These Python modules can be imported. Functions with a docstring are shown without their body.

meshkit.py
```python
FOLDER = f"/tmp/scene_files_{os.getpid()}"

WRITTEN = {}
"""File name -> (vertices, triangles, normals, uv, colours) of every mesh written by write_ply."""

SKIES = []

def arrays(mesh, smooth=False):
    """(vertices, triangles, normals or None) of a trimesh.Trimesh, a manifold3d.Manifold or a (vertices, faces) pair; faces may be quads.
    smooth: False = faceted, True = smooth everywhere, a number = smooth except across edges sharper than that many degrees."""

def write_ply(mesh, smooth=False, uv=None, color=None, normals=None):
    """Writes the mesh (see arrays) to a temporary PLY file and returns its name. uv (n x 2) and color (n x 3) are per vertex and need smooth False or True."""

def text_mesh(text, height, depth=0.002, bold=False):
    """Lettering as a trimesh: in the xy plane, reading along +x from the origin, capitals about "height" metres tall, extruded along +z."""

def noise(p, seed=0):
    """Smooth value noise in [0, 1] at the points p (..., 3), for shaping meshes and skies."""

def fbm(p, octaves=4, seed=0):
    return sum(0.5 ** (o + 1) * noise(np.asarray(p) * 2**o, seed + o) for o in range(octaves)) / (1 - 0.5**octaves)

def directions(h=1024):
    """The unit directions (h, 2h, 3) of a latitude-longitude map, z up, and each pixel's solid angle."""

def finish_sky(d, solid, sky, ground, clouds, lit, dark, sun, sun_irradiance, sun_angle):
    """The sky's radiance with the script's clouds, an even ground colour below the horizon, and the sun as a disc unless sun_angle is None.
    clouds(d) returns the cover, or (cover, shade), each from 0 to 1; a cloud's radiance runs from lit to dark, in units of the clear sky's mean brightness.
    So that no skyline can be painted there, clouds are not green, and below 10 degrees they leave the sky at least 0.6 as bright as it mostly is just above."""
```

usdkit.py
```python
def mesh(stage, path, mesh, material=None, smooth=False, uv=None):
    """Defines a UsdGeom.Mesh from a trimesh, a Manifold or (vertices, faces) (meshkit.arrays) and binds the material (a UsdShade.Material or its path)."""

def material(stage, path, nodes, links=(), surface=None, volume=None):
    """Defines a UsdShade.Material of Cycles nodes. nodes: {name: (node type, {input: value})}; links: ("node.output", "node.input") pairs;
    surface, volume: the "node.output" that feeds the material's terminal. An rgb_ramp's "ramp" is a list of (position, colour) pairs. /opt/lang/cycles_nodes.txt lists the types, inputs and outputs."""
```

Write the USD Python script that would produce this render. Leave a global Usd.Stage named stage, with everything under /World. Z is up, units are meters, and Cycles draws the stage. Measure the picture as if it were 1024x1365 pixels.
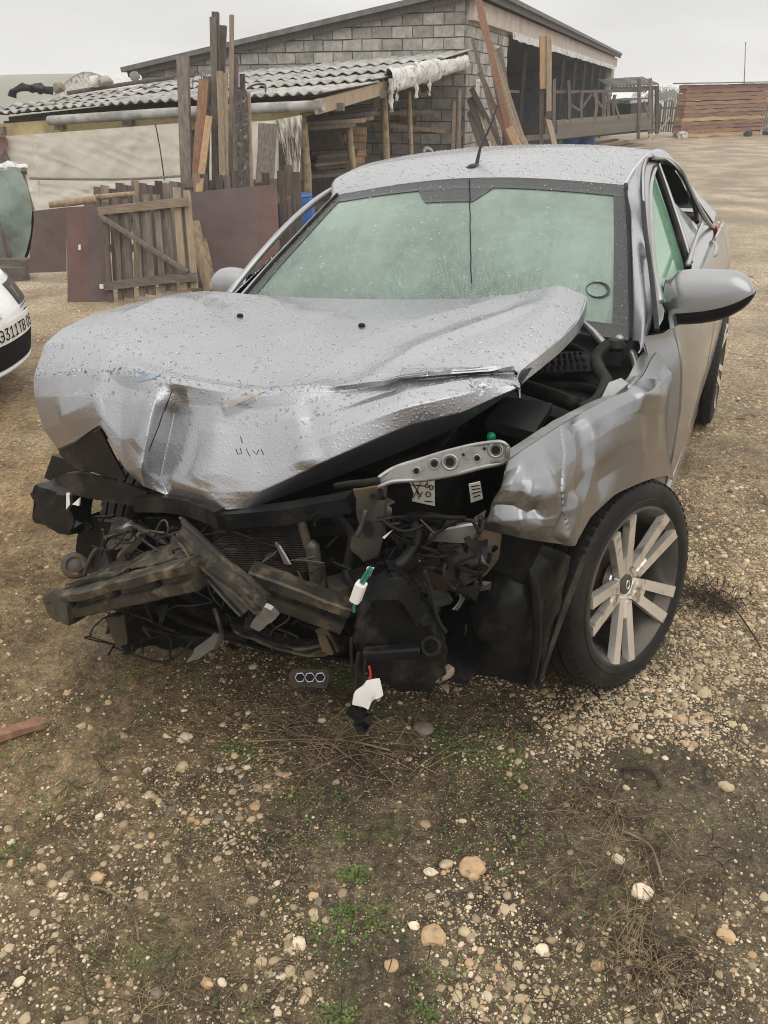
import math, random
import numpy as np, trimesh, usdkit, meshkit
from scipy.interpolate import PchipInterpolator
from shapely.geometry import Polygon, Point, LineString
from pxr import Usd, UsdGeom, UsdLux, UsdShade, Gf, Sdf, Vt

# ------------------------------------------------------------------ camera, sky, sun, exposure
stage = Usd.Stage.CreateInMemory()
UsdGeom.SetStageUpAxis(stage, 'Z'); UsdGeom.SetStageMetersPerUnit(stage, 1.0)
UsdGeom.Xform.Define(stage, '/World'); UsdGeom.Scope.Define(stage, '/World/Looks')
FPX, CAMH = 1110.0, 1.6
PITCH = math.atan((682.5 - 130) / FPX)
cam = UsdGeom.Camera.Define(stage, '/World/camera')
cam.CreateHorizontalApertureAttr(36.0); cam.CreateVerticalApertureAttr(48.0)
cam.CreateFocalLengthAttr(36.0 * FPX / 1024); cam.CreateClippingRangeAttr(Gf.Vec2f(0.05, 20000))
cam.CreateFStopAttr(0.0); cam.CreateExposureAttr(-0.08)
cam.AddTranslateOp().Set(Gf.Vec3d(0, 0, CAMH)); cam.AddRotateXOp().Set(90 - math.degrees(PITCH))

SUN_AZ, SUN_EL = math.radians(150), math.radians(48)      # direction towards the sun (behind thick cloud)
usdkit.material(stage, '/World/Looks/overcast_sky', {
    'sky': ('sky_texture', {'sky_type': 'single_scattering', 'sun_disc': False, 'sun_elevation': SUN_EL, 'sun_rotation': SUN_AZ}),
    'tc': ('texture_coordinate', {}), 'mp': ('mapping', {'scale': (2.0, 2.0, 9.0)}),
    'n': ('noise_texture', {'scale': 1.6, 'detail': 5, 'roughness': .5}),
    'cl': ('rgb_ramp', {'ramp': [(.3, (6.7, 6.6, 6.42)), (.7, (8.0, 7.9, 7.7))]}),
    'mx': ('mix', {'fac': .97}), 'sx': ('separate_xyz', {}), 'el': ('map_range', {'from_min': 0, 'from_max': 1, 'to_min': 1.0, 'to_max': 2.5, 'clamp': True}), 'ov': ('vector_math', {'math_type': 'scale'}), 'bg': ('background_shader', {'strength': .1})},
    [('tc.generated', 'mp.vector'), ('mp.vector', 'n.vector'), ('n.fac', 'cl.fac'), ('sky.color', 'mx.color1'), ('tc.generated', 'sx.vector'), ('sx.z', 'el.value'), ('cl.color', 'ov.vector1'), ('el.result', 'ov.scale'), ('ov.vector', 'mx.color2'), ('mx.color', 'bg.color')],
    surface='bg.background')
dome = UsdLux.DomeLight.Define(stage, '/World/sky')
UsdShade.MaterialBindingAPI.Apply(dome.GetPrim()).Bind(UsdShade.Material.Get(stage, '/World/Looks/overcast_sky'))
dome.GetPrim().SetCustomDataByKey('kind', 'structure')
sun = UsdLux.DistantLight.Define(stage, '/World/sun')
sun.CreateIntensityAttr(.3); sun.CreateAngleAttr(70.0); sun.CreateColorAttr(Gf.Vec3f(1, .96, .9)); sun.CreateNormalizeAttr(True)
sun.AddRotateZOp().Set(-math.degrees(SUN_AZ)); sun.AddRotateXOp().Set(-(90 - math.degrees(SUN_EL)))

# ------------------------------------------------------------------ helpers
rng = np.random.default_rng(7)
used = {}
def uname(parent, name):
    k = used.get((parent, name), 0); used[(parent, name)] = k + 1
    return name if k == 0 else f'{name}_{k:03d}'
def tag(prim, label=None, cat=None, group=None, kind=None):
    p = prim.GetPrim() if hasattr(prim, 'GetPrim') else prim
    for k, v in (('label', label), ('category', cat), ('group', group), ('kind', kind)):
        if v: p.SetCustomDataByKey(k, v)
    return p
def obj(name, mesh, material, parent='/World', smooth=False, label=None, cat=None, group=None, kind=None):
    path = parent + '/' + uname(parent, name)
    if isinstance(mesh, (list,)): mesh = cat_(mesh)
    m = usdkit.mesh(stage, path, mesh, material, smooth=smooth)
    m.CreateDoubleSidedAttr(True)
    tag(m, label, cat, group, kind)
    return path
def thing(name, label=None, cat=None, loc=None, group=None, kind=None, mat4=None):
    path = '/World/' + uname('/World', name)
    x = UsdGeom.Xform.Define(stage, path)
    if mat4 is not None: x.AddTransformOp().Set(Gf.Matrix4d(*[float(v) for v in np.asarray(mat4).T.ravel()]))
    elif loc is not None: x.AddTranslateOp().Set(Gf.Vec3d(*map(float, loc)))
    tag(x, label, cat, group, kind)
    return path
def copy_of(src, name, loc, rotz=0, scale=1.0, label=None, cat=None, group=None):
    path = '/World/' + uname('/World', name)
    x = UsdGeom.Xform.Define(stage, path)
    x.GetPrim().GetReferences().AddInternalReference(src); x.GetPrim().SetInstanceable(True)
    x.ClearXformOpOrder(); x.AddTranslateOp().Set(Gf.Vec3d(*map(float, loc))); x.AddRotateZOp().Set(float(rotz))
    x.AddScaleOp().Set(Gf.Vec3f(scale, scale, scale))
    tag(x, label, cat, group)
    return path
def tri(mesh):
    v, f, _ = meshkit.arrays(mesh); return trimesh.Trimesh(v, f, process=False)
def cat_(ms): return trimesh.util.concatenate([tri(m) for m in ms])
def box(sx, sy, sz, c=(0, 0, 0), jit=0.0):
    b = trimesh.creation.box((sx, sy, sz))
    if jit: b.vertices += rng.normal(0, jit, b.vertices.shape)
    b.apply_translation(c); return b
def frame_of(a, b, up=(0, 0, 1)):
    a, b = np.asarray(a, float), np.asarray(b, float)
    z = (b - a) / np.linalg.norm(b - a); up = np.asarray(up, float)
    x = np.cross(up, z)
    if np.linalg.norm(x) < 1e-4: x = np.cross((0, 1, 0), z)
    x /= np.linalg.norm(x); y = np.cross(z, x)
    M = np.eye(4); M[:3, 0], M[:3, 1], M[:3, 2], M[:3, 3] = x, y, z, a
    return M
def bar(a, b, w, t, up=(0, 0, 1), jit=0.0, seg=1, warp=0.0, bev=0.0):
    """a board from a to b, w wide (across), t thick (towards up)"""
    L = np.linalg.norm(np.asarray(b, float) - a)
    if bev:
        m = trimesh.creation.extrude_polygon(Polygon([(-w/2, -t/2), (w/2, -t/2), (w/2, t/2), (-w/2, t/2)]).buffer(-bev).buffer(bev, quad_segs=1), L)
    else:
        m = trimesh.creation.box((w, t, L)); m.apply_translation((0, 0, L / 2))
    if seg > 1:
        v, f = m.vertices, m.faces
        s = np.linspace(0, 1, seg + 1)
        ring = np.array([(-w/2, -t/2), (w/2, -t/2), (w/2, t/2), (-w/2, t/2)])
        bow = warp * rng.normal(0, 1, 2)
        vs = []
        for q in s:
            k = ring * (1 + rng.normal(0, .04, (4, 2))) + bow * math.sin(math.pi * q)
            vs.append(np.c_[k, np.full(4, q * L)])
        vs = np.vstack(vs); fs = []
        for i in range(seg):
            for j in range(4):
                A, B = i * 4 + j, i * 4 + (j + 1) % 4
                fs += [(A, B, B + 4), (A, B + 4, A + 4)]
        e = seg * 4; fs += [(0, 2, 1), (0, 3, 2), (e, e + 1, e + 2), (e, e + 2, e + 3)]
        m = trimesh.Trimesh(vs, fs, process=False)
    if jit: m.vertices += rng.normal(0, jit, m.vertices.shape)
    m.apply_transform(frame_of(a, b, up)); return m
def spline(pts, n):
    pts = np.asarray(pts, float)
    if len(pts) == 2: return pts[0] + np.linspace(0, 1, n)[:, None] * (pts[1] - pts[0])
    d = np.r_[0, np.cumsum(np.linalg.norm(np.diff(pts, axis=0), axis=1))]
    return PchipInterpolator(d, pts)(np.linspace(0, d[-1], n))
def tube(pts, r, sides=8, n=None, cap=True):
    p = spline(pts, n) if n else np.asarray(pts, float)
    r = np.atleast_1d(np.asarray(r, float)); r = np.interp(np.linspace(0, 1, len(p)), np.linspace(0, 1, len(r)), r) if len(r) > 1 else np.full(len(p), r[0])
    t = np.gradient(p, axis=0); t /= np.linalg.norm(t, axis=1, keepdims=True) + 1e-12
    u = np.array([0, 0, 1.0]) if abs(t[0, 2]) < .9 else np.array([1.0, 0, 0])
    vs = []; ang = np.arange(sides) * 2 * np.pi / sides
    for i in range(len(p)):
        u = u - t[i] * (u @ t[i]); u /= np.linalg.norm(u) + 1e-12
        w = np.cross(t[i], u)
        vs.append(p[i] + r[i] * (np.cos(ang)[:, None] * u + np.sin(ang)[:, None] * w))
    vs = np.vstack(vs); fs = []
    for i in range(len(p) - 1):
        for j in range(sides):
            A, B = i * sides + j, i * sides + (j + 1) % sides
            fs += [(A, B, B + sides), (A, B + sides, A + sides)]
    if cap:
        vs = np.vstack([vs, p[0], p[-1]]); c0, c1 = len(vs) - 2, len(vs) - 1; e = (len(p) - 1) * sides
        for j in range(sides): fs += [(c0, (j + 1) % sides, j), (c1, e + j, e + (j + 1) % sides)]
    return trimesh.Trimesh(vs, fs, process=False)
def resample(G, nu, nv):
    G = np.asarray(G, float); a, b = G.shape[:2]
    if a == 2: G = G[0] + np.linspace(0, 1, nu)[:, None, None] * (G[1] - G[0])
    else: G = PchipInterpolator(np.arange(a), G, axis=0)(np.linspace(0, a - 1, nu))
    if b == 2: G = G[:, :1] + np.linspace(0, 1, nv)[None, :, None] * (G[:, 1:] - G[:, :1])
    else: G = PchipInterpolator(np.arange(b), G, axis=1)(np.linspace(0, b - 1, nv))
    return G
def resample_bent(G, nu, nv, it=3):
    """straight facets between the sighted points, their edges rounded only a little: bent sheet steel"""
    G = np.asarray(G, float); a, b = G.shape[:2]; k = np.linspace(0, a - 1, nu); i = np.minimum(k.astype(int), a - 2); f = (k - i)[:, None, None]
    A = G[i] * (1 - f) + G[i + 1] * f; k = np.linspace(0, b - 1, nv); i = np.minimum(k.astype(int), b - 2); f = (k - i)[None, :, None]
    A = A[:, i] * (1 - f) + A[:, i + 1] * f; A = A * .75 + resample(G, nu, nv) * .25
    for _ in range(it): A[1:-1, 1:-1] = A[1:-1, 1:-1] * .5 + (A[:-2, 1:-1] + A[2:, 1:-1] + A[1:-1, :-2] + A[1:-1, 2:]) * .125
    return A
def normals(G):
    du, dv = np.gradient(G, axis=0), np.gradient(G, axis=1)
    n = np.cross(du, dv); return n / (np.linalg.norm(n, axis=2, keepdims=True) + 1e-12)
def crumple(G, amp, scale, seed=0, octaves=3):
    """push a sheet in and out along its normal, with ridged creases like bent steel"""
    h = np.abs(meshkit.fbm(G * scale, octaves, seed) - .5) * 2
    return G + normals(G) * ((h - .3) * amp)[..., None]
def shell(G, th):
    """closed thin sheet from a grid"""
    a, b = G.shape[:2]
    if th == 0:
        V = G.reshape(-1, 3)
    else:
        V = np.vstack([G.reshape(-1, 3), (G - normals(G) * th).reshape(-1, 3)])
    i, j = np.meshgrid(np.arange(a - 1), np.arange(b - 1), indexing='ij')
    A = (i * b + j).ravel(); q = np.stack([A, A + b, A + b + 1, A + 1], 1)
    F = np.vstack([q[:, [0, 1, 2]], q[:, [0, 2, 3]]])
    if th:
        n = a * b
        F = np.vstack([F, F[:, ::-1] + n])
        rim = np.r_[np.arange(b), np.arange(1, a) * b + b - 1, (a - 1) * b + np.arange(b - 2, -1, -1), np.arange(a - 2, 0, -1) * b]
        nx = np.roll(rim, -1)
        F = np.vstack([F, np.stack([nx, rim, rim + n], 1), np.stack([nx, rim + n, nx + n], 1)])
    return trimesh.Trimesh(V, F, process=False)
def poly3(pts, th, nrm=None, jit=0.0, sub=0):
    """thin plate from a 3-D outline (projected on its mean plane)"""
    pts = np.asarray(pts, float); c = pts.mean(0)
    if nrm is None:
        _, _, vt = np.linalg.svd(pts - c); nrm = vt[2]
    nrm = np.asarray(nrm, float) / np.linalg.norm(nrm)
    x = pts[1] - pts[0]; x -= nrm * (x @ nrm); x /= np.linalg.norm(x); y = np.cross(nrm, x)
    q = np.c_[(pts - c) @ x, (pts - c) @ y]
    pg = Polygon(q)
    if not pg.is_valid: pg = pg.buffer(0)
    m = trimesh.creation.extrude_polygon(pg, th, engine='earcut')
    for _ in range(sub): m = m.subdivide()
    M = np.eye(4); M[:3, 0], M[:3, 1], M[:3, 2], M[:3, 3] = x, y, nrm, c - nrm * th / 2
    m.apply_transform(M)
    if jit: m.vertices += normal_jit(m.vertices, jit)
    return m
def normal_jit(v, a, s=30, seed=1):
    return np.stack([meshkit.fbm(v * s + k * 17.3, 2, seed + k) - .5 for k in range(3)], 1) * 2 * a
def revolve(profile, sections=48, axis='x'):
    m = trimesh.creation.revolve(np.asarray(profile, float), sections=sections)
    if axis == 'x': m.apply_transform(trimesh.transformations.rotation_matrix(np.pi / 2, (0, 1, 0)))
    return m
def rotm(yaw, pt, rl):
    c, s = math.cos(yaw), math.sin(yaw); Rz = np.array([[c, -s, 0], [s, c, 0], [0, 0, 1]])
    c, s = math.cos(pt), math.sin(pt); Rx = np.array([[1, 0, 0], [0, c, -s], [0, s, c]])
    c, s = math.cos(rl), math.sin(rl); Ry = np.array([[c, 0, s], [0, 1, 0], [-s, 0, c]])
    return Rz @ Rx @ Ry
# photogrammetry: a sight line of the photograph meets a plane of the place -> a real point
CAMP = np.array([0, 0, CAMH])
def ray(px, py):
    c, s = math.cos(PITCH), math.sin(PITCH); a, b = (px - 512) / FPX, -(py - 682.5) / FPX
    return np.array([a, c + b * s, -s + b * c])
def on(px, py, x=None, y=None, z=None, pt=None, n=None):
    d = ray(px, py)
    if pt is None:
        i, v = (0, x) if x is not None else (1, y) if y is not None else (2, z)
        return CAMP + d * (v - CAMP[i]) / d[i]
    n = np.asarray(n, float); return CAMP + d * ((np.asarray(pt) - CAMP) @ n) / (d @ n)

# ------------------------------------------------------------------ materials
def mat(name, c1, c2, scale=6, stretch=(1, 1, 1), rough=.6, rough2=None, metal=0, bump=.3, bscale=40, bdist=.004, spec=.4, coat=0, coat_rough=.1,
        dirt=None, dscale=3, dlo=.5, dhi=.65, detail=5, vary=0.0, drops=0, wave=None):
    N = {'tc': ('texture_coordinate', {}), 'mp': ('mapping', {'scale': stretch}),
         'n': ('noise_texture', {'scale': scale, 'detail': detail, 'roughness': .6}),
         'r': ('rgb_ramp', {'ramp': [(.32, c1), (.68, c2)]}),
         'nb': ('noise_texture', {'scale': bscale, 'detail': 4, 'roughness': .65}),
         'b': ('bump', {'strength': bump, 'distance': bdist}),
         'p': ('principled_bsdf', {'roughness': rough, 'metallic': metal, 'specular_ior_level': spec, 'coat_weight': coat, 'coat_roughness': coat_rough})}
    Lk = [('tc.object', 'mp.vector'), ('mp.vector', 'n.vector'), ('n.fac', 'r.fac'), ('mp.vector', 'nb.vector'), ('nb.fac', 'b.height'), ('b.normal', 'p.normal')]
    col = 'r.color'
    if dirt is not None:
        N['dn'] = ('noise_texture', {'scale': dscale, 'detail': 6, 'roughness': .65}); N['dr'] = ('rgb_ramp', {'ramp': [(dlo, (0, 0, 0)), (dhi, (1, 1, 1))]})
        N['dm'] = ('mix', {'color2': dirt}); Lk += [('tc.object', 'dn.vector'), ('dn.fac', 'dr.fac'), ('dr.color', 'dm.fac'), (col, 'dm.color1')]; col = 'dm.color'
    if vary:
        N['oi'] = ('object_info', {}); N['mr'] = ('map_range', {'from_min': 0, 'from_max': 1, 'to_min': 1 - vary, 'to_max': 1 + vary}); N['hv'] = ('hsv', {})
        Lk += [('oi.random', 'mr.value'), ('mr.result', 'hv.value'), (col, 'hv.color')]; col = 'hv.color'
    if rough2 is not None:
        N['rm'] = ('map_range', {'from_min': .35, 'from_max': .65, 'to_min': rough, 'to_max': rough2, 'clamp': True}); Lk += [('n.fac', 'rm.value'), ('rm.result', 'p.roughness')]
    if drops:
        # standing water drops: small domes on the paint, two sizes
        N['v'] = ('voronoi_texture', {'scale': 95, 'feature': 'f1'}); N['v2'] = ('voronoi_texture', {'scale': 230, 'feature': 'f1'})
        N['vr'] = ('rgb_ramp', {'ramp': [(0, (1, 1, 1)), (.2, (.8, .8, .8)), (.36, (0, 0, 0))]}); N['vr2'] = ('rgb_ramp', {'ramp': [(0, (.5, .5, .5)), (.2, (.4, .4, .4)), (.33, (0, 0, 0))]})
        N['am'] = ('mix', {'mix_type': 'add', 'fac': 1.0}); N['bd'] = ('bump', {'strength': drops, 'distance': .004})
        Lk += [('tc.object', 'v.vector'), ('tc.object', 'v2.vector'), ('v.distance', 'vr.fac'), ('v2.distance', 'vr2.fac'), ('vr.color', 'am.color1'), ('vr2.color', 'am.color2'),
               ('am.color', 'bd.height'), ('b.normal', 'bd.normal')]
        Lk = [l for l in Lk if l != ('b.normal', 'p.normal')] + [('bd.normal', 'p.normal')]
    Lk.append((col, 'p.base_color'))
    usdkit.material(stage, '/World/Looks/' + name, N, Lk, surface='p.BSDF')
    return '/World/Looks/' + name
M = {}
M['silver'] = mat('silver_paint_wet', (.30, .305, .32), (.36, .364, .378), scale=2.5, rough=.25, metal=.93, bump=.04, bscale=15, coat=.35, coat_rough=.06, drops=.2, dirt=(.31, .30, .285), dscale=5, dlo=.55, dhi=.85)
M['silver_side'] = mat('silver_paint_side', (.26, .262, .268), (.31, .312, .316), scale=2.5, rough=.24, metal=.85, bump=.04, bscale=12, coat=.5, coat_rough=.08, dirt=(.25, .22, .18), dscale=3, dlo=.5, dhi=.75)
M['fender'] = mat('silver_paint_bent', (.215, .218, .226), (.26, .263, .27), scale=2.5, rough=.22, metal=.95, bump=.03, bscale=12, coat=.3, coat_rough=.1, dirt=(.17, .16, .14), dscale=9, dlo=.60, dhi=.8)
M['blackplastic'] = mat('black_plastic', (.004, .004, .0045), (.010, .010, .0095), scale=9, rough=.36, spec=.16, bump=.2, bscale=60, dirt=(.035, .030, .024), dscale=7, dlo=.55, dhi=.7)
M['rubber'] = mat('tyre_rubber', (.008, .008, .008), (.015, .0145, .014), scale=9, rough=.5, bump=.3, bscale=80, bdist=.002, spec=.2, dirt=(.026, .022, .017), dscale=8, dlo=.5, dhi=.7)
M['alloy'] = mat('dirty_alloy', (.68, .64, .58), (.80, .76, .70), scale=8, rough=.30, metal=.8, bump=.05, dirt=(.16, .11, .07), dscale=16, dlo=.54, dhi=.72)
M['alloydark'] = mat('alloy_pocket', (.055, .052, .048), (.12, .11, .098), scale=8, rough=.42, metal=.6, bump=.1, dirt=(.09, .065, .04), dscale=12, dlo=.5, dhi=.7)
M['steel'] = mat('dirty_steel', (.03, .029, .027), (.085, .08, .07), scale=14, rough=.42, metal=.6, bump=.3, dirt=(.12, .085, .05), dscale=9, dlo=.5, dhi=.68)
M['beam'] = mat('dirty_beam', (.014, .013, .012), (.05, .044, .034), scale=12, stretch=(1, 1, 1), rough=.42, metal=.4, bump=.4, dirt=(.15, .115, .068), dscale=16, dlo=.50, dhi=.66)
M['bright'] = mat('bare_metal', (.22, .22, .215), (.34, .335, .32), scale=12, rough=.33, metal=.8, bump=.15, dirt=(.12, .1, .075), dscale=14, dlo=.55, dhi=.72)
M['rustmetal'] = mat('rusty_metal', (.045, .04, .034), (.11, .098, .08), scale=12, rough=.55, metal=.35, bump=.3, dirt=(.13, .075, .035), dscale=12, dlo=.5, dhi=.66)
M['engine'] = mat('engine_dark', (.003, .003, .003), (.009, .0085, .008), scale=10, rough=.5, spec=.12, bump=.4, dirt=(.022, .019, .015), dscale=9, dlo=.5, dhi=.7)
M['fins'] = mat('radiator_fins', (.018, .018, .018), (.05, .045, .04), scale=20, rough=.55, metal=.3, bump=.3)
M['white'] = mat('white_plastic', (.62, .61, .58), (.75, .74, .71), scale=10, rough=.4, bump=.1)
M['paper'] = mat('sticker_paper', (.6, .57, .5), (.72, .69, .62), scale=20, rough=.7, bump=.1, dirt=(.3, .26, .2), dscale=30, dlo=.58, dhi=.72)
M['ink'] = mat('ink', (.008, .008, .009), (.015, .015, .016), scale=10, rough=.8, spec=.08, bump=0)
M['green'] = mat('green_plastic', (.0, .16, .07), (.0, .2, .09), rough=.35, bump=.1)
M['red'] = mat('red_lens', (.3, .01, .012), (.38, .015, .015), rough=.15, bump=.02)
M['redwire'] = mat('red_wire', (.35, .02, .02), (.4, .03, .03), rough=.4, bump=.02)
M['teal'] = mat('teal_wire', (.02, .12, .1), (.03, .16, .13), rough=.4, bump=.02)
M['interior'] = mat('interior_dark', (.02, .02, .021), (.045, .044, .044), rough=.7, bump=.3)
M['seat'] = mat('seat_cloth', (.04, .04, .042), (.07, .07, .07), rough=.9, bump=.4)
M['headliner'] = mat('headliner', (.07, .07, .068), (.10, .10, .097), rough=.9, bump=.2)
M['whitepaint'] = mat('white_car_paint', (.70, .70, .69), (.75, .75, .74), rough=.22, bump=.02, coat=.6, spec=.5, dirt=(.55, .5, .42), dscale=4, dlo=.55, dhi=.8)
M['frit'] = mat('black_glass_border', (.02, .021, .022), (.03, .031, .032), rough=.18, bump=.02, drops=.5, spec=.5)
M['chrome'] = mat('chrome', (.6, .6, .6), (.7, .7, .7), rough=.15, metal=1, bump=.02)
M['block'] = mat('concrete_block', (.24, .23, .205), (.38, .36, .325), scale=9, rough=.92, bump=.7, bscale=60, bdist=.006, vary=.26, dirt=(.14, .13, .115), dscale=2, dlo=.5, dhi=.75)
M['mortar'] = mat('mortar', (.085, .08, .07), (.15, .14, .125), scale=12, rough=.95, bump=.6)
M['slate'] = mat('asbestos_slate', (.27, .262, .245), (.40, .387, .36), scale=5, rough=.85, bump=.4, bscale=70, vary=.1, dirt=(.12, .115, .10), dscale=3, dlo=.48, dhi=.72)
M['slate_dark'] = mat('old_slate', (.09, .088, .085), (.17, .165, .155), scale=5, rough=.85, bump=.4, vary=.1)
M['yellowwall'] = mat('ochre_plaster', (.38, .30, .14), (.5, .42, .22), scale=4, rough=.85, bump=.3, dirt=(.25, .2, .12), dscale=3, dlo=.5, dhi=.75)
M['tarp'] = mat('white_tarp', (.46, .43, .375), (.55, .52, .46), scale=3, rough=.6, bump=.25, bscale=18, bdist=.006, dirt=(.41, .37, .31), dscale=2.5, dlo=.5, dhi=.78)
M['greentarp'] = mat('greygreen_film', (.15, .19, .17), (.26, .31, .28), scale=2.5, rough=.45, bump=.3, bscale=8, bdist=.02, dirt=(.35, .36, .33), dscale=4, dlo=.56, dhi=.75)
for k, (a, b) in {'wood_grey': ((.10, .085, .07), (.20, .17, .145)), 'wood_dark': ((.045, .036, .03), (.105, .083, .07)), 'wood_tan': ((.19, .14, .095), (.31, .245, .175)),
                  'wood_red': ((.16, .085, .05), (.29, .16, .095)), 'wood_orange': ((.30, .19, .10), (.43, .29, .17)), 'wood_purple': ((.075, .055, .052), (.15, .115, .105))}.items():
    M[k] = mat(k, a, b, scale=5, stretch=(9, 9, .9), rough=.8, bump=.5, bscale=12, bdist=.003, vary=.18)
    M[k + '_h'] = mat(k + '_h', a, b, scale=5, stretch=(.9, 5, 12), rough=.8, bump=.5, bscale=12, bdist=.003, vary=.18)
M['rustsheet'] = mat('brown_sheet_steel', (.095, .068, .064), (.13, .095, .09), scale=3, rough=.55, metal=.1, bump=.15, bscale=10, vary=.06, dirt=(.16, .095, .07), dscale=5, dlo=.6, dhi=.8)
M['rustred'] = mat('red_rust_band', (.10, .058, .05), (.15, .085, .072), scale=4, rough=.65, bump=.2, dirt=(.12, .07, .06), dscale=5, dlo=.5, dhi=.7)
M['bluebarrel'] = mat('blue_barrel', (.01, .06, .22), (.02, .09, .28), rough=.35, bump=.05)
M['film'] = mat('dirty_film', (.42, .41, .39), (.62, .61, .58), scale=6, rough=.4, bump=.6, bscale=14, bdist=.01, dirt=(.15, .14, .13), dscale=8, dlo=.52, dhi=.66)
M['dark'] = mat('dark_metal', (.02, .018, .017), (.05, .045, .04), rough=.6, bump=.2)
M['pinkplaster'] = mat('pale_fascia', (.36, .30, .26), (.48, .42, .37), scale=3, rough=.8, bump=.3)
M['log'] = mat('peeled_log', (.20, .145, .09), (.34, .26, .17), scale=6, stretch=(6, 6, 1), rough=.8, bump=.6, bscale=14, bdist=.004, dirt=(.10, .075, .05), dscale=8, dlo=.5, dhi=.68)
M['bark'] = mat('bark', (.035, .028, .024), (.11, .09, .08), scale=14, stretch=(4, 4, 1), rough=.9, bump=1, bscale=25, bdist=.01, dirt=(.22, .2, .18), dscale=22, dlo=.56, dhi=.64)
M['hill'] = mat('dry_hill', (.20, .20, .155), (.27, .265, .21), scale=.08, rough=1, bump=.2)
M['foliage'] = mat('far_foliage', (.045, .06, .035), (.085, .10, .06), scale=.5, rough=1, bump=.2)
M['field'] = mat('field_grass', (.10, .13, .055), (.17, .19, .09), scale=2, rough=1, bump=.3)
M['bluepaint'] = mat('blue_scuff', (.17, .21, .28), (.28, .31, .35), scale=30, rough=.4, bump=.1)
M['orangepaint'] = mat('bare_orange_scuff', (.33, .29, .26), (.38, .36, .35), scale=25, rough=.45, bump=.1)
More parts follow.
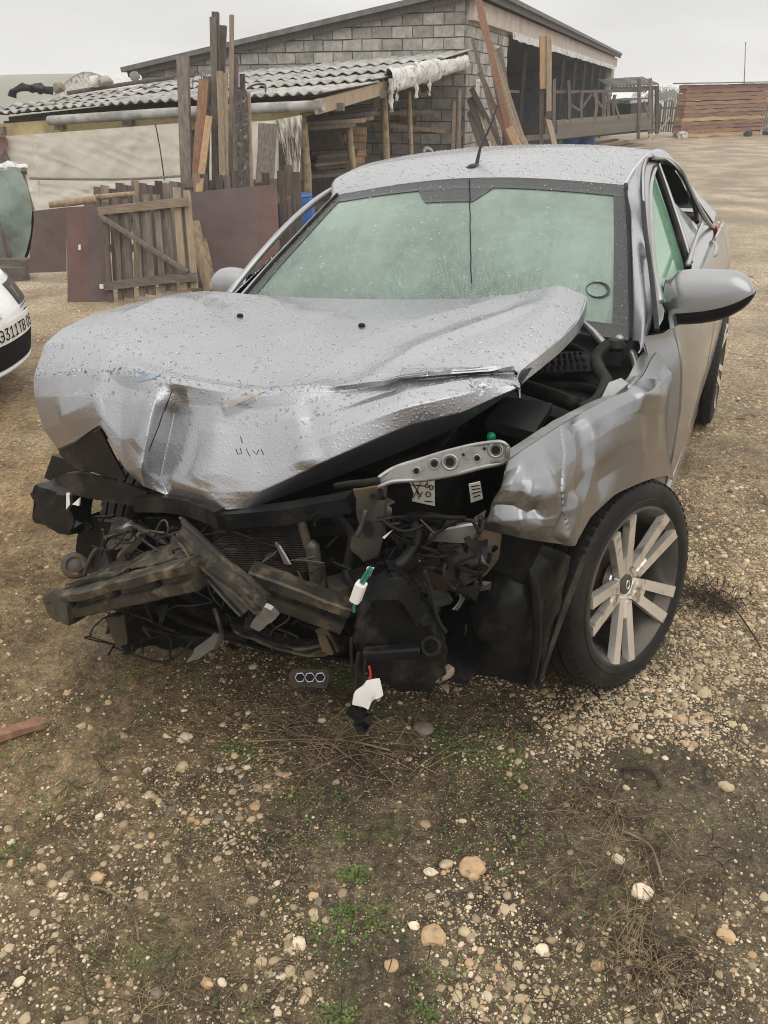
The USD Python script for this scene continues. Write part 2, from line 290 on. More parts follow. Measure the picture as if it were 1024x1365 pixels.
def glass(name, fog1, fog2, lo, hi, z0, z1, tint=(.75, .9, .82)):
    usdkit.material(stage, '/World/Looks/' + name, {
        'tc': ('texture_coordinate', {}), 'sx': ('separate_xyz', {}), 'mz': ('map_range', {'from_min': z0, 'from_max': z1, 'to_min': lo, 'to_max': hi, 'clamp': True}),
        'mp': ('mapping', {'scale': (9, 2.2, 2.2)}), 'n': ('noise_texture', {'scale': 1.3, 'detail': 4}), 'nr': ('map_range', {'from_min': .3, 'from_max': .7, 'to_min': .62, 'to_max': 1.12, 'clamp': True}),
        'fa': ('math', {'math_type': 'multiply', 'use_clamp': True}), 'n2': ('noise_texture', {'scale': 1.5, 'detail': 6, 'roughness': .65}), 'cr': ('rgb_ramp', {'ramp': [(.36, fog1), (.60, fog2)]}),
        'v': ('voronoi_texture', {'scale': 130}), 'vr': ('rgb_ramp', {'ramp': [(0, (1, 1, 1)), (.18, (.7, .7, .7)), (.3, (0, 0, 0))]}), 'bd': ('bump', {'strength': .45, 'distance': .003}),
        'df': ('diffuse_bsdf', {}), 'tl': ('translucent_bsdf', {}), 'dt': ('mix_closure', {'fac': .35}), 'tr': ('transparent_bsdf', {'color': tint}),
        'm1': ('mix_closure', {}), 'gl': ('glossy_bsdf', {'roughness': .05, 'color': (1, 1, 1)}), 'fr': ('fresnel', {'IOR': 1.5}), 'm2': ('mix_closure', {})},
        [('tc.object', 'sx.vector'), ('sx.z', 'mz.value'), ('tc.object', 'mp.vector'), ('mp.vector', 'n.vector'), ('n.fac', 'nr.value'), ('mz.result', 'fa.value1'), ('nr.result', 'fa.value2'),
         ('tc.object', 'n2.vector'), ('n2.fac', 'cr.fac'), ('cr.color', 'df.color'), ('cr.color', 'tl.color'), ('df.BSDF', 'dt.closure1'), ('tl.BSDF', 'dt.closure2'),
         ('tc.object', 'v.vector'), ('v.distance', 'vr.fac'), ('vr.color', 'bd.height'), ('bd.normal', 'gl.normal'), ('bd.normal', 'fr.normal') if False else ('bd.normal', 'df.normal'),
         ('fa.value', 'm1.fac'), ('tr.BSDF', 'm1.closure1'), ('dt.closure', 'm1.closure2'), ('fr.fac', 'm2.fac'), ('m1.closure', 'm2.closure1'), ('gl.BSDF', 'm2.closure2')], surface='m2.closure')
    return '/World/Looks/' + name
M['windshield'] = glass('fogged_windshield', (.15, .195, .17), (.34, .445, .375), .16, .88, .96, 1.31)
M['sideglass'] = glass('fogged_side_glass', (.13, .29, .18), (.22, .40, .27), .85, .95, .9, 1.3)
M['greyglass'] = glass('fogged_grey_glass', (.22, .23, .22), (.34, .35, .34), .7, .7, .9, 1.3)
M['clearglass'] = glass('tinted_car_glass', (.02, .022, .022), (.03, .032, .032), .4, .4, .9, 1.3, (.10, .11, .11))

# ------------------------------------------------------------------ ground: one sheet to the horizon
def gheight(x, y):
    p = np.stack([x, y, np.zeros_like(x)], -1)
    near = np.exp(-np.maximum(np.hypot(x, y) - 7, 0) / 6)
    h = (meshkit.fbm(p * .9, 3, 3) - .5) * .05 + (meshkit.fbm(p * 4.5 + 9, 3, 5) - .5) * .022 * near + (meshkit.fbm(p * 22 + 4, 3, 8) - .5) * .010 * near
    # ruts of the lorries on the far yard
    h = h + (meshkit.fbm(p * np.array([.15, .8, 1]) + 31, 3, 2) - .5) * .10 * np.clip((y - 6) / 8, 0, 1) * np.exp(-np.maximum(y - 45, 0) / 20)
    h = h * np.exp(-np.maximum(np.hypot(x, y) - 60, 0) / 40)
    return h - .002
def axis_pts(fine_lo, fine_hi, step, lo, hi, grow=1.09):
    a = list(np.arange(fine_lo, fine_hi, step)); s = step
    up = [fine_hi];
    while up[-1] < hi: s *= grow; up.append(up[-1] + s)
    s = step; dn = [fine_lo]
    while dn[-1] > lo: s *= grow; dn.append(dn[-1] - s)
    return np.array(dn[:0:-1] + a + up)
gx, gy = axis_pts(-2.6, 3.0, .016, -1500, 1500), axis_pts(.5, 4.4, .016, -300, 1550)
GX, GY = np.meshgrid(gx, gy, indexing='ij')
GG = np.stack([GX, GY, gheight(GX, GY)], -1)
usdkit.material(stage, '/World/Looks/muddy_ground', {
    'g': ('geometry', {}), 'sx': ('separate_xyz', {}),
    'n1': ('noise_texture', {'scale': .9, 'detail': 6, 'roughness': .6}), 'n2': ('noise_texture', {'scale': 5, 'detail': 6, 'roughness': .7}), 'n3': ('noise_texture', {'scale': 42, 'detail': 4, 'roughness': .7}),
    'nw': ('math', {'math_type': 'multiply_add', 'value2': 2.4, 'value3': -1.2}),
    # wet brown mud, its tone from noise
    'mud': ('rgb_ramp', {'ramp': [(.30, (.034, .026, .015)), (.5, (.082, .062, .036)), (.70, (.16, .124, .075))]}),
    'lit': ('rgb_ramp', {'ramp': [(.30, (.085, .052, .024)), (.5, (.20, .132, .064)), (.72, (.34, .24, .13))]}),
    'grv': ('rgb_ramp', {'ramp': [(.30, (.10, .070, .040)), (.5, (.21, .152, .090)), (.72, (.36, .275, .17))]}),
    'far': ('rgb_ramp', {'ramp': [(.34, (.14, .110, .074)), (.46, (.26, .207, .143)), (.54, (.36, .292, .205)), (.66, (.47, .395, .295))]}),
    'v': ('voronoi_texture', {'scale': 46, 'feature': 'f1'}), 'vc': ('separate_color', {}), 'vr': ('rgb_ramp', {'ramp': [(.0, (.10, .08, .055)), (.45, (.20, .155, .105)), (.8, (.36, .29, .20)), (1, (.52, .46, .36))]}),
    'vm': ('rgb_ramp', {'ramp': [(.28, (1, 1, 1)), (.42, (0, 0, 0))]}), 'cvr': ('map_range', {'from_min': 0, 'from_max': 1, 'to_min': .10, 'to_max': .62, 'clamp': True}), 'cover': ('mix', {'mix_type': 'multiply', 'fac': 1.0}),
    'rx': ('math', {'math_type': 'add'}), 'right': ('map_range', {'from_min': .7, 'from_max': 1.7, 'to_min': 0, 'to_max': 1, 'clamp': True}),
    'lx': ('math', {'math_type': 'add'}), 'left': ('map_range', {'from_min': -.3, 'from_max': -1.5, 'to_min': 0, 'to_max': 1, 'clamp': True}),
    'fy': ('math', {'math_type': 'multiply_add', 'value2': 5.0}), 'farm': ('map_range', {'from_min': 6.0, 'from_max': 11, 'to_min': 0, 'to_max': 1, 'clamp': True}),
    'mx1': ('mix', {}), 'mx2': ('mix', {}), 'mx3': ('mix', {}), 'mx4': ('mix', {}),
    'mn': ('noise_texture', {'scale': 3.2, 'detail': 5, 'roughness': .7}), 'mr': ('rgb_ramp', {'ramp': [(.54, (0, 0, 0)), (.64, (.9, .9, .9))]}), 'mossx': ('vector_math', {'math_type': 'distance', 'vector2': (-.1, 1.75, 0)}),
    'mossd': ('map_range', {'from_min': .35, 'from_max': 1.3, 'to_min': 1, 'to_max': 0, 'clamp': True}), 'mossm': ('mix', {'mix_type': 'multiply', 'fac': 1.0}), 'mx5': ('mix', {'color2': (.060, .085, .018)}),
    'grs': ('rgb_ramp', {'ramp': [(.35, (.10, .12, .05)), (.65, (.2, .2, .11))]}), 'gm': ('map_range', {'from_min': 46, 'from_max': 60, 'to_min': 0, 'to_max': 1, 'clamp': True}), 'mx6': ('mix', {}),
    'n4': ('noise_texture', {'scale': 210, 'detail': 3, 'roughness': .7}), 'gtr': ('rgb_ramp', {'ramp': [(.32, (.5, .48, .46)), (.5, (.95, .95, .95)), (.68, (1.5, 1.48, 1.42))]}), 'gtm': ('mix', {'mix_type': 'multiply', 'fac': 1.0}), 'gtr2': ('rgb_ramp', {'ramp': [(.35, (.55, .53, .5)), (.52, (1, 1, 1)), (.66, (1.7, 1.65, 1.5))]}), 'gtm2': ('mix', {'mix_type': 'multiply', 'fac': 1.0}), 'hb': ('mix', {'fac': .5, 'mix_type': 'add'}), 'b': ('bump', {'strength': .9, 'distance': .012}), 'b2': ('bump', {'strength': .8, 'distance': .03}),
    'ro': ('map_range', {'from_min': .3, 'from_max': .62, 'to_min': .38, 'to_max': .9, 'clamp': True}), 'p': ('principled_bsdf', {'specular_ior_level': .35})},
    [('g.position', 'sx.vector')] + [('g.position', f'{k}.vector') for k in ('n1', 'n2', 'n3', 'n4', 'v', 'mn')] +
    [('n2.fac', f'{k}.fac') for k in ('mud', 'lit', 'grv')] + [('n1.fac', 'far.fac')] +
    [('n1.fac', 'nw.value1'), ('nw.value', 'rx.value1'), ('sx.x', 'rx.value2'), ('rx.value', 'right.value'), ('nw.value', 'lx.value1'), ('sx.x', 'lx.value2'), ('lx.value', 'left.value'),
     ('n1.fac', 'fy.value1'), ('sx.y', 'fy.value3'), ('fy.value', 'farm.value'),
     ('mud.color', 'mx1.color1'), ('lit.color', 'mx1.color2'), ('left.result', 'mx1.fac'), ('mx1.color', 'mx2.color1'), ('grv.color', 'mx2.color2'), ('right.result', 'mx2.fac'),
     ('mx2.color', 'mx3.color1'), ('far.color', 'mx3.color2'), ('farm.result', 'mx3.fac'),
     ('v.color', 'vc.color'), ('vc.r', 'vr.fac'), ('v.distance', 'vm.fac'), ('right.result', 'cvr.value'), ('vm.color', 'cover.color1'), ('cvr.result', 'cover.color2'), ('cover.color', 'mx4.fac'), ('mx3.color', 'mx4.color1'), ('vr.color', 'mx4.color2'),
     ('mn.fac', 'mr.fac'), ('g.position', 'mossx.vector1'), ('mossx.value', 'mossd.value'), ('mr.color', 'mossm.color1'), ('mossd.result', 'mossm.color2'), ('mossm.color', 'mx5.fac'), ('mx4.color', 'mx5.color1'),
     ('n2.fac', 'grs.fac'), ('sx.y', 'gm.value'), ('gm.result', 'mx6.fac'), ('mx5.color', 'mx6.color1'), ('grs.color', 'mx6.color2'),
     ('n3.fac', 'hb.color1'), ('cover.color', 'hb.color2'), ('hb.color', 'b.height'), ('n2.fac', 'b2.height'), ('b2.normal', 'b.normal'), ('b.normal', 'p.normal'), ('n1.fac', 'ro.value'), ('ro.result', 'p.roughness'), ('mx6.color', 'gtm.color1'), ('n3.fac', 'gtr.fac'), ('gtr.color', 'gtm.color2'), ('gtm.color', 'gtm2.color1'), ('n4.fac', 'gtr2.fac'), ('gtr2.color', 'gtm2.color2'), ('gtm2.color', 'p.base_color')],
    surface='p.BSDF')
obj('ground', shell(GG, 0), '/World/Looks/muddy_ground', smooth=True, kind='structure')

# ------------------------------------------------------------------ far hill, trees, pole
hx = np.linspace(-60, -12, 60); hy = np.linspace(0, 1, 16)
H = np.array([[(x, 62 + 30 * t, max(-1, (3.6 + 1.2 * meshkit.noise(np.array([x * .08, 1, 1])) ) * math.sin(math.pi * t) ** .7 * np.clip((-14 - x) / 10, 0, 1) - .5)) for t in hy] for x in hx])
obj('hill', shell(H, 0), M['hill'], smooth=True, kind='structure')
def tree(name, c, h, w, seed, label):
    r = np.random.default_rng(seed); t = thing(name, label, 'tree', c, group=None)
    trunk = tube([(0, 0, -.2), (.1, 0, h * .3), (0, .1, h * .7)], [h * .03, h * .022, h * .008], 7, 6)
    obj('trunk', trunk, M['bark'], t)
    n = 1500; u = r.normal(0, 1, (n, 3)); u /= np.linalg.norm(u, axis=1)[:, None]
    lob = r.normal(0, .32, (9, 3)) * (w, w, h * .5) + (0, 0, h * .6)
    cc = lob[r.integers(0, 9, n)] + u * r.uniform(.5, 1, n)[:, None] * (w * .3, w * .3, h * .2)
    a = r.normal(0, 1, (n, 3)); a /= np.linalg.norm(a, axis=1)[:, None]; b = np.cross(a, u); s = h * .035
    V = np.stack([cc - a * s, cc + b * s * .7, cc + a * s, cc - b * s * .7], 1).reshape(-1, 3)
    V[:, 2] = np.maximum(V[:, 2], h * .1)
    k = np.arange(n)[:, None] * 4
    obj('crown', trimesh.Trimesh(V, np.vstack([k + [0, 1, 2], k + [0, 2, 3]]), process=False), M['foliage'], t, kind='stuff')
for i, (px, hh, Y, lab) in enumerate([(884, 3.6, 150, 'hazy rounded tree far behind the picket fence, left of the timber stack'), (898, 3.0, 158, 'smaller hazy tree just behind the timber stack end'), (868, 2.6, 150, 'hazy low tree behind the corrugated canopy posts'), (853, 2.4, 160, 'faint hazy bush tree behind the dark trailer')]):
    p = on(px, 150, y=Y); tree('tree', (p[0], Y, 0), hh, hh * 1.2, 20 + i, lab)
p0 = on(997, 120, y=80)
t = thing('utility_pole', 'thin grey utility pole far behind the timber stack', 'pole', (p0[0], 80, 0))
obj('pole', tube([(0, 0, 0), (-.85, 0, 5.6)], [.07, .03], 8, 4), M['wood_grey'], t); obj('insulator', tube([(-.85, 0, 5.6), (-.87, 0, 5.75)], .05, 6), M['dark'], t)

# ------------------------------------------------------------------ block shed behind
CX, CY = 1.48, 17.5
GD = np.array([-.944, .33, 0]); SD = np.array([.33, .944, 0]); UP = np.array([0, 0, 1.0])
C = np.array([CX, CY, 0]); GN = -SD                      # the gable wall faces the camera
def G_(s, z, o=0): return C + GD * s + UP * z + GN * o   # point on the gable wall
def S_(t, z, o=0): return C + SD * t + UP * z - GD * o   # point on the open side (o outwards)
def gtop(s): return 3.26 - .172 * s
shed = thing('block_shed', 'large grey concrete block shed with a tall open dark side', 'shed')
def basis(X, Y, Z, o):
    m = np.eye(4); m[:3, 0], m[:3, 1], m[:3, 2], m[:3, 3] = X, Y, Z, o; return m
def wall_blocks(parent, P, X, Nn, smax, topf, keep):
    core = [P(0, -.2, -.03), P(smax, -.2, -.03), P(smax, topf(smax), -.03), P(0, topf(0), -.03)]
    w = obj('gable_wall' if parent == 'g' else 'side_wall', poly3(core, .14, Nn), M['mortar'], shed)
    for k in range(18):
        z0 = k * .2; s = -.2 * (k % 2)
        while s < smax:
            a, b = max(s, 0), min(s + .38, smax); s += .4
            if b - a < .06: continue
            za = min(z0 + .18, topf((a + b) / 2) - .03)
            if za - z0 < .04 or not keep((a + b) / 2, z0 + .1): continue
            m = trimesh.creation.box((b - a, .19, za - z0)); m.vertices += rng.normal(0, .0035, m.vertices.shape)
            m.apply_transform(basis(X, Nn, UP, P((a + b) / 2, (z0 + za) / 2, -.035 + rng.normal(0, .006))))
            obj('concrete_block', m, M['block'], w)
    return w
wall_blocks('g', G_, GD, GN, 6.95, gtop, lambda s, z: (z > 1.75 - .02 * s and s < 6.9) or (s < 2.6 and z > .1))
wall_blocks('s', S_, SD, -GD, 3.55, lambda t: 3.2, lambda t, z: z > .05)
# roof slab edge, following the gable slope, and overhang on the open side
ends = 27.5
R1 = [G_(-.35, 3.33, .25), G_(7.3, gtop(7.3) + .07, .25)]
R2 = [C + SD * ends + GD * -.35 + UP * 3.33, C + SD * ends + GD * 7.3 + UP * (gtop(7.3) + .07)]
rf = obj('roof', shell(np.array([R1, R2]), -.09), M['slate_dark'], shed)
obj('roof_edge_board', bar(G_(-.33, 3.27, .16), G_(7.2, gtop(7.2) + .02, .16), .035, .12), M['wood_dark'], shed)
obj('roof_edge_board', bar(S_(-.2, 3.27, .28), S_(ends, 3.27, .28), .03, .12), M['wood_dark'], shed)
obj('lintel', box(1, 1, 1), M['pinkplaster'], shed) if False else obj('lintel', bar(S_(0, 3.03, .06), S_(ends, 3.03, .06), .2, .34), M['pinkplaster'], shed)
flm = []
tt = np.linspace(3.5, ends - 1.2, 90)
flg = np.array([[S_(t, 2.88, .18 + .02 * math.sin(t * 5)) for t in tt], [S_(t, 2.74 - .03 * meshkit.noise(np.array([t * 1.7, 0, 0])), .20 + .03 * math.sin(t * 7)) for t in tt]])
obj('plastic_strip', shell(flg, .01), M['film'], shed)
for px in (694, 746, 762, 775, 786, 796, 804):
    q = on(px, 120, pt=S_(0, 0), n=-GD); d = (q - C) @ SD
    obj('steel_post', bar(S_(d, 0, .05), S_(d, 2.88, .05), .09, .09), M['dark'], shed)
for k in range(16):
    for j in range(3):
        t0 = ends - 1.3 + (k % 2) * .2 + j * .4
        m = trimesh.creation.box((.39, .19, .18)); m.apply_transform(basis(SD, -GD, UP, S_(t0, .1 + k * .185, 0))); obj('concrete_block', m, M['block'], shed)
obj('rear_wall', poly3([G_(6.9, 0, 0), G_(6.9, 2.13, 0), G_(6.9, 2.13, 0) + SD * ends, G_(6.9, 0, 0) + SD * ends], .15, GD), M['block'], shed)
obj('end_wall', poly3([S_(ends, 0), S_(ends, 3.27), S_(ends, 2.14) + GD * 6.9, S_(ends, 0) + GD * 6.9], .15, SD), M['block'], shed)
obj('floor_slab', box(6.8, ends, .02, (0, 0, 0)).apply_transform(basis(GD, SD, UP, C + GD * 3.45 + SD * ends / 2 + UP * .04)), M['mortar'], shed)
obj('inner_rail', bar(S_(3.6, 1.75, -.7), S_(9, 1.75, -.7), .05, .07), M['wood_grey'], shed)
# machine with pale parts standing in the dark
q = S_(5.6, 0, -1.6)
wb = thing('workbench', 'dim workbench with pale machine parts just inside the dark shed', 'workbench', q)
obj('table_top', bar((-.6, -.7, .82), (1.2, 2.4, .82), .6, .06), M['wood_grey'], wb)
for s in (0, 1):
    for u in (-.2, .2): obj('leg', bar((-.5 + s * 1.6 + u, -.55 + s * 2.8, 0), (-.5 + s * 1.6 + u, -.55 + s * 2.8, .8), .07, .07), M['wood_dark'], wb)
mc = thing('saw_machine', 'pale grey saw machine on the workbench inside the dark shed', 'machine', q + UP * .86)
obj('housing', bar((-.3, -.3, .12), (.2, .6, .12), .3, .24, bev=.03), M['white'], mc); obj('guard', revolve([(0, -.03), (.16, -.03), (.16, .03), (0, .03)], 24).apply_translation((.1, .2, .3)), M['bright'], mc); obj('arm', bar((.3, .7, .05), (.7, 1.5, .35), .08, .08), M['white'], mc)

# boards leaning on the shed corner
def board_px(name, b, t, w, th, m, label, group=None, yb=None, yt=None, up=(1, 0, 0), catg='board', warp=.006, zb=None):
    """a leaning board: its foot and its head sighted in the photograph, standing at real depths"""
    A = on(*b, y=yb) if zb is None else on(*b, z=zb)
    B = on(*t, y=yt if yt is not None else A[1] + .1)
    return obj(name, bar(A, B, w, th, up=up, seg=5, warp=warp), M[m], label=label, cat=catg, group=group)
LB = [((688, 214), (633, -22), 16.0, 17.2, .11, .04, 'wood_red', 'tallest red-brown board leaning at the block shed corner'),
      ((700, 214), (640, 20), 16.0, 17.3, .09, .035, 'wood_tan', 'long tan board leaning just right of the tallest one'),
      ((672, 214), (630, 52), 16.3, 17.2, .06, .04, 'wood_grey', 'thin grey pole-like board leaning against the block corner'),
      ((706, 216), (655, 60), 16.1, 17.3, .10, .03, 'wood_tan', 'tan board spreading furthest right of the leaning bundle'),
      ((686, 216), (660, 66), 16.4, 17.4, .26, .03, 'wood_grey', 'wide dull grey panel board behind the leaning bundle'),
      ((676, 216), (629, 118), 15.8, 16.9, .09, .05, 'wood_dark', 'short black weathered board low at the shed corner'),
      ((668, 216), (632, 128), 15.7, 16.9, .08, .04, 'wood_tan', 'short tan-edged board beside the black ones at the corner'),
      ((655, 216), (626, 132), 15.9, 16.9, .11, .05, 'wood_dark', 'broad dark board lowest at the shed corner'),
      ((648, 216), (625, 150), 15.8, 16.8, .07, .04, 'wood_purple', 'short purplish lath at the left foot of the leaning boards'),
      ((698, 214), (679, 170), 15.6, 15.9, .12, .05, 'wood_orange', 'short bright orange board standing before the leaning bundle'),
      ((712, 214), (676, 138), 15.8, 16.9, .07, .04, 'wood_tan', 'pale lath crossing the right side of the leaning bundle'),
      ((690, 216), (640, 96), 16.2, 17.3, .08, .04, 'wood_red', 'second red-brown board inside the leaning bundle')]
for b, tp, yb, yt, w, th, m, lab in LB: board_px('leaning_board', b, tp, w, th, m, lab, 'boards leaning at the block shed corner', yb=yb, yt=yt, up=(.3, .9, 0))
# window-like white frame by the corner
fr = thing('small_frame', 'small white frame hung on the block wall behind the leaning boards', 'frame', S_(.75, 1.35, .08))
for a, b in (((0, 0, 0), (0, 0, .55)), ((.05, .16, 0), (.05, .16, .55)), ((0, 0, .55), (.05, .16, .55)), ((0, 0, 0), (.05, .16, 0))): obj('frame_bar', bar(a, b, .04, .04), M['white'], fr)

# bundle of bright vertical boards standing before the opening
Y0 = 22.0
for i, (px, w, top, bot, m, lab) in enumerate([(725, .20, 47, 118, 'wood_orange', 'widest fresh orange board upright at the shed opening'), (731.5, .13, 47, 148, 'wood_tan', 'pale board upright directly right of the widest orange one')]):
    A, B = on(px, bot, y=Y0), on(px, top, y=Y0)
    obj('upright_board', bar(A, B, w, .05, up=(.3, -.95, 0), seg=4, warp=.004), M[m], label=lab, cat='board', group='fresh boards upright at the shed opening')
for px, top, bot, w, m, lab in ((731, 148, 158, .16, 'wood_dark', 'dark short block tied under the upright boards'), (729, 155, 178, .12, 'wood_tan', 'tan stub board below the upright orange boards')):
    obj('upright_board', bar(on(px, bot, y=Y0 - .02), on(px, top, y=Y0 - .02), w, .06, up=(.3, -.95, 0)), M[m], label=lab, cat='board')
obj('leaning_board', bar(on(741, 200, y=21.2), on(731, 160, y=21.9), .15, .04, up=(.3, -.95, 0)), M['wood_tan'], label='pale whitish plank foot slanting below the upright orange boards', cat='board')
obj('post', bar(on(720, 215, y=22.2), on(722, 118, y=22.2), .1, .1, seg=4, warp=.01), M['wood_grey'], label='weathered grey post supporting the upright orange boards', cat='post')
obj('rail', bar(on(700, 184, y=21.6), on(760, 180, y=23.6), .08, .12), M['wood_grey'], label='horizontal grey rail at the foot of the upright orange boards', cat='rail')

# timber rack with sheet side, rail and posts
def rk(px, py, Y=28.0): return on(px, py, y=Y)
rack = thing('timber_rack', 'long timber loading rack with grey board side and crooked posts', 'rack')
for k in range(4):
    a0, a1 = 184 - 5.4 * k, 171 - 5.2 * k
    obj('side_board', bar(rk(742, a0 - 2.5, 26.6), rk(868, a1 - 2.5, 31), .035, .165, up=(0, 0, 1)).apply_translation((0, rng.normal(0, .012), 0)), M['wood_grey_h'], rack)
obj('top_rail', bar(rk(735, 122.5, 26.8), rk(862, 120, 31), .07, .08, seg=8, warp=.03), M['wood_purple'], rack)
for px, t0, b0, Y in ((738, 105, 195, 26.4), (757, 107, 182, 27.2), (775, 120, 160, 27.7), (792, 122, 160, 28.2), (803, 124, 158, 28.7), (811, 126, 158, 29), (819, 126, 156, 29.2), (851, 105, 185, 30.2), (866, 104, 178, 31)):
    obj('post', bar(rk(px, b0, Y), rk(px + 1, t0, Y), .09, .09, seg=4, warp=.03), M['wood_purple' if px % 2 else 'wood_grey'], rack)
for a, b, Y in (((775, 145), (789, 125), 27.8), ((803, 143), (790, 125), 28.4), ((803, 143), (815, 126), 28.8), ((858, 135), (866, 155), 30.8), ((775, 148), (762, 140), 27.5), ((826, 158), (818, 130), 29.3)):
    obj('brace', bar(rk(*a, Y), rk(*b, Y), .06, .06), M['wood_grey'], rack)
obj('shelf_board', bar(rk(742, 162, 27), rk(800, 157, 29.4), .5, .05, up=(0, 0, 1)), M['wood_tan_h'], rack)
obj('under_beam', bar(rk(742, 184.5, 27.2), rk(872, 172.5, 31.6), .2, .08), M['wood_dark'], rack)
for i, (px, lab) in enumerate(((762, 'blue plastic barrel under the rack, left of the pair'), (781, 'blue plastic barrel under the rack, right of the pair'))):
    c = on(px, 196, z=0); c = on(px, 190, y=29.6); c[2] = 0
    b = thing('blue_barrel', lab, 'barrel', c)
    obj('drum', revolve([(0, 0), (.27, 0), (.29, .02), (.29, .28), (.30, .30), (.29, .32), (.29, .56), (.30, .58), (.29, .6), (.29, .84), (.26, .88), (0, .88)], 28, 'z'), M['bluebarrel'], b, smooth=35)
    obj('rim', trimesh.creation.torus(.27, .015, 28, 8).apply_translation((0, 0, .88)), M['bluebarrel'], b, smooth=True)
# corrugated canopy at the far end of the rack
cv = thing('canopy_roof', 'small dark corrugated canopy on posts beyond the timber rack', 'canopy')
u = np.linspace(0, 1, 60); a0, a1 = on(815, 116, y=33), on(879, 112, y=33.6)
g = np.array([[a0 + (a1 - a0) * s + np.array([0, dy, dz + .035 * math.sin(s * 2 * math.pi * 14)]) for s in u] for dy, dz in ((0, 0), (2.2, .25))])
obj('corrugated_sheet', shell(g, .02), M['slate_dark'], cv, smooth=40)
obj('edge_beam', bar(on(815, 119, y=33), on(872, 117, y=33.6), .1, .14), M['wood_dark'], cv)
for px in (868, 876): obj('post', bar(on(px, 178, y=33.3), on(px, 114, y=33.3), .12, .12), M['wood_dark'], cv)
dk = thing('dark_trailer', 'dark boxy trailer body standing under the corrugated canopy', 'trailer')
A = on(826, 158, y=36); obj('body', bar(on(824, 150, y=36.2), on(847, 147, y=36.8), 1.2, .9, bev=.05), M['dark'], dk); obj('pale_cover', bar(on(822, 136, y=36.1), on(856, 133, y=37), 1.3, .1), M['film'], dk)
for px in (829, 842):
    obj('wheel', revolve([(0, -.1), (.3, -.1), (.32, -.06), (.32, .06), (.3, .1), (0, .1)], 20).apply_transform(trimesh.transformations.rotation_matrix(1.57, (0, 0, 1))).apply_translation(on(px, 164, y=35.7)), M['rubber'], dk, smooth=40)
# odds and ends lying under the rack
for i, (a, b, m, lab) in enumerate((((800, 194), (850, 186), 'wood_red', 'reddish board lying under the far end of the rack'), ((785, 192), (822, 186), 'wood_dark', 'dark board lying among scraps under the rack'), ((835, 188), (862, 184), 'wood_tan', 'tan plank end poking from under the rack'))):
    obj('lying_board', bar(on(*a, z=.12 + .05 * i), on(*b, z=.12 + .05 * i), .2, .06), M[m], label=lab, cat='board')

# distant picket fence and its leaning poles
def picket_fence(name, label, p0, p1, n, h, m, w=.07, grp=None):
    f = thing(name, label, 'fence', None, grp); p0, p1 = np.asarray(p0, float), np.asarray(p1, float); d = p1 - p0
    for i in range(n):
        q = p0 + d * (i + .5) / n + [0, 0, 0]; hh = h * (1 + rng.normal(0, .05))
        obj('picket', bar(q, q + [rng.normal(0, .02), 0, hh], w, .025, up=(d[1], -d[0], 0)), M[m if rng.random() < .7 else 'wood_purple'], f)
    nn = np.array([-d[1], d[0], 0]) / np.linalg.norm(d) * .03
    for z in (.3 * h, .78 * h): obj('rail', bar(p0 + [0, 0, z] + nn, p1 + [0, 0, z] + nn, .04, .08), M[m + '_h'], f)
picket_fence('picket_fence', 'grey picket fence far off between the rack and the timber stack', on(868, 176, y=43), on(904, 176, y=43), 12, 1.3, 'wood_grey')
picket_fence('picket_fence', 'grey picket fence stub beyond the right end of the timber stack', on(1016, 176, y=43), on(1040, 175, y=43), 8, 1.4, 'wood_grey')
for a, b, lab in (((865, 182), (870, 140), 'thin pale pole standing before the far picket fence'), ((870, 186), (893, 157), 'thin pale pole slanting before the far picket fence')):
    obj('thin_pole', tube([on(*a, y=39), on(*b, y=40)], .035, 6, 4), M['wood_tan'], label=lab, cat='pole')

# timber stack
st = thing('timber_stack', 'big stack of orange-brown sawn boards under a thin cover board', 'timber stack')
TA, TB = on(900, 184, z=0), on(1012, 178.5, z=0); TB = TA + (TB - TA)
dT = TB - TA; dT[2] = 0; LT = np.linalg.norm(dT); dT /= LT; nT = np.array([.42, .907, 0]);
ncr = 13; hT = 2.08
wm = ['wood_red', 'wood_red', 'wood_orange', 'wood_red', 'wood_red']
for k in range(ncr):
    z = .09 + k * (hT / ncr) * 1.0; tk = hT / ncr * .93
    m = wm[rng.integers(0, 5)] + '_h'
    for j in range(2):   # two board lengths deep behind the face: real thickness of the stack
        o = rng.normal(0, .035)
        obj('stacked_board', bar(TA + dT * (rng.uniform(-.05, .08) + .02 * k * 0) + nT * (j * .42 + .21 + o) + UP * (z + rng.normal(0, .004)), TA + dT * (LT + rng.uniform(-.08, .06)) + nT * (j * .42 + .21 + o) + UP * (z + .012 * k * .9 + rng.normal(0, .004)), .4, tk, seg=14, warp=.012, jit=.012), M[m], st)
    for u_ in (.2, 1.9, LT - .25):
        obj('spacer', bar(TA + dT * u_ + nT * -.0 + UP * (z + hT / ncr * .5), TA + dT * u_ + nT * .8 + UP * (z + hT / ncr * .5 + .01), .08, hT / ncr * .18), M['wood_dark'], st)
obj('cover_board', bar(TA - dT * .12 + nT * .35 + UP * (hT + .07), TB + dT * .05 + nT * .35 + UP * (hT + .2), .9, .05), M['wood_grey_h'], st)
obj('end_post', bar(TA + dT * (LT - .12) - nT * .06, TA + dT * (LT - .02) - nT * .06 + UP * .95, .16, .05), M['wood_grey'], st)
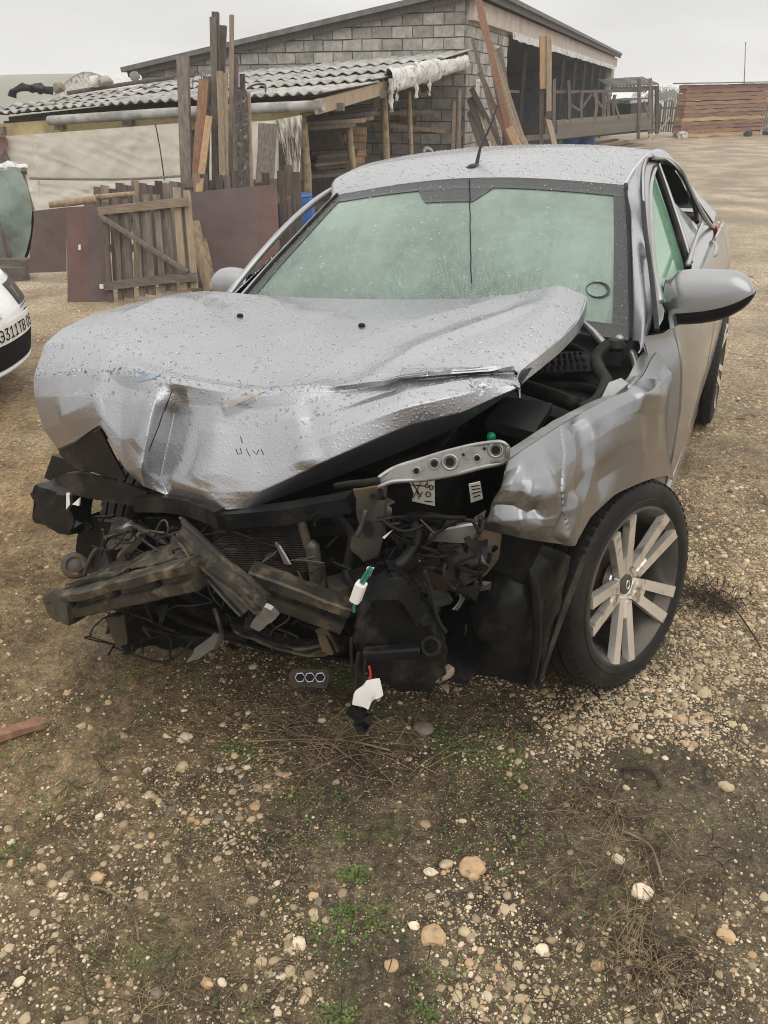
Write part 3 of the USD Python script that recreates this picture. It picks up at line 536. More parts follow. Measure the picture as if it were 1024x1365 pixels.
for px, py, r_, lab in ((905, 180, .18, 'grey bundle of film at the left foot of the timber stack'), (992, 178, .15, 'dark lump by the right foot of the timber stack'), (1018, 176, .2, 'dark heap at the far right beside the timber stack')):
    c = on(px, py, z=.1); m = trimesh.creation.icosphere(3, r_); m.vertices *= (1.3, 1, .9); m.vertices += normal_jit(m.vertices, .09, 9, 3); m.apply_translation(c - [0, .5, 0])
    obj('refuse_bundle', m, M['film'] if px == 905 else M['dark'], smooth=True, label=lab, cat='bundle')
# ------------------------------------------------------------------ lean-to with the corrugated roof
lt = thing('lean_to', 'low lean-to shed with ochre wall band and grey corrugated roof', 'shed')
eave = np.array([on(436, 126, y=11.2), on(330, 131, y=11.62), on(200, 139, y=12.1), on(90, 147, y=12.55), on(-60, 158, y=13.1)])
topl = np.array([on(626, 67, y=17.35), on(450, 83, pt=G_(0, 0, .15), n=GN), on(310, 97, pt=G_(0, 0, .15), n=GN), on(150, 121, y=18.2), on(-60, 150, y=16.0)])
ev, tl = spline(eave, 200), spline(topl, 200)
NR, NC = 4, 5
def roofpt(u, v):
    i = u * 199; a = int(np.clip(math.floor(i), 0, 198)); f = i - a
    e = ev[a] * (1 - f) + ev[a + 1] * f; t = tl[a] * (1 - f) + tl[a + 1] * f
    p = e + (t - e) * v; p[2] -= .05 * math.sin(math.pi * min(max(v, 0), 1)); return p
for r_ in range(NR):
    for c_ in range(NC):
        u0, u1 = c_ / NC - .004, (c_ + 1) / NC + .004
        v0, v1 = r_ / NR - .015, (r_ + 1) / NR + .03
        us = np.linspace(max(u0, 0), min(u1, 1), 57); tw = rng.normal(0, .008); lift = rng.uniform(.028, .05)
        g = np.array([[roofpt(u, v) + UP * (.019 * math.sin(2 * math.pi * (u * NC * 7.5)) + lift * (1 - k / 4) + .004 * c_ % 2 + tw * (1 - k / 4)) for u in us] for k, v in enumerate(np.linspace(v0, v1, 5))])
        obj('corrugated_sheet', shell(g, .012), M['slate'], lt, smooth=45)
def evp(u, dz=0, back=0): 
    p = roofpt(u, back / 6.5); p[2] += dz - .02; return p
gut = [evp(u, -.085, -.10) for u in (.0, .3, .55, .72)]
obj('gutter_pipe', tube([p + [0, -.06, 0] for p in gut], .06, 14, 20), M['slate'], lt, smooth=50)
# wall under the eave
wl = [evp(u, -.09, .25) for u in np.linspace(.075, 1, 20)]
band = np.array([[p + UP * .0 for p in wl], [p * [1, 1, 0] + UP * (p[2] - .24) for p in wl]])
obj('wall_band', shell(band, .12), M['yellowwall'], lt)
low = np.array([[p * [1, 1, 0] + UP * (p[2] - .24) for p in wl], [p * [1, 1, 0] for p in wl]])
obj('wall', shell(low + [.01, .03, 0], .10), M['mortar'], lt)
obj('batten', tube([p * [1, 1, 0] + UP * (p[2] - .245) + [0, -.04, 0] for p in wl], .014, 6), M['wood_grey'], lt)
for u in (.335, .51, .70, .87):
    p = evp(u, -.17, .1); obj('beam_end', bar(p + [0, -.10, 0], p + [.15, .6, .03], .13, .09), M['wood_grey'], lt)
# rake side: beam, purlins, posts of the open bay
rk0, rk1 = roofpt(0, -.01), roofpt(0, 1)
rake = lambda v, dz=0, o=0: roofpt(0, v) + UP * dz + GD * -o
obj('rake_beam', bar(rake(-.03, -.11, -.06), rake(.55, -.10, -.06), .05, .16, seg=6, warp=.015), M['wood_tan'], lt)
obj('rake_beam', bar(rake(.52, -.11, -.1), rake(.99, -.10, -.1), .05, .12, seg=6, warp=.015), M['wood_grey'], lt)
for v in (.06, .3, .55, .8): obj('purlin', bar(rake(v, -.17, .05), roofpt(.9, v) + UP * -.17, .07, .09), M['wood_grey'], lt)
def gz(p): return np.array([p[0], p[1], 0])
POST = [((409, 250), (404, 150), 11.35, .05, 'log'), ((472, 255), (464, 160), 12.6, .055, 'log'), ((514, 235), (511, 118), 13.6, .06, 'log'), ((547, 225), (545, 122), 14.6, .045, 'log'), ((607, 212), (612, 118), 16.2, .05, 'wood_grey')]
for b, t_, Y, r_, m in POST:
    B, T_ = on(*b, y=Y), on(*t_, y=Y); B[2] = 0
    obj('post', tube([B, (B + T_) / 2 + [.025, 0, 0], T_], [r_, r_ * .95, r_ * .85], 9, 3), M[m], lt, smooth=50)
obj('wall_plank', bar(on(402, 240, y=11.4), on(400, 158, y=11.4), .10, .03, up=(0, 1, 0)), M['wood_tan'], lt)
obj('cross_beam', bar(on(405, 150, y=11.6), on(420, 143, y=12.0), .05, .1), M['wood_tan'], lt)
obj('brace', bar(on(444, 165, y=12.7), on(470, 210, y=12.7), .07, .05), M['wood_grey'], lt)
obj('bay_rail', bar(on(520, 167, y=16.6), on(618, 178, y=16.9), .04, .07), M['wood_tan'], lt)
obj('bay_rail', bar(on(500, 152, y=16.0), on(576, 148, y=16.6), .04, .06), M['wood_grey'], lt)
obj('rear_sheet', poly3([on(402, 165, y=15), on(468, 165, y=15.4), on(468, 262, y=15.4), on(402, 262, y=15)], .04), M['wood_dark'], lt)
# planks stored in the bay
for i, (a, b, Y, m) in enumerate([((398, 172), (470, 166), 12.2, 'wood_grey'), ((403, 165), (484, 160), 12.4, 'wood_tan'), ((404, 168), (495, 157), 12.7, 'wood_grey'), ((425, 158), (500, 150), 12.9, 'wood_grey'), ((440, 150), (499, 145), 13.1, 'wood_purple'), ((455, 146), (490, 141), 13.3, 'wood_grey')]):
    obj('stored_plank', bar(on(*a, y=Y), on(*b, y=Y + .35), .22, .05), M[m], label=['lowest grey plank stored across the lean-to bay', 'tan plank end second up in the lean-to bay rack', 'long grey plank sticking out to the right in the lean-to bay', 'grey plank resting on the bay rack below the two top ones', 'purplish plank second from the top in the bay rack', 'short grey plank on top of the bay rack'][i], cat='plank', group='planks stored in the open bay')
for i in range(11):
    y_ = 232 - i * 5.2; Y = 12.9
    obj('stacked_plank', bar(on(400 + rng.uniform(0, 18), y_ + 3, y=Y + .3), on(470 + rng.uniform(0, 26), y_ - 3 + rng.normal(0, 1.5), y=Y + .8), .25, .05, up=(0, 0, 1)), M[['wood_dark', 'wood_grey', 'wood_purple', 'wood_tan'][rng.integers(0, 4)]], group='dark boards heaped at the floor of the open bay', label=['lowest', 'second lowest', 'third', 'middle', 'fifth', 'sixth', 'topmost'][min(i, 6)] + ' weathered board counted upwards in the heap low in the open bay', cat='board') if i < 7 else None
bs = thing('brick_pile', 'tan pile of flat slabs standing behind the bay posts', 'pile')
for i in range(6):
    p = on(474, 222 - i * 9.5, y=13.6); obj('slab', box(.30 + rng.normal(0, .02), .25, .105, p + [rng.normal(0, .012), 0, 0]), M['wood_orange'] if i != 3 else M['wood_tan'], bs)
obj('leaning_board', bar(on(605, 210, y=16.5), on(608, 136, y=16.95), .12, .035, up=(0, 1, 0)), M['wood_tan'], label='tan board leaning on the block wall inside the bay', cat='board')
bx = thing('wall_box', 'small rust-red box fixed on the block wall in the bay', 'box', G_(1.05, 1.28, .12))
obj('case', box(.34, .14, .3), M['rustred'], bx); obj('lid', box(.30, .02, .12, (0, -.085, .06)), M['wood_orange'], bx)
cl = thing('rope_coil', 'pale coil of rope hanging on the block wall in the bay', 'rope', G_(.75, 1.85, .12))
cc_ = [tube([(r_ * math.sin(a) * .7, -.02 * k, r_ * math.cos(a) * 1.3) for a in np.linspace(0, 6.28, 26)], .012, 5) for k, r_ in enumerate((.14, .16, .18))]
obj('coil', cc_[0], M['film'], cl); obj('coil', cc_[1], M['film'], cl); obj('coil', cc_[2], M['film'], cl)
hb = tube([on(565, 205, y=16.4), on(568, 197, y=16.4), on(574, 199, y=16.4), on(577, 208, y=16.4)], .03, 7, 10)
obj('bent_hose', hb, M['film'], label='short pale bent hose on the floor of the bay', cat='hose')

# rolled film under the rake
rl = thing('film_roll', 'ragged roll of dirty white plastic film tied under the roof edge', 'film roll')
ra, rb = on(520, 108, y=13.2), on(622, 83, y=16.7)
ax = (rb - ra) / np.linalg.norm(rb - ra)
def rollgrid(u0, u1, rad, seed, n=40):
    return np.array([[ra + (rb - ra) * u + (rad * (1 + .35 * (meshkit.fbm(np.array([u * 14, math.cos(a) * 1.5, math.sin(a) * 1.5 + seed]), 3) - .5) * 2)) * (math.cos(a) * np.array([.55, -.45, 0]) + math.sin(a) * UP) for a in np.linspace(0, 2 * math.pi, 25)] for u in np.linspace(u0, u1, n)])
obj('roll', shell(rollgrid(-.02, .56, .15, 1), .006), M['film'], rl, smooth=60); obj('roll', shell(rollgrid(.52, 1.0, .11, 5), .006), M['film'], rl, smooth=60)
for u, ln, w, sd in ((.0, .42, .16, 2), (.06, .30, .12, 3), (.28, .34, .2, 4), (.44, .36, .16, 6)):
    g = np.array([[ra + ax * ((u * np.linalg.norm(rb - ra)) + w * (j / 8 - .5) * (1 - .5 * k / 9)) + np.array([.02, -.16, 0]) + UP * (.03 - ln * k / 9) + np.array([.5, -.5, 0]) * (meshkit.noise(np.array([j * .9, k * .8, sd])) - .5) * .12 for j in range(9)] for k in range(10)])
    obj('torn_flap', shell(g, .004), M['film'], rl, smooth=60)

# pale tarps hung on the lean-to wall
def tarp(px0, px1, py0, py1, Y0, Y1, nx, nz, seed, amp=.05, tilt=0.0, wav=1.0):
    out = []
    for k in np.linspace(0, 1, nz):
        row = []
        for u in np.linspace(0, 1, nx):
            px = px0[0] + (px1[0] - px0[0]) * u if k == 0 else (px0[0] + (px0[1] - px0[0]) * k) + ((px1[0] + (px1[1] - px1[0]) * k) - (px0[0] + (px0[1] - px0[0]) * k)) * u
            ta, tb = py0[0] + (py0[1] - py0[0]) * u, py1[0] + (py1[1] - py1[0]) * u
            p = on(px, ta + (tb - ta) * k, y=Y0 + (Y1 - Y0) * u)
            f = meshkit.fbm(np.array([u * nx * .10 * wav + k * 2.4, k * 1.3, seed]), 4) - .5
            g2 = abs(meshkit.noise(np.array([u * 9 * wav - k * 5, k * 4, seed + 7])) - .5)
            p[1] -= .06 + amp * (f * 2 - g2) * (.25 + .75 * math.sin(math.pi * min(1, k * .9 + .08))) * (1 if wav > 1 else .8) + tilt * k
            row.append(p)
        out.append(row)
    return shell(np.array(out), .004)
obj('hanging_tarp', tarp((2, 28), (252, 250), (182, 163), (241, 236), 12.3, 11.35, 90, 34, 3, .03), M['tarp'], smooth=60, label='big creased white tarp hung along the ochre lean-to wall', cat='tarpaulin')
obj('hanging_tarp', tarp((30, 44), (250, 246), (240, 234), (279, 268), 12.15, 11.3, 70, 18, 9, .06, .1), M['tarp'], smooth=60, label='lower white tarp sheet hanging below the big creased one', cat='tarpaulin')
obj('hanging_tarp', tarp((262, 266), (372, 372), (166, 160), (240, 238), 11.45, 11.1, 40, 22, 14, .05), M['tarp'], smooth=60, label='white tarp on the wall behind the standing boards', cat='tarpaulin')
obj('hanging_tarp', tarp((366, 385), (403, 400), (160, 153), (222, 240), 11.0, 10.95, 40, 30, 21, .16, .06, 2.2), M['tarp'], smooth=60, label='white tarp drape bunched at the lean-to corner post', cat='tarpaulin')
for a, b, m in (((207, 165), (219, 240), 'dark'), ((47, 190), (52, 262), 'film')):
    obj('tarp_cord', tube([on(*a, y=11.35 if a[0] > 100 else 11.9), on((a[0] + b[0]) / 2 + 1, (a[1] + b[1]) / 2, y=11.3 if a[0] > 100 else 11.85), on(*b, y=11.3 if a[0] > 100 else 11.85)], .008, 5, 6), M[m], label='dark cord tied vertically across the big white tarp' if m == 'dark' else 'pale frayed cord hanging at the left end of the tarp', cat='cord')
rl2 = [on(40, 237.5, y=11.85), on(150, 239, y=11.4), on(248, 234, y=11.05)]
obj('wall_pole', tube(rl2, .016, 7, 12), M['wood_grey'], label='thin pole pinning the lower hem of the white tarp', cat='pole')
rg = np.array([[on(-4 + 3 * math.sin(k) + 10 * u, 182 + k * 5.2, y=12.2 - .05 * u) for u in (0, .3, .6, 1)] for k in range(7)])
obj('red_rag', shell(crumple(resample(rg, 16, 8), .05, 6, 3), .006), M['rustred'], smooth=60, label='dark red rag hanging at the far left of the tarp', cat='rag')

# junk on the roof's left end
jm = tube([on(14, 130, y=15), on(18, 121, y=15), on(36, 117, y=15.1), on(50, 117, y=15.2), on(70, 122, y=15.2)], .05, 7, 16); jm.vertices += normal_jit(jm.vertices, .06, 7)
jb = trimesh.creation.icosphere(3, .12); jb.vertices *= (1.3, 1, .35); jb.vertices += normal_jit(jb.vertices, .08, 9, 4); jb.apply_translation(on(52, 119, y=15.2))
jk = thing('crumpled_cover', 'black crumpled hose and cover lying on the roof at left', 'cover'); obj('hose', jm, M['rubber'], jk, smooth=60); obj('cover', jb, M['rubber'], jk, smooth=60)
for i, (px, py, s, m, lab) in enumerate([(80, 117, .10, 'wood_tan', 'tan block lying on the roof beside the black cover'), (127, 108, .10, 'tarp', 'pale stone block on the roof ridge at left'), (140, 108, .11, 'block', 'grey stone beside the pale block on the roof'), (180, 102, .09, 'block', 'small grey stone on the roof near the gable end')]):
    q = on(px, py, y=17.2); m_ = trimesh.creation.icosphere(2, s); m_.vertices *= (1.25, .9, .8); m_.vertices += normal_jit(m_.vertices, .06, 8, i); m_.apply_translation(q)
    obj('roof_stone', m_, M[m], smooth=50, label=lab, cat='stone')
obj('roof_pole', tube([on(90, 124, y=16.9), on(160, 113, y=17.6), on(230, 103, y=18.4)], .035, 6, 6), M['wood_dark'], label='dark pole lying along the roof top at left', cat='pole')
# polytunnel film arch beyond
ar = np.array([[np.array([q[0], 33 + d, max(0, z)]) for q, z in ((on(px, 120, y=33), 1.75 + h_) for px, h_ in zip(np.linspace(70, 168, 24), .75 * np.sin(np.linspace(0, math.pi, 24)) - .1))] for d in (0, 3, 6, 9)])
pt_ = thing('polytunnel', 'pale film arch of a polytunnel beyond the lean-to roof', 'polytunnel'); obj('film_cover', shell(resample(ar, 12, 40), .02), M['film'], pt_, smooth=60); obj('end_panel', poly3(ar[0] + [0, .05, 0], .03), M['film'], pt_)

# ------------------------------------------------------------------ fence, gate and rusty sheets in front of the lean-to
FA, FB = np.array([on(122, 350, y=8.25)[0], 8.25, 0]), np.array([on(402, 300, y=8.55)[0], 8.55, 0])
pf = thing('picket_fence', 'weathered wooden picket fence standing behind the gate and sheets', 'fence')
n = 27
for i in range(n):
    u = (i + .5) / n; px = 124 + 276 * u; top = 249 - 21 * u + rng.normal(0, 5.5)
    if 330 < px < 345: top += 6
    b = FA + (FB - FA) * u + [0, rng.normal(0, .012), 0]
    T_ = on(px, top, y=b[1] + .02)
    obj('picket', bar([b[0] + rng.normal(0, .02), b[1], 0], T_, rng.uniform(.055, .085), .022, up=(0, 1, 0), seg=3, warp=.004), M[['wood_purple', 'wood_purple', 'wood_grey', 'wood_dark', 'wood_tan'][rng.integers(0, 5)]], pf)
for z in (.3, .72): obj('rail', bar(FA + [0, .04, z], FB + [0, .04, z], .04, .07), M['wood_grey_h'], pf)
obj('lying_pole', tube([on(66, 273, y=8.0), on(100, 269, y=8.02), on(128, 265, y=8.05)], [.028, .035, .033], 9, 5), M['log'], smooth=50, label='peeled pole lying atop the brown sheet left of the gate', cat='pole')
obj('lying_pole', tube([on(128, 263, y=8.12), on(180, 258, y=8.15)], [.026, .022], 8, 4), M['log'], smooth=50, label='short pale pole behind the gate top', cat='pole')

gt = thing('wooden_gate', 'weathered slatted wooden gate with diagonal brace propped against the fence', 'gate')
def gp(px, py, o=0):
    q = on(px, py, pt=(on(150, 403, z=0)), n=(-.52 * .5, -.95, .10)); return q + np.array([.25, .95, 0]) * o
for i in range(9):
    u = i / 8; xt, yt = 140 + 109 * u, 277 - 17 * u - 8 + rng.normal(0, 2.5); xb, yb = 147.5 + 112 * u, 402 - 18 * u
    obj('slat', bar(gp(xb, yb), gp(xt, yt), .052 + rng.uniform(-.008, .012), .02, up=(.25, .95, 0), seg=4, warp=.003), M[['wood_tan', 'wood_grey', 'wood_grey', 'wood_purple'][rng.integers(0, 4)]], gt)
    if i < 8 and i % 2 == 1:
        obj('slat', bar(gp(xb + 7, yb - 2, .03), gp(xt + 7, yt + 14, .03), .06, .02, up=(.25, .95, 0), seg=3, warp=.003), M['wood_grey'], gt)
obj('top_rail', bar(gp(134, 281, -.03), gp(251, 268, -.03), .03, .065, seg=5, warp=.006), M['wood_tan_h'], gt)
obj('bottom_rail', bar(gp(142, 381, -.03), gp(265, 368, -.03), .03, .068, seg=5, warp=.006), M['wood_grey_h'], gt)
obj('diagonal_brace', bar(gp(139, 287, -.055), gp(254, 361, -.055), .025, .05, up=(.3, .95, 0), seg=4, warp=.004), M['wood_grey'], gt)
obj('hinge', box(.03, .02, .035, gp(140.5, 380, -.06)), M['paper'], gt)

def sheet(pts, Y, th=.004): return np.array([on(px, py, y=y_) for (px, py), y_ in zip(pts, Y)])
def metal_sheet(corner, nm, label, m, seed, bands=()):
    """corner: tl, tr, br, bl (3-D); a buckled steel sheet with its rust bands as narrow sheets of their own"""
    tl_, tr_, br_, bl_ = corner
    G = resample(np.array([[tl_, tr_], [bl_, br_]]), 26, 26); G = G + normals(G) * ((meshkit.fbm(G * 3, 3, seed) - .5) * .035)[..., None]
    t = thing(nm, label, 'metal sheet')
    cuts = [0] + [b for bb in bands for b in bb[:2]] + [25]
    prev = 0
    for lo, hi, mm in list(bands) + [(25, 25, None)]:
        if lo > prev: obj('panel', shell(G[:, prev:lo + 1], .004), M[m], t, smooth=30)
        if mm: obj('rusty_strip', shell(G[:, lo:hi + 1], .004), M[mm], t, smooth=30)
        prev = hi
    return t
metal_sheet([on(47, 281, y=8.3), on(89, 276, y=8.2), on(88, 362, y=8.2), on(36, 364, y=8.3)], 'brown_sheet', 'dark brown steel sheet at far left behind the rust-banded one', 'rustsheet', 3)
rs_ = metal_sheet([on(88, 276, y=7.55), on(139, 273, y=7.5), on(146, 401, y=7.33), on(90, 404, y=7.35)], 'brown_sheet', 'brown steel sheet with a red rust band left of the gate', 'rustsheet', 5, [(0, 13, 'rustred')])
metal_sheet([on(250, 257, y=8.1), on(369, 245, y=8.2), on(375, 372, y=8.0), on(256, 388, y=7.95)], 'brown_sheet', 'large dark brown steel sheet right of the gate', 'rustsheet', 8, [(19, 25, 'rustred')])
obj('chalk_mark', [bar(on(106, 326, y=7.41), on(106, 333, y=7.40), .02, .002, up=(0, 1, 0)), bar(on(104.5, 326.5, y=7.405), on(107.5, 326.5, y=7.405), .008, .002, up=(0, 1, 0))], M['paper'], rs_)
obj('leaning_log', tube([on(280, 388, y=7.72), on(268, 340, y=7.80), on(259, 296, y=7.9)], [.055, .058, .05], 12, 7), M['log'], smooth=50, label='peeled log leaning on the large brown sheet beside the gate', cat='log')
obj('leaning_log', tube([on(287, 385, y=7.85), on(272, 318, y=7.98)], [.025, .022], 8, 4), M['log'], smooth=50, label='thin branch leaning behind the peeled log', cat='log')
bb = thing('blue_barrel', 'blue plastic barrel behind the pickets right of the brown sheets', 'barrel', (on(388, 300, y=9.0)[0], 9.0, 0))
obj('drum', revolve([(0, 0), (.23, 0), (.25, .02), (.25, .3), (.26, .32), (.25, .34), (.25, .66), (.22, .71), (0, .71)], 26, 'z'), M['bluebarrel'], bb, smooth=35); obj('rim', trimesh.creation.torus(.22, .013, 26, 8).apply_translation((0, 0, .71)), M['bluebarrel'], bb, smooth=True)

# tall boards standing behind the fence
SB = [((250, 252), (244, 75), 8.7, .085, .06, 'wood_grey', 'single thick grey post standing left of the board bunch'),
      ((262, 250), (272, 106), 8.6, .075, .03, 'wood_red', 'reddish board slanting at the left of the board bunch'),
      ((267, 250), (279, 155), 8.5, .05, .03, 'wood_orange', 'orange-edged board slanting in front of the bunch'),
      ((274, 246), (276, 102), 8.75, .06, .03, 'wood_grey', 'short grey board behind the slanting reddish ones'),
      ((286, 246), (284, 23), 8.75, .045, .04, 'wood_grey', 'tall grey board left of the tallest one in the bunch'),
      ((289, 246), (287, 16), 8.8, .05, .04, 'wood_dark', 'tallest board of the bunch, dark grey'),
      ((291, 246), (297, 34), 8.9, .06, .03, 'wood_purple', 'purplish board leaning right behind the tallest'),
      ((296, 246), (293, 95), 8.6, .05, .03, 'wood_tan', 'tan board right of the tall dark ones'),
      ((302, 246), (300, 98), 8.6, .045, .03, 'wood_tan', 'second tan board in the middle of the bunch'),
      ((308, 246), (309, 20), 8.7, .03, .03, 'wood_tan', 'very thin tall tan lath in the bunch'),
      ((314, 246), (313, 76), 8.75, .055, .03, 'wood_purple', 'purple-grey board right of the thin tall lath'),
      ((316, 246), (314, 126), 8.6, .05, .03, 'wood_grey', 'low grey board before the purple-grey one'),
      ((325, 246), (323, 99), 8.8, .04, .03, 'wood_dark', 'dark lath behind the bark slab'),
      ((324, 246), (322, 121), 8.55, .085, .035, 'bark', 'slab with dark flaky bark in the bunch'),
      ((333, 246), (330, 124), 8.6, .045, .03, 'wood_tan', 'rightmost tan board of the bunch'),
      ((353, 250), (357, 165), 10.6, .17, .03, 'wood_grey', 'wide grey board standing before the small tarp')]
for b, tp, Y, w, th, m, lab in SB:
    A, B = on(*b, y=Y - .1), on(*tp, y=Y + .15); A = A + (A - B) * (A[2] / (B[2] - A[2]))
    obj('standing_board', bar(A, B, w * 1.22, th, up=(.1, 1, 0), seg=5, warp=.006), M[m], label=lab, cat='board', group='tall boards standing behind the fence')
obj('roof_wire', tube([on(330, 118, y=11.5), on(345, 112, y=11.6), on(352, 112, y=11.6), on(354, 122, y=11.5)], .012, 5, 12), M['dark'], label='bent black wire sticking up at the roof edge', cat='wire')
obj('roof_wire', tube([on(257, 118, y=11.9), on(262, 95, y=12), on(268, 100, y=12), on(270, 112, y=12)], .006, 5, 12), M['dark'], label='loop of thin wire above the roof behind the thick post', cat='wire')

# grey-green film hung on a frame at the far left, with its timber sill
fg = []
for k in np.linspace(0, 1, 24):
    xr = np.interp(k, [0, .2, .45, .7, 1], [24, 38, 43, 40, 30]); row = []
    for u in np.linspace(0, 1, 30):
        p = on(-70 + (xr + 70) * u, 218 + 5 * u * (1 - k) + (352 - 218) * k, y=9.1 - .25 * u)
        p[1] -= .18 * math.sin(math.pi * u) * math.sin(math.pi * k) + .10 * (meshkit.fbm(np.array([u * 3, k * 4, 2]), 3) - .5); row.append(p)
    fg.append(row)
gf = thing('film_screen', 'billowed grey-green plastic film stretched on a wooden frame at far left', 'film screen')
obj('film', shell(np.array(fg), .005), M['greentarp'], gf, smooth=60)
obj('frame_pole', tube([on(30, 228, y=9.0), on(38, 262, y=9.0), on(44, 280, y=9.0)], .025, 7, 6), M['log'], gf, smooth=50)
obj('frame_pole', tube([on(-4, 295, y=8.55), on(8, 325, y=8.55), on(16, 353, y=8.6)], .03, 7, 6), M['wood_purple'], gf, smooth=50)
obj('edge_tube', tube([on(42, 280, y=8.92), on(43, 305, y=8.92), on(37, 335, y=8.92), on(29, 352, y=8.92)], .018, 7, 12), M['rubber'], gf, smooth=50)
obj('knotted_top', shell(crumple(resample(np.array([[on(px, py, y=9 - .1 * (k == 1)) for px in np.linspace(-20, 36, 6)] for k, py in enumerate((216, 224, 234))]), 14, 30), .09, 8, 4), .006), M['film'], gf, smooth=60)
obj('sill_beam', bar(on(-60, 357, y=8.5), on(40, 352, y=8.5), .14, .10, seg=5, warp=.01), M['wood_grey_h'], label='old timber sill lying under the grey-green film', cat='beam')
obj('sill_stone', bar(on(-60, 370, z=.03), on(38, 364, z=.03), .25, .14, seg=6, warp=.02), M['mortar'], label='worn concrete kerb under the timber sill at far left', cat='kerb')
# ------------------------------------------------------------------ the wrecked car (x to its left, y rearwards from the front axle, z up)
CR, CT = rotm(-.42, 0, -.04), np.array([-.07, 2.27, -.02])
CM = np.eye(4); CM[:3, :3] = CR; CM[:3, 3] = CT
car = thing('wrecked_car', 'grey silver saloon car with a crushed front and crumpled bonnet', 'car', mat4=CM)
CC = CR.T @ (CAMP - CT)
def P(px, py, y=None, x=None, z=None, pt=None, n=None):
    """a point of the car in its own frame: sighted at (px, py), lying on a plane of the car"""
    d = CR.T @ ray(px, py)
    if pt is None:
        i, v = (0, x) if x is not None else (1, y) if y is not None else (2, z)
        return CC + d * (v - CC[i]) / d[i]
    n = np.asarray(n, float); return CC + d * ((np.asarray(pt) - CC) @ n) / (d @ n)
def PP(lst): return np.array([P(a, b, y=c) for a, b, c in lst])
def part(name, mesh, m, smooth=False, parent=None, label=None): return obj(name, mesh, M.get(m, m), parent or car, smooth, label)
def flipx(m):
    m = tri(m).copy(); m.vertices = m.vertices * [-1, 1, 1]; m.faces = m.faces[:, ::-1]; return m
WPT, WN = (0, .42, .935), (0, -.375, .63)                    # windscreen plane
GPT, GN_ = (.79, 0, 1.0), (.38, 0, .20)                       # side glass plane
W = lambda px, py: P(px, py, pt=WPT, n=WN)
S = lambda px, py, o=0: P(px, py, pt=(.79 + o, 0, 1.0), n=GN_)

def nearest(G, p):
    d = np.linalg.norm(G - p, axis=2); i = np.unravel_index(d.argmin(), d.shape); return G[i], normals(G)[i]
# --- windscreen: pane with black border, rear-view mirror, ring mark, crack
def wgrid(pl, pr, k0=0.0):
    rows = []
    for (lx, ly), (rx, ry), my in pl:
        a, b = W(lx, ly), W(rx, ry)
        rows.append([a + (b - a) * u + np.array([0, -.86, .51]) * .0 for u in np.linspace(0, 1, 9)])
    return np.array(rows)
WL = [(450, 261), (421, 291), (392, 322), (361, 355), (329, 392), (300, 425)]
WR = [(834, 248), (837, 288), (839, 328), (840, 368), (841, 408), (841, 455)]
wr = np.array([[W(*l) + (W(*r) - W(*l)) * u for u in np.linspace(0, 1, 11)] for l, r in zip(WL, WR)])
bow = np.sin(np.linspace(0, math.pi, 11))
wr = wr + bow[None, :, None] * np.array([0, -.035, .045])
wr = resample(wr, 40, 80)
ws = part('windscreen', shell(wr[2:-2, 3:-3], .005), 'windshield', True)
fb = np.vstack([wr[:4].reshape(-1, 3)])
UPW = np.array([0, -.51, .86]) * .004
part('black_border', shell(wr[:4] + UPW, .003), 'frit', True, ws); part('black_border', shell(wr[-4:] + UPW, .003), 'frit', True, ws)
part('black_border', shell(wr[3:-3, -4:] + UPW, .003), 'frit', True, ws); part('black_border', shell(wr[3:-3, :4] + UPW, .003), 'frit', True, ws)
mg = np.array([[wr[3 + int(k), int(c)] + UPW for c in np.linspace(c0, c1, 10)] for k, (c0, c1) in enumerate([(27, 47), (28, 46), (29, 45), (30, 44), (31, 43)])])
part('mirror_patch', shell(mg, .003), 'frit', True, ws)
ring = [nearest(wr, W(797 + 15 * math.cos(a), 391 + 10 * math.sin(a)) + [0, -.012, .016])[0] * 0 + W(797 + 15 * math.cos(a), 391 + 10 * math.sin(a)) + [0, -.0085, .0125] for a in np.linspace(0, 6.283, 40)]
part('ring_mark', tube(ring, .0035, 5, cap=False), 'frit', True, ws)
ck = [W(630 + .02 * (y_ - 255) + 0.35 * math.sin(y_ * .23), y_) + np.array([0, -.035, .048]) + UPW for y_ in np.linspace(258, 396, 34)]
part('crack', tube(ck, .0016, 4), 'ink', True, ws)
part('rear_view_mirror', bar((-.11, .93, 1.20), (.11, .93, 1.20), .035, .07, bev=.012), 'blackplastic', True)
seal = [W(*q) + np.array([0, -.002, .006]) for q in WR]; part('windscreen_seal', tube(seal, .007, 6, 30), 'blackplastic', True)
seal = [W(*q) + np.array([0, -.002, .006]) for q in WL]; part('windscreen_seal', tube(seal, .007, 6, 30), 'blackplastic', True)
# --- roof
top0 = wr[0][np.linspace(0, 79, 11).astype(int)]                                                     # windscreen top edge
nx_ = len(top0); uu = np.linspace(-1, 1, nx_)
rrows = [top0]
for y, z, hw in ((1.20, 1.388, .582), (1.42, 1.420, .580), (1.7, 1.434, .575), (2.0, 1.430, .565), (2.3, 1.40, .55), (2.5, 1.365, .53)):
    rrows.append(np.array([[-.035 + hw * u, y + .02 - .05 * (1 - abs(u) ** 2) * (1.5 - min(y, 1.5)), z - .038 * abs(u) ** 2.4] for u in uu]))
rg_ = resample(np.array(rrows), 50, 60)
roof = part('roof', shell(rg_[::-1], .006), 'silver', True)
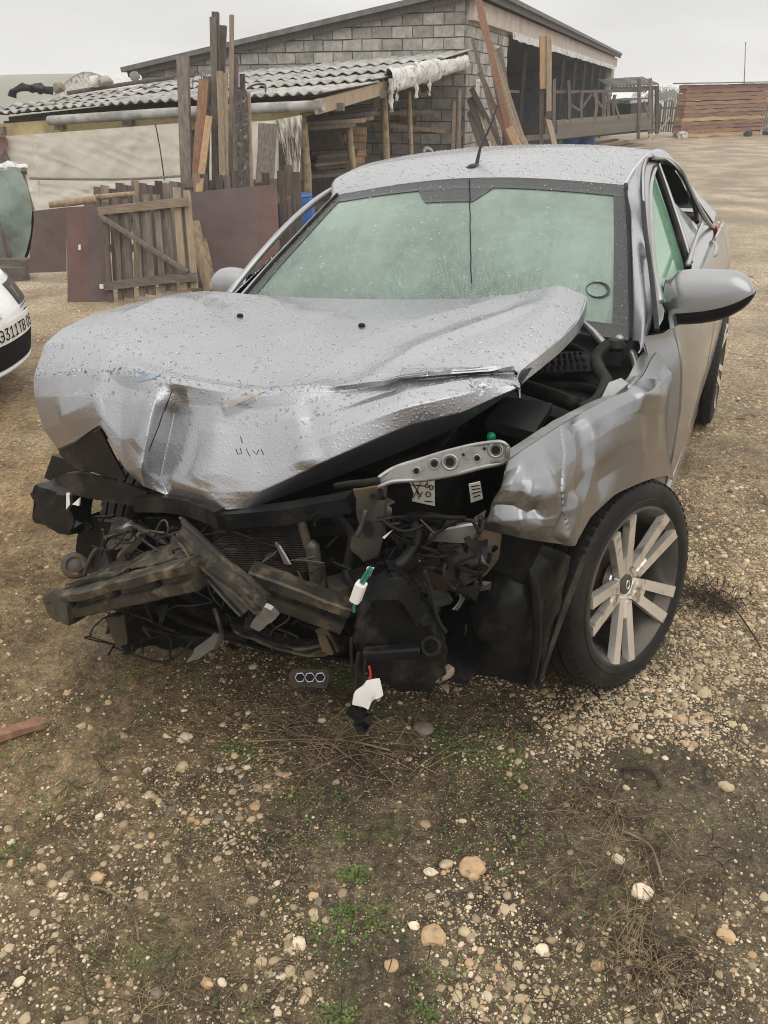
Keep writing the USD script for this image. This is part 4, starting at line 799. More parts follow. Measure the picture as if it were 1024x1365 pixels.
# moulding along the roof edge and side frame: A-pillar, roof rail
inner = [W(841, 455), W(841, 408), W(840, 368), W(839, 328), W(837, 288), W(834, 248)] + [rg_[i, -1] for i in (8, 16, 24, 32, 40, 49)]
outer = [S(857, 470, .0), S(876, 399), S(870, 355), S(863, 311), S(858, 267), S(856, 232), S(862, 211)]
o2 = np.array([P(863, 210, x=.600), P(873, 208, x=.605), P(886, 211, x=.615), P(898, 219, x=.632), P(910, 233, x=.65)])
outer = np.vstack([[P(853, 470, x=.76), P(872, 399, x=.735), P(866, 355, x=.70), P(861, 311, x=.672), P(857, 267, x=.645), P(856, 232, x=.622)], o2])
inn = spline(inner, 60); out = spline(outer, 60)
mid = (inn + out) / 2 + np.array([.012, -.012, .016])
sf = resample(np.stack([inn, mid, out]), 9, 60)
part('side_frame', shell(sf, .006), 'silver', 40)
part('roof_moulding', tube([p + [0, 0, .004] for p in spline([rg_[i, -1] for i in range(0, 50, 6)], 40)], .008, 6), 'chrome', True)
def mirror_part(name, mesh, m, smooth=True): return part(name, flipx(mesh), m, smooth)
wi_ = spline([W(300, 425), W(361, 355), W(421, 291), W(450, 261)] + [rg_[i, 0] for i in (10, 22, 34, 49)], 60)
wo_ = wi_ + np.linspace(0, 1, 60)[:, None] * [-.05, .02, -.05] + np.array([-.045, .035, -.035])
part('side_frame', shell(resample(np.stack([wi_, (wi_ + wo_) / 2 + [-.01, -.01, .014], wo_]), 9, 60)[::-1], .006), 'silver', 40)
# --- body sides below the belt
def prof(z):
    return float(np.interp(z, [.16, .24, .40, .58, .74, .88, .97, 1.02], [.77, .80, .835, .855, .862, .852, .825, .80]))
def plan(y): return .13 * max(0, (y - 2.3) / 1.2) ** 2 + .03 * max(0, (.6 - y) / 1.0) ** 2
def belt(y): return .985 + .03 * (y - .5) - .13 * float(np.clip((y - 2.45) / .9, 0, 1)) ** 1.4
ARC = (2.635, .31, .35)
def side_grid(y0, y1, n=40, m=24, bulge=0, zb=.19, seed=1):
    g = []
    for y in np.linspace(y0, y1, n):
        lo = zb; d = ARC[2] ** 2 - (y - ARC[0]) ** 2
        if d > 0: lo = max(lo, ARC[1] + math.sqrt(d))
        row = []
        for t in np.linspace(0, 1, m):
            z = lo + (belt(y) - lo) * t; x = prof(z) - plan(y) + bulge(y, z) if callable(bulge) else prof(z) - plan(y)
            row.append((x, y, z))
        g.append(row)
    return np.array(g)
def dent(y, z):  # the struck door: pushed in behind the front wheel, its rear top edge sprung outwards
    return -.035 * math.exp(-((y - .75) / .22) ** 2) + .004 * math.sin(y * 9 + z * 6) * math.exp(-((y - .9) / .4) ** 2)
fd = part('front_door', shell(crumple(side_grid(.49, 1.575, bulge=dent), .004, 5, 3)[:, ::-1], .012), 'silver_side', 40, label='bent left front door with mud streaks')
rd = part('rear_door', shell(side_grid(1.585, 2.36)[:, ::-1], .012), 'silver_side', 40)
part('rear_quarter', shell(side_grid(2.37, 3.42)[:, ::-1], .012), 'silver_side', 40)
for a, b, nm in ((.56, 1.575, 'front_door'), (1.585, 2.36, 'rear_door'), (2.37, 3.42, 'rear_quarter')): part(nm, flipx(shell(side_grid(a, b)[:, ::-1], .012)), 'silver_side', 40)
part('sill', bar((.79, .5, .19), (.79, 2.3, .19), .05, .10, bev=.015), 'silver_side'); part('sill', bar((-.79, .5, .19), (-.79, 2.3, .19), .05, .10, bev=.015), 'silver_side')
part('handle', tube([P(948, 323, y=1.95), P(953, 326, y=1.93), P(954.5, 332, y=1.88), P(953, 339, y=1.82), P(947, 343, y=1.8)], .010, 8, 16), 'silver_side', True, rd)
part('handle', tube([(.835, 1.33, .88), (.875, 1.35, .884), (.885, 1.42, .888), (.875, 1.49, .884), (.83, 1.51, .88)], .013, 8, 16), 'silver_side', True, fd)
part('hinge_pillar', shell(np.array([[(prof(z) - .075, .38, z), (prof(z) - .02, .44, z), (prof(z) - .006, .52, z)] for z in np.linspace(.40, .985, 14)]), .01), 'silver_side', True)
# side glass, frames, pillars
def sx(z, o=0): return .795 - .53 * (z - 1.0) + o
def gl(y0b, y1b, y0t, y1t, zt0, zt1, o=0):
    a = [(sx(belt(y0b), o), y0b, belt(y0b)), (sx(belt(y1b), o), y1b, belt(y1b))]; b = [(sx(zt0, o), y0t, zt0), (sx(zt1, o), y1t, zt1)]
    return resample(np.array([a, b]), 12, 14)
def place_glass(pts):  # glass outline sighted in the photograph on the plane of the side windows
    return np.array([S(*p, -.02) for p in pts])
fgl = poly3(place_glass([(874, 226), (868, 246), (869, 311), (874, 366), (881, 396), (886, 404), (917, 358), (896, 285), (877, 227)]), .005)
part('front_window', fgl, 'sideglass', False)
part('front_window', flipx(shell(gl(.62, 1.52, 1.25, 1.55, 1.30, 1.33, -.02), .005)), 'clearglass', False)
rwo = [(877, 219), (892, 219), (905, 226), (918, 254), (929, 296), (930, 312), (917, 352)]
part('rear_window', poly3(place_glass([(898, 270), (929, 301), (930, 312), (917, 350)]), .005), 'greyglass')
part('rear_window', flipx(shell(gl(1.64, 2.42, 1.66, 2.3, 1.335, 1.30, -.02), .005)), 'clearglass')
def strip(pts, r=.012, m='blackplastic', o=.0, n=24, name='window_frame'): return part(name, tube([S(*p, o) for p in pts], r, 8, n), m, True)
strip([(875, 223), (896, 285), (918, 357)], .013, 'blackplastic', .0)
strip([(877, 219), (900, 282), (921, 350)], .010, 'silver_side', .004)
strip([(880, 402), (873, 366), (868, 311), (867, 246), (873, 224)], .011, 'silver_side', .0)
strip([(876, 440), (872, 399), (867, 355), (861, 311), (857.5, 267), (857, 232), (863, 211)], .007, 'rubber', .012)
strip([(868, 208), (876, 210), (886, 211), (898, 217), (910, 230), (931, 275), (950, 303)], .010, 'silver_side', .02, 30)
strip([(877, 217), (892, 217), (905, 224), (919, 253), (930, 296)], .009, 'blackplastic', .0)
strip([(917, 353), (925, 327), (936, 299)], .009, 'silver_side', .03, name='belt_moulding')
for s in (1, -1):   # far pillars and the right side window frames
    f = (lambda m: m) if s > 0 else flipx
    part('rear_pillar', f(shell(resample(np.array([[(.585, 2.3, 1.30), (.60, 2.55, 1.25), (.60, 2.85, 1.10)], [(.765, 2.45, 1.05), (.75, 2.75, 1.06), (.72, 3.05, 1.04)]]), 10, 20), .01)), 'silver_side', True)
part('window_frame', flipx(tube([(.80, .62, .99), (.66, 1.22, 1.30), (.635, 1.6, 1.345), (.64, 2.3, 1.29), (.77, 2.45, 1.05)], .014, 8, 40)), 'silver_side', True)
part('window_frame', flipx(tube([(.80, 1.58, 1.02), (.635, 1.6, 1.345)], .014, 8, 8)), 'blackplastic', True)
# rear pillar as seen, and the sprung top of the rear door
pil = resample(np.array([[P(893, 216, y=1.75), P(906, 225, y=1.95), P(919, 254, y=2.05), P(929, 292, y=2.15), P(931, 312, y=2.2)], [P(898, 216, y=1.9), P(910, 229, y=2.15), P(931, 272, y=2.5), P(949, 297, y=2.8), P(955, 308, y=3.0)]]), 6, 30)
part('rear_pillar', shell(pil[::-1], .008), 'silver_side', True)
dp = resample(np.array([[P(917, 353, y=1.3), P(926, 326, y=1.75), P(937, 299, y=2.2)], [P(923, 359, y=1.27), P(937, 334, y=1.7), P(947, 303, y=2.2)], [P(931, 374, y=1.25), P(944, 357, y=1.55), P(952, 314, y=2.15)]]), 16, 20)
part('sprung_panel', shell(dp, .008), 'silver_side', 50, rd)
dfA = spline([S(*q, -.004) for q in [(876, 440), (872, 399), (867, 355), (861, 311), (857.5, 267), (857, 232), (863, 212), (876, 214)]], 50)
dfB = spline([S(*q, -.004) for q in [(886, 414), (881, 400), (873, 366), (868.5, 311), (867.5, 247), (872, 227), (876, 222), (880, 221)]], 50)
part('door_frame', shell(np.stack([dfA, (dfA + dfB) / 2 + [.006, 0, .003], dfB]), .006), 'silver_side', True, fd)
# tail: rear glass, boot lid, bumper, lamps
rgG = resample(np.array([[(-.52, 2.5, 1.36), (.52, 2.5, 1.36)], [(-.62, 3.0, 1.06), (.62, 3.0, 1.06)]]), 12, 20); part('rear_glass', shell(rgG, .005), 'clearglass', True)
part('boot_lid', shell(resample(np.array([[(-.66, 2.98, 1.03), (0, 2.98, 1.055), (.66, 2.98, 1.03)], [(-.64, 3.42, .955), (0, 3.44, 1.01), (.64, 3.42, .955)], [(-.62, 3.47, .72), (0, 3.52, .74), (.62, 3.47, .72)]]), 20, 24), .01), 'silver', 50)
part('rear_bumper', shell(resample(np.array([[(-.75, 3.34, .72), (-.5, 3.5, .72), (.5, 3.5, .72), (.75, 3.34, .72)], [(-.76, 3.38, .45), (-.5, 3.56, .45), (.5, 3.56, .45), (.76, 3.38, .45)], [(-.72, 3.3, .22), (-.5, 3.46, .22), (.5, 3.46, .22), (.72, 3.3, .22)]]), 16, 30), .01), 'silver_side', 50)
for s in (1, -1):
    l = shell(resample(np.array([[(.56, 3.49, .91), (.66, 3.42, .92), (.715, 3.28, .93)], [(.58, 3.51, .74), (.69, 3.43, .75), (.745, 3.28, .76)]]), 8, 12), .02)
    part('tail_lamp', l if s > 0 else flipx(l), 'red', True)
# --- cabin
part('cabin_floor', box(1.5, 3.2, .06, (0, 1.85, .24)), 'interior')
part('headliner', shell(rg_[:, ::4] - [0, 0, .03], .004), 'headliner', True)
part('dashboard', [bar((-.68, .72, .84), (.68, .72, .84), .55, .22, bev=.05)], 'interior', True)
st_ = trimesh.creation.torus(.185, .016, 36, 10); st_.apply_transform(trimesh.transformations.rotation_matrix(1.15, (1, 0, 0))); st_.apply_translation((.36, 1.12, .92)); sw = part('steering_wheel', st_, 'interior', True)
part('hub', bar((.36, 1.12, .92), (.36, 1.0, .87), .14, .1, bev=.02), 'interior', True, sw)
for x in (-.36, .36):
    s_ = part('front_seat', shell(resample(np.array([[(x - .25, 1.25, .5), (x + .25, 1.25, .5)], [(x - .25, 1.68, .46), (x + .25, 1.68, .46)], [(x - .24, 1.86, 1.0), (x + .24, 1.86, 1.0)]]), 16, 10), .12), 'seat', 50)
    part('headrest', bar((x - .12, 1.88, 1.13), (x + .12, 1.88, 1.13), .18, .09, bev=.04), 'seat', True, s_)
part('rear_seat', shell(resample(np.array([[(-.65, 2.0, .5), (.65, 2.0, .5)], [(-.65, 2.5, .46), (.65, 2.5, .46)], [(-.6, 2.75, .98), (.6, 2.75, .98)]]), 16, 16), .1), 'seat', 50)
part('bulkhead', box(1.45, .03, .62, (0, .50, .58)), 'interior'); part('rear_shelf', box(1.3, .5, .03, (0, 2.85, 1.02)), 'interior')

# --- wheels
tyre = revolve([(.232, -.095), (.245, -.102), (.275, -.105), (.298, -.1), (.310, -.088), (.3165, -.07), (.3165, -.052), (.310, -.050), (.310, -.042), (.3175, -.040), (.3175, -.006), (.311, -.004), (.311, .004), (.3175, .006), (.3175, .040), (.310, .042), (.310, .050), (.3165, .052), (.3165, .07), (.310, .088), (.298, .1), (.275, .105), (.262, .104), (.260, .107), (.252, .106), (.245, .102), (.232, .095)], 96)
rim_p = revolve([(.2, -.09), (.236, -.092), (.236, -.08), (.215, -.07), (.20, -.02), (.205, .05), (.222, .075), (.232, .082), (.240, .094), (.240, .100), (.232, .102), (.224, .092), (.215, .08), (.20, .06), (.192, .03), (.19, -.03), (.2, -.09)], 80)
disc = revolve([(0, -.02), (.145, -.02), (.145, .0), (.08, .0), (.075, .012), (0, .012)], 48)
def spoke():
    parts = []
    for sgn in (-1, 1):
        o = Polygon([(sgn * .005, .052), (sgn * .033, .048), (sgn * .060, .224), (sgn * .026, .228), (sgn * .009, .088)])
        e = trimesh.creation.extrude_polygon(o, .022, engine='earcut'); parts.append(e)
    w = Polygon([(-.02, .04), (.02, .04), (.02, .1), (-.02, .1)]); parts.append(trimesh.creation.extrude_polygon(w, .018, engine='earcut'))
    m = cat_(parts); v = m.vertices.copy()
    v[:, 2] += .052 + .035 * np.clip(v[:, 1] / .228, 0, 1) ** 1.4
    m.vertices = np.c_[v[:, 2], v[:, 0], v[:, 1]]   # axis out = x, tangent = y, radius = z
    return m
def spoke_pocket():
    m = trimesh.creation.extrude_polygon(Polygon([(-.012, .09), (.012, .09), (.026, .222), (-.026, .222)]), .006, engine='earcut'); v = m.vertices.copy()
    v[:, 2] += .04 + .02 * v[:, 1] / .228; m.vertices = np.c_[v[:, 2], v[:, 0], v[:, 1]]; return m
def wheel(label, c, yaw=0, camber=0, phase=0, side=1):
    A = np.eye(4); A[:3, :3] = rotm(yaw, 0, -camber); A[:3, 3] = c
    if side < 0: A[:3, :3] = A[:3, :3] @ rotm(math.pi, 0, 0)
    f = lambda m: tri(m).copy().apply_transform(A)
    w = part('wheel', f(rim_p), 'alloydark', 40, label=label)
    part('tyre', f(tyre), 'rubber', 35, w)
    lugs = []
    for k in range(64):
        for s in (-1, 1):
            b = box(.022, .016, .006, (s * .084, 0, .3105)); b.apply_transform(trimesh.transformations.rotation_matrix(s * .3, (0, 1, 0), (s * .084, 0, .31))); b.apply_transform(trimesh.transformations.rotation_matrix(k * 2 * math.pi / 64, (1, 0, 0))); lugs.append(b)
    tag(stage.GetPrimAtPath(part('tread_blocks', f(cat_(lugs)), 'rubber', False, w)), kind='stuff')
    part('brake_disc', f(disc), 'rustmetal', 30, w)
    cal = bar((-.01, .1, .04), (-.01, .1, -.09), .05, .07, up=(1, 0, 0), bev=.01); part('brake_caliper', f(cal), 'steel', False, w)
    for k in range(5):
        R_ = trimesh.transformations.rotation_matrix(phase + k * 2 * math.pi / 5, (1, 0, 0))
        part('spoke', f(spoke().apply_transform(R_)), 'alloy', False, w); part('spoke_pocket', f(spoke_pocket().apply_transform(R_)), 'dark', False, w)
        R2_ = trimesh.transformations.rotation_matrix(phase + (k + .5) * 2 * math.pi / 5, (1, 0, 0))
        lg = revolve([(.0, .0), (.013, 0), (.013, .02), (.009, .024), (0, .024)], 8); lg.apply_translation((.035, 0, .052)); part('wheel_bolt', f(lg.apply_transform(R2_)), 'dark', False, w)
    hubm = revolve([(.0, .030), (.066, .030), (.068, .05), (.06, .058), (.04, .066), (.034, .064), (0, .064)], 40); part('wheel_centre', f(hubm), 'alloy', 40, w)
    part('centre_cap', f(revolve([(0, .06), (.030, .06), (.030, .070), (.022, .073), (0, .074)], 30)), 'alloydark', 40, w)
    em = trimesh.creation.torus(.013, .0022, 24, 6); em.vertices *= (1, .62, 1); em.apply_transform(trimesh.transformations.rotation_matrix(math.pi / 2, (0, 1, 0))); em.apply_translation((.0745, 0, 0)); part('emblem', f(em), 'alloy', True, w)
    return w
wheel('left front wheel turned outwards with brake dust on its spokes', (.736, .174, .308), -.397, .10, phase=.30)
wheel('left rear wheel', (.775, 2.635, .308), 0, 0, phase=.4)
wheel('right front wheel under the crushed corner', (-.70, .10, .325), -.3, 0, phase=.3, side=-1)
wheel('right rear wheel', (-.74, 2.635, .325), 0, 0, phase=.9, side=-1)

# --- bonnet: folded sheet sighted row by row, rear edge near the windscreen, front lip bent down
R0 = PP([(240, 391, .45), (256, 389, .45), (275, 388, .45), (300, 389, .45), (325, 391, .45), (350, 393, .45), (400, 396, .45), (460, 398, .45), (540, 399, .45), (620, 398, .45), (690, 391, .45), (745, 380, .45), (781, 394, .44)])
R5 = PP([(46, 500, -.30), (84, 494, -.33), (135, 490, -.35), (172, 496, -.35), (214, 506, -.35), (243, 512, -.35), (300, 521, -.34), (350, 526, -.33), (430, 516, -.30), (520, 503, -.24), (590, 496, -.18), (645, 492, -.12), (684, 490, -.05)])
Lx = [(186, 402), (130, 416), (84, 437), (60, 458)]; Ly = [.26, .06, -.12, -.22]
Rx = [(771, 424), (748, 450), (720, 473), (692, 496)]; Ry = [.28, .16, .06, -.02]
rows = [R0]
for t, l, yl, r, yr in zip((.22, .46, .68, .86), Lx, Ly, Rx, Ry):
    q = R0 + (R5 - R0) * t
    q[:, 2] += .018 * math.sin(math.pi * t)
    l3, r3 = P(*l, y=yl), P(*r, y=yr)
    wl_ = np.linspace(1, 0, 13) ** 3; wr_ = np.linspace(0, 1, 13) ** 3
    q = q + wl_[:, None] * (l3 - q[0]) + wr_[:, None] * (r3 - q[-1]); rows.append(q)
rows.append(R5)
rows.append(PP([(45, 506, -.31), (83, 501, -.34), (135, 498, -.365), (172, 504, -.365), (213, 513, -.375), (243, 518, -.372), (300, 527, -.365), (350, 532, -.355), (432, 523, -.305), (520, 510, -.228), (592, 503, -.155), (647, 499, -.095), (686, 498, -.045)]))
rows.append(PP([(46, 530, -.33), (80, 528, -.37), (134, 528, -.405), (164, 536, -.40), (207, 540, -.425), (233, 550, -.372), (290, 560, -.405), (350, 565, -.39), (440, 546, -.36), (540, 521, -.285), (606, 508, -.205), (650, 503, -.145), (690, 508, -.10)]))
rows.append(PP([(58, 572, -.36), (92, 562, -.395), (135, 556, -.43), (162, 585, -.445), (197, 582, -.470), (224, 592, -.408), (285, 606, -.45), (350, 612, -.435), (440, 580, -.40), (545, 542, -.325), (612, 527, -.24), (655, 516, -.165), (692, 514, -.12)]))
rows.append(PP([(76, 598, -.37), (100, 588, -.405), (134, 566, -.435), (168, 626, -.465), (187, 624, -.503), (214, 636, -.445), (275, 655, -.495), (345, 655, -.475), (440, 612, -.425), (548, 566, -.325), (616, 550, -.24), (660, 530, -.165), (692, 516, -.125)]))
rows.append(PP([(80, 603, -.352), (102, 593, -.385), (135, 570, -.415), (186, 643, -.462), (192, 648, -.492), (228, 662, -.452), (300, 679, -.498), (333, 677, -.478), (420, 646, -.36), (550, 596, -.235), (620, 564, -.18), (663, 536, -.13), (692, 517, -.12)]))
HG = resample_bent(np.array(rows), 280, 280, 2)
def crease(G, pts, amp, w, nrm=(0, -.3, .95)):
    pts = np.asarray(pts); out = G.copy()
    best = np.full(G.shape[:2], 9.0)
    for a, b in zip(pts[:-1], pts[1:]):
        ab = b - a; t = np.clip(((G - a) @ ab) / (ab @ ab), 0, 1); d = np.linalg.norm(G - (a + t[..., None] * ab), axis=2); best = np.minimum(best, d)
    return out + np.asarray(nrm) * (amp * np.exp(-best / w))[..., None]
def pdist(G, pts):
    pts = np.asarray(pts); best = np.full(G.shape[:2], 9.0); side = np.zeros(G.shape[:2]); al = np.zeros(G.shape[:2]); n_ = len(pts) - 1
    for i_, (a, b) in enumerate(zip(pts[:-1], pts[1:])):
        ab = b - a; t = np.clip(((G - a) @ ab) / (ab @ ab), 0, 1); v = G - (a + t[..., None] * ab); d = np.linalg.norm(v, axis=2); k = d < best
        sd = np.cross(np.broadcast_to(ab, v.shape), v) @ np.array([0, -.6, .8])
        best[k] = d[k]; side[k] = np.sign(sd)[k]; al[k] = ((i_ + t) / n_)[k]
    return best, side, al
def fold(G, pts, amp, w, nrm=(0, -.3, .95)):
    """a sharp fold line: the sheet rises (or sinks) to it in two planes, dying out at the line's ends"""
    d, s_, al = pdist(G, pts); return G + np.asarray(nrm) * (amp * np.clip(1 - d / w, 0, 1) * np.minimum(1, np.minimum(al, 1 - al) * 8 + .05))[..., None]
def step(G, pts, amp, w, nrm=(0, -.8, .5)):
    d, s_, al = pdist(G, pts); return G + np.asarray(nrm) * (amp * s_ * np.clip(1 - d / w, 0, 1) ** 1.5 * np.minimum(1, np.minimum(al, 1 - al) * 6))[..., None]
HG = fold(HG, PP([(56, 512, -.28), (100, 495, -.24), (135, 482, -.20), (158, 468, -.1), (175, 450, .0), (205, 425, .14), (238, 398, .38)]), .024, .075)
HG = fold(HG, PP([(155, 486, -.3), (178, 496, -.34), (205, 502, -.35), (234, 510, -.355), (290, 518, -.345), (346, 524, -.335), (390, 516, -.32), (440, 512, -.3)]), .020, .05)
HG = fold(HG, PP([(346, 525, -.335), (318, 536, -.37), (294, 543, -.40)]), .014, .03, (0, -.6, .8))
HG = fold(HG, PP([(392, 555, -.4), (440, 540, -.36), (480, 528, -.31), (540, 512, -.24)]), -.020, .07, (0, -.7, .7))
HG = fold(HG, PP([(430, 510, -.29), (520, 470, .0), (600, 440, .2), (700, 400, .40)]), -.016, .10)
HG = fold(HG, PP([(480, 500, -.24), (590, 455, .05), (720, 405, .36)]), .014, .05)
HG = fold(HG, PP([(300, 392, .42), (380, 450, .0), (440, 500, -.25)]), -.010, .12)
HG = fold(HG, PP([(236, 512, -.36), (222, 545, -.42), (205, 580, -.47), (190, 618, -.50)]), -.007, .03, (0, -.9, .3))
HG = step(HG, PP([(251, 520, -.365), (243, 560, -.42), (229, 610, -.46), (214, 655, -.47)]), .011, .06, (0, -.9, .3))
HG = fold(HG, PP([(225, 520, -.37), (200, 560, -.45), (178, 600, -.48)]), .008, .06, (0, -.9, .3))
HG = fold(HG, PP([(278, 560, -.43), (270, 610, -.48), (262, 650, -.50)]), .008, .07, (0, -.9, .3))
HG = step(HG, PP([(322, 618, -.49), (350, 612, -.485), (376, 604, -.47), (392, 590, -.46)]), -.010, .06, (0, -.9, .3))
HG = fold(HG, PP([(345, 655, -.5), (352, 648, -.5), (368, 652, -.49)]), .008, .03, (0, -.9, .3))
HG = fold(HG, PP([(262, 654, -.51), (285, 648, -.51), (312, 656, -.51)]), -.008, .04, (0, -.9, .3))
HG = fold(HG, PP([(360, 560, -.43), (395, 590, -.455), (410, 625, -.44)]), .014, .05, (0, -.9, .3))
HG = fold(HG, PP([(628, 522, -.19), (636, 519, -.18), (644, 523, -.18)]), -.012, .02, (0, -.9, .3))
HG = fold(HG, PP([(80, 560, -.38), (110, 545, -.41), (130, 530, -.42)]), .010, .06, (-.3, -.8, .5))
HG = crumple(HG, .003, 4, 11, 2)
def atpx(G, px, py, lift=.0, down=False):
    """the visible vertex of a panel that the sight line through (px, py) meets"""
    w_ = (G @ CR.T + CT - CAMP); c, s_ = math.cos(PITCH), math.sin(PITCH); d = w_[..., 1] * c - w_[..., 2] * s_; v = w_[..., 1] * s_ + w_[..., 2] * c
    e = np.hypot(512 + FPX * w_[..., 0] / d - px, 682.5 - FPX * v / d - py); i = np.unravel_index((e + d * .5).argmin(), e.shape); n_ = normals(G)[i]; n_ = n_ if n_ @ (CC - G[i]) > 0 else -n_
    return G[i] + n_ * lift
hood = part('bonnet', shell(HG, .006), 'silver', 35, label='crumpled bonnet folded down at the front, covered in raindrops')
part('bonnet_liner', shell(np.array([[HG[-1, c] * [1, 1, 1] + [0, .05 + .10 * k, .015 * k] for c in range(0, 280, 4)] for k in range(4)]), .004), 'blackplastic', 40, hood)
part('bonnet_inner_frame', shell(resample(np.array([[HG[55, c] - [0, 0, .05] for c in range(8, 252, 15)], [HG[100, c] - [0, 0, .06] for c in range(8, 252, 15)], [HG[130, c] - [0, -.07, .10] for c in range(8, 252, 15)]]), 20, 50), .02), 'engine', 40, hood)
part('torn_lip', poly3(PP([(78, 604, -.36), (135, 571, -.42), (168, 640, -.44), (150, 636, -.42), (100, 622, -.37)]), .006, jit=.004, sub=2), 'blackplastic', 30, hood)
for px, py in ((320, 422), (482, 434)):
    nz = trimesh.creation.icosphere(2, 1); nz.vertices *= (.011, .009, .007); nz.apply_translation(atpx(HG, px, py, .003)); part('washer_nozzle', nz, 'blackplastic', True, hood)
for ln in ([(315, 598), (317, 606), (323, 604), (321, 598)], [(329, 598), (333, 608)], [(338, 600), (343, 606), (346, 599)], [(349, 598), (351, 607)], [(321, 582), (322, 590)], [(230, 519), (226, 530), (222, 540), (216, 556), (213, 566), (204, 588), (198, 603)], [(227, 525), (220, 548)]):
    part('scratch', tube([atpx(HG, *q, .001) for q in ln], .0008, 4), 'ink', False, hood)
def imgpx(G):
    w_ = (G @ CR.T + CT - CAMP); c, s_ = math.cos(PITCH), math.sin(PITCH); d = w_[..., 1] * c - w_[..., 2] * s_; v = w_[..., 1] * s_ + w_[..., 2] * c
    return np.stack([512 + FPX * w_[..., 0] / d, 682.5 - FPX * v / d], -1)
def scuff(G, outline, lift=.0012):
    """the patch of a panel inside an outline, as a thin film of paint lying on it"""
    import shapely
    q = imgpx(G); ins = shapely.contains_xy(Polygon(outline), q[..., 0], q[..., 1]); N_ = normals(G); V_ = (G + N_ * lift).reshape(-1, 3); a, b = G.shape[:2]
    i, j = np.meshgrid(np.arange(a - 1), np.arange(b - 1), indexing='ij'); k = ins[:-1, :-1] & ins[1:, :-1] & ins[:-1, 1:] & ins[1:, 1:]; A = (i * b + j)[k]
    F_ = np.vstack([np.stack([A, A + b, A + b + 1], 1), np.stack([A, A + b + 1, A + 1], 1)]); u_, inv = np.unique(F_, return_inverse=True)
    return trimesh.Trimesh(V_[u_], inv.reshape(-1, 3), process=False)
for nm, ln, m_ in (('blue_scuff', [(174, 508), (186, 499), (206, 495), (216, 500), (200, 507), (182, 511)], 'bluepaint'), ('orange_scuff', [(292, 545), (318, 524), (345, 517), (356, 522), (336, 531), (310, 543)], 'orangepaint')):
    part(nm, scuff(HG, ln), m_, True, hood)
fe_ = spline([atpx(HG, *q) for q in ((783, 396), (771, 424), (748, 450), (720, 473), (692, 496), (691, 512))], 40)
part('bonnet_flange', shell(np.stack([fe_, fe_ + np.linspace(0, 1, 40)[:, None] * [0, 0, -.004] + [.004, -.004, -.030]]), .004), 'silver', 40, hood)
# water drops standing on bonnet and roof: uncountable, joined
def drops(G, n, seed, lim=None, rmin=.0013, rmax=.0050):
    r = np.random.default_rng(seed); a, b = G.shape[:2]; N = normals(G)
    base = trimesh.creation.icosphere(1, 1.0); base.vertices[:, 2] = np.maximum(base.vertices[:, 2], 0) * .42
    V, F, k = [], [], 0
    for _ in range(n):
        i, j = r.uniform(0, a - 1.01), r.uniform(0, b - 1.01); i0, j0 = int(i), int(j); u, v = i - i0, j - j0
        p = G[i0, j0] * (1 - u) * (1 - v) + G[i0 + 1, j0] * u * (1 - v) + G[i0, j0 + 1] * (1 - u) * v + G[i0 + 1, j0 + 1] * u * v; nn = N[i0, j0] * (1 if N[i0, j0][2] > 0 else -1)
        if nn[2] < .55: continue
        x = np.cross((0, 1, 0), nn); x /= np.linalg.norm(x); y = np.cross(nn, x); s = rmin + (rmax - rmin) * r.random() ** 2.6
        sc = s * np.array([r.uniform(.8, 1.5), r.uniform(.7, 1.1), 1]); th = r.uniform(-.6, .6); c, sn = math.cos(th), math.sin(th)
        q = base.vertices * sc; q = np.c_[q[:, 0] * c - q[:, 1] * sn, q[:, 0] * sn + q[:, 1] * c, q[:, 2]]
        V.append(p + q[:, :1] * x + q[:, 1:2] * y + q[:, 2:] * nn); F.append(base.faces + k); k += len(q)
    return trimesh.Trimesh(np.vstack(V), np.vstack(F), process=False)
usdkit.material(stage, '/World/Looks/water', {'p': ('principled_bsdf', {'base_color': (.93, .95, .95), 'roughness': .02, 'transmission_weight': 1.0, 'ior': 1.33})}, [], surface='p.BSDF')
tag(stage.GetPrimAtPath(part('water_drops', drops(HG, 6500, 4), '/World/Looks/water', True, hood)), kind='stuff')
tag(stage.GetPrimAtPath(part('water_drops', drops(wr + UPW * 1.3, 900, 6, None, .0008, .0026), '/World/Looks/water', True, ws)), kind='stuff')
tag(stage.GetPrimAtPath(part('water_drops', drops(rg_, 3500, 5), '/World/Looks/water', True, roof)), kind='stuff')
# aerial
ab = trimesh.creation.icosphere(3, 1); ab.vertices[:, 2] = np.maximum(ab.vertices[:, 2], -.2); ab.vertices *= (.032, .05, .03)
a0 = P(631, 229, y=1.22); ab.apply_translation(a0); an = part('aerial', ab, 'blackplastic', True)
part('rod', tube([a0 + [.005, .02, .02], P(640, 198, y=1.34), P(655, 165, y=1.48), P(663, 140, y=1.56)], [.008, .006, .0045, .003], 7), 'blackplastic', True, an)
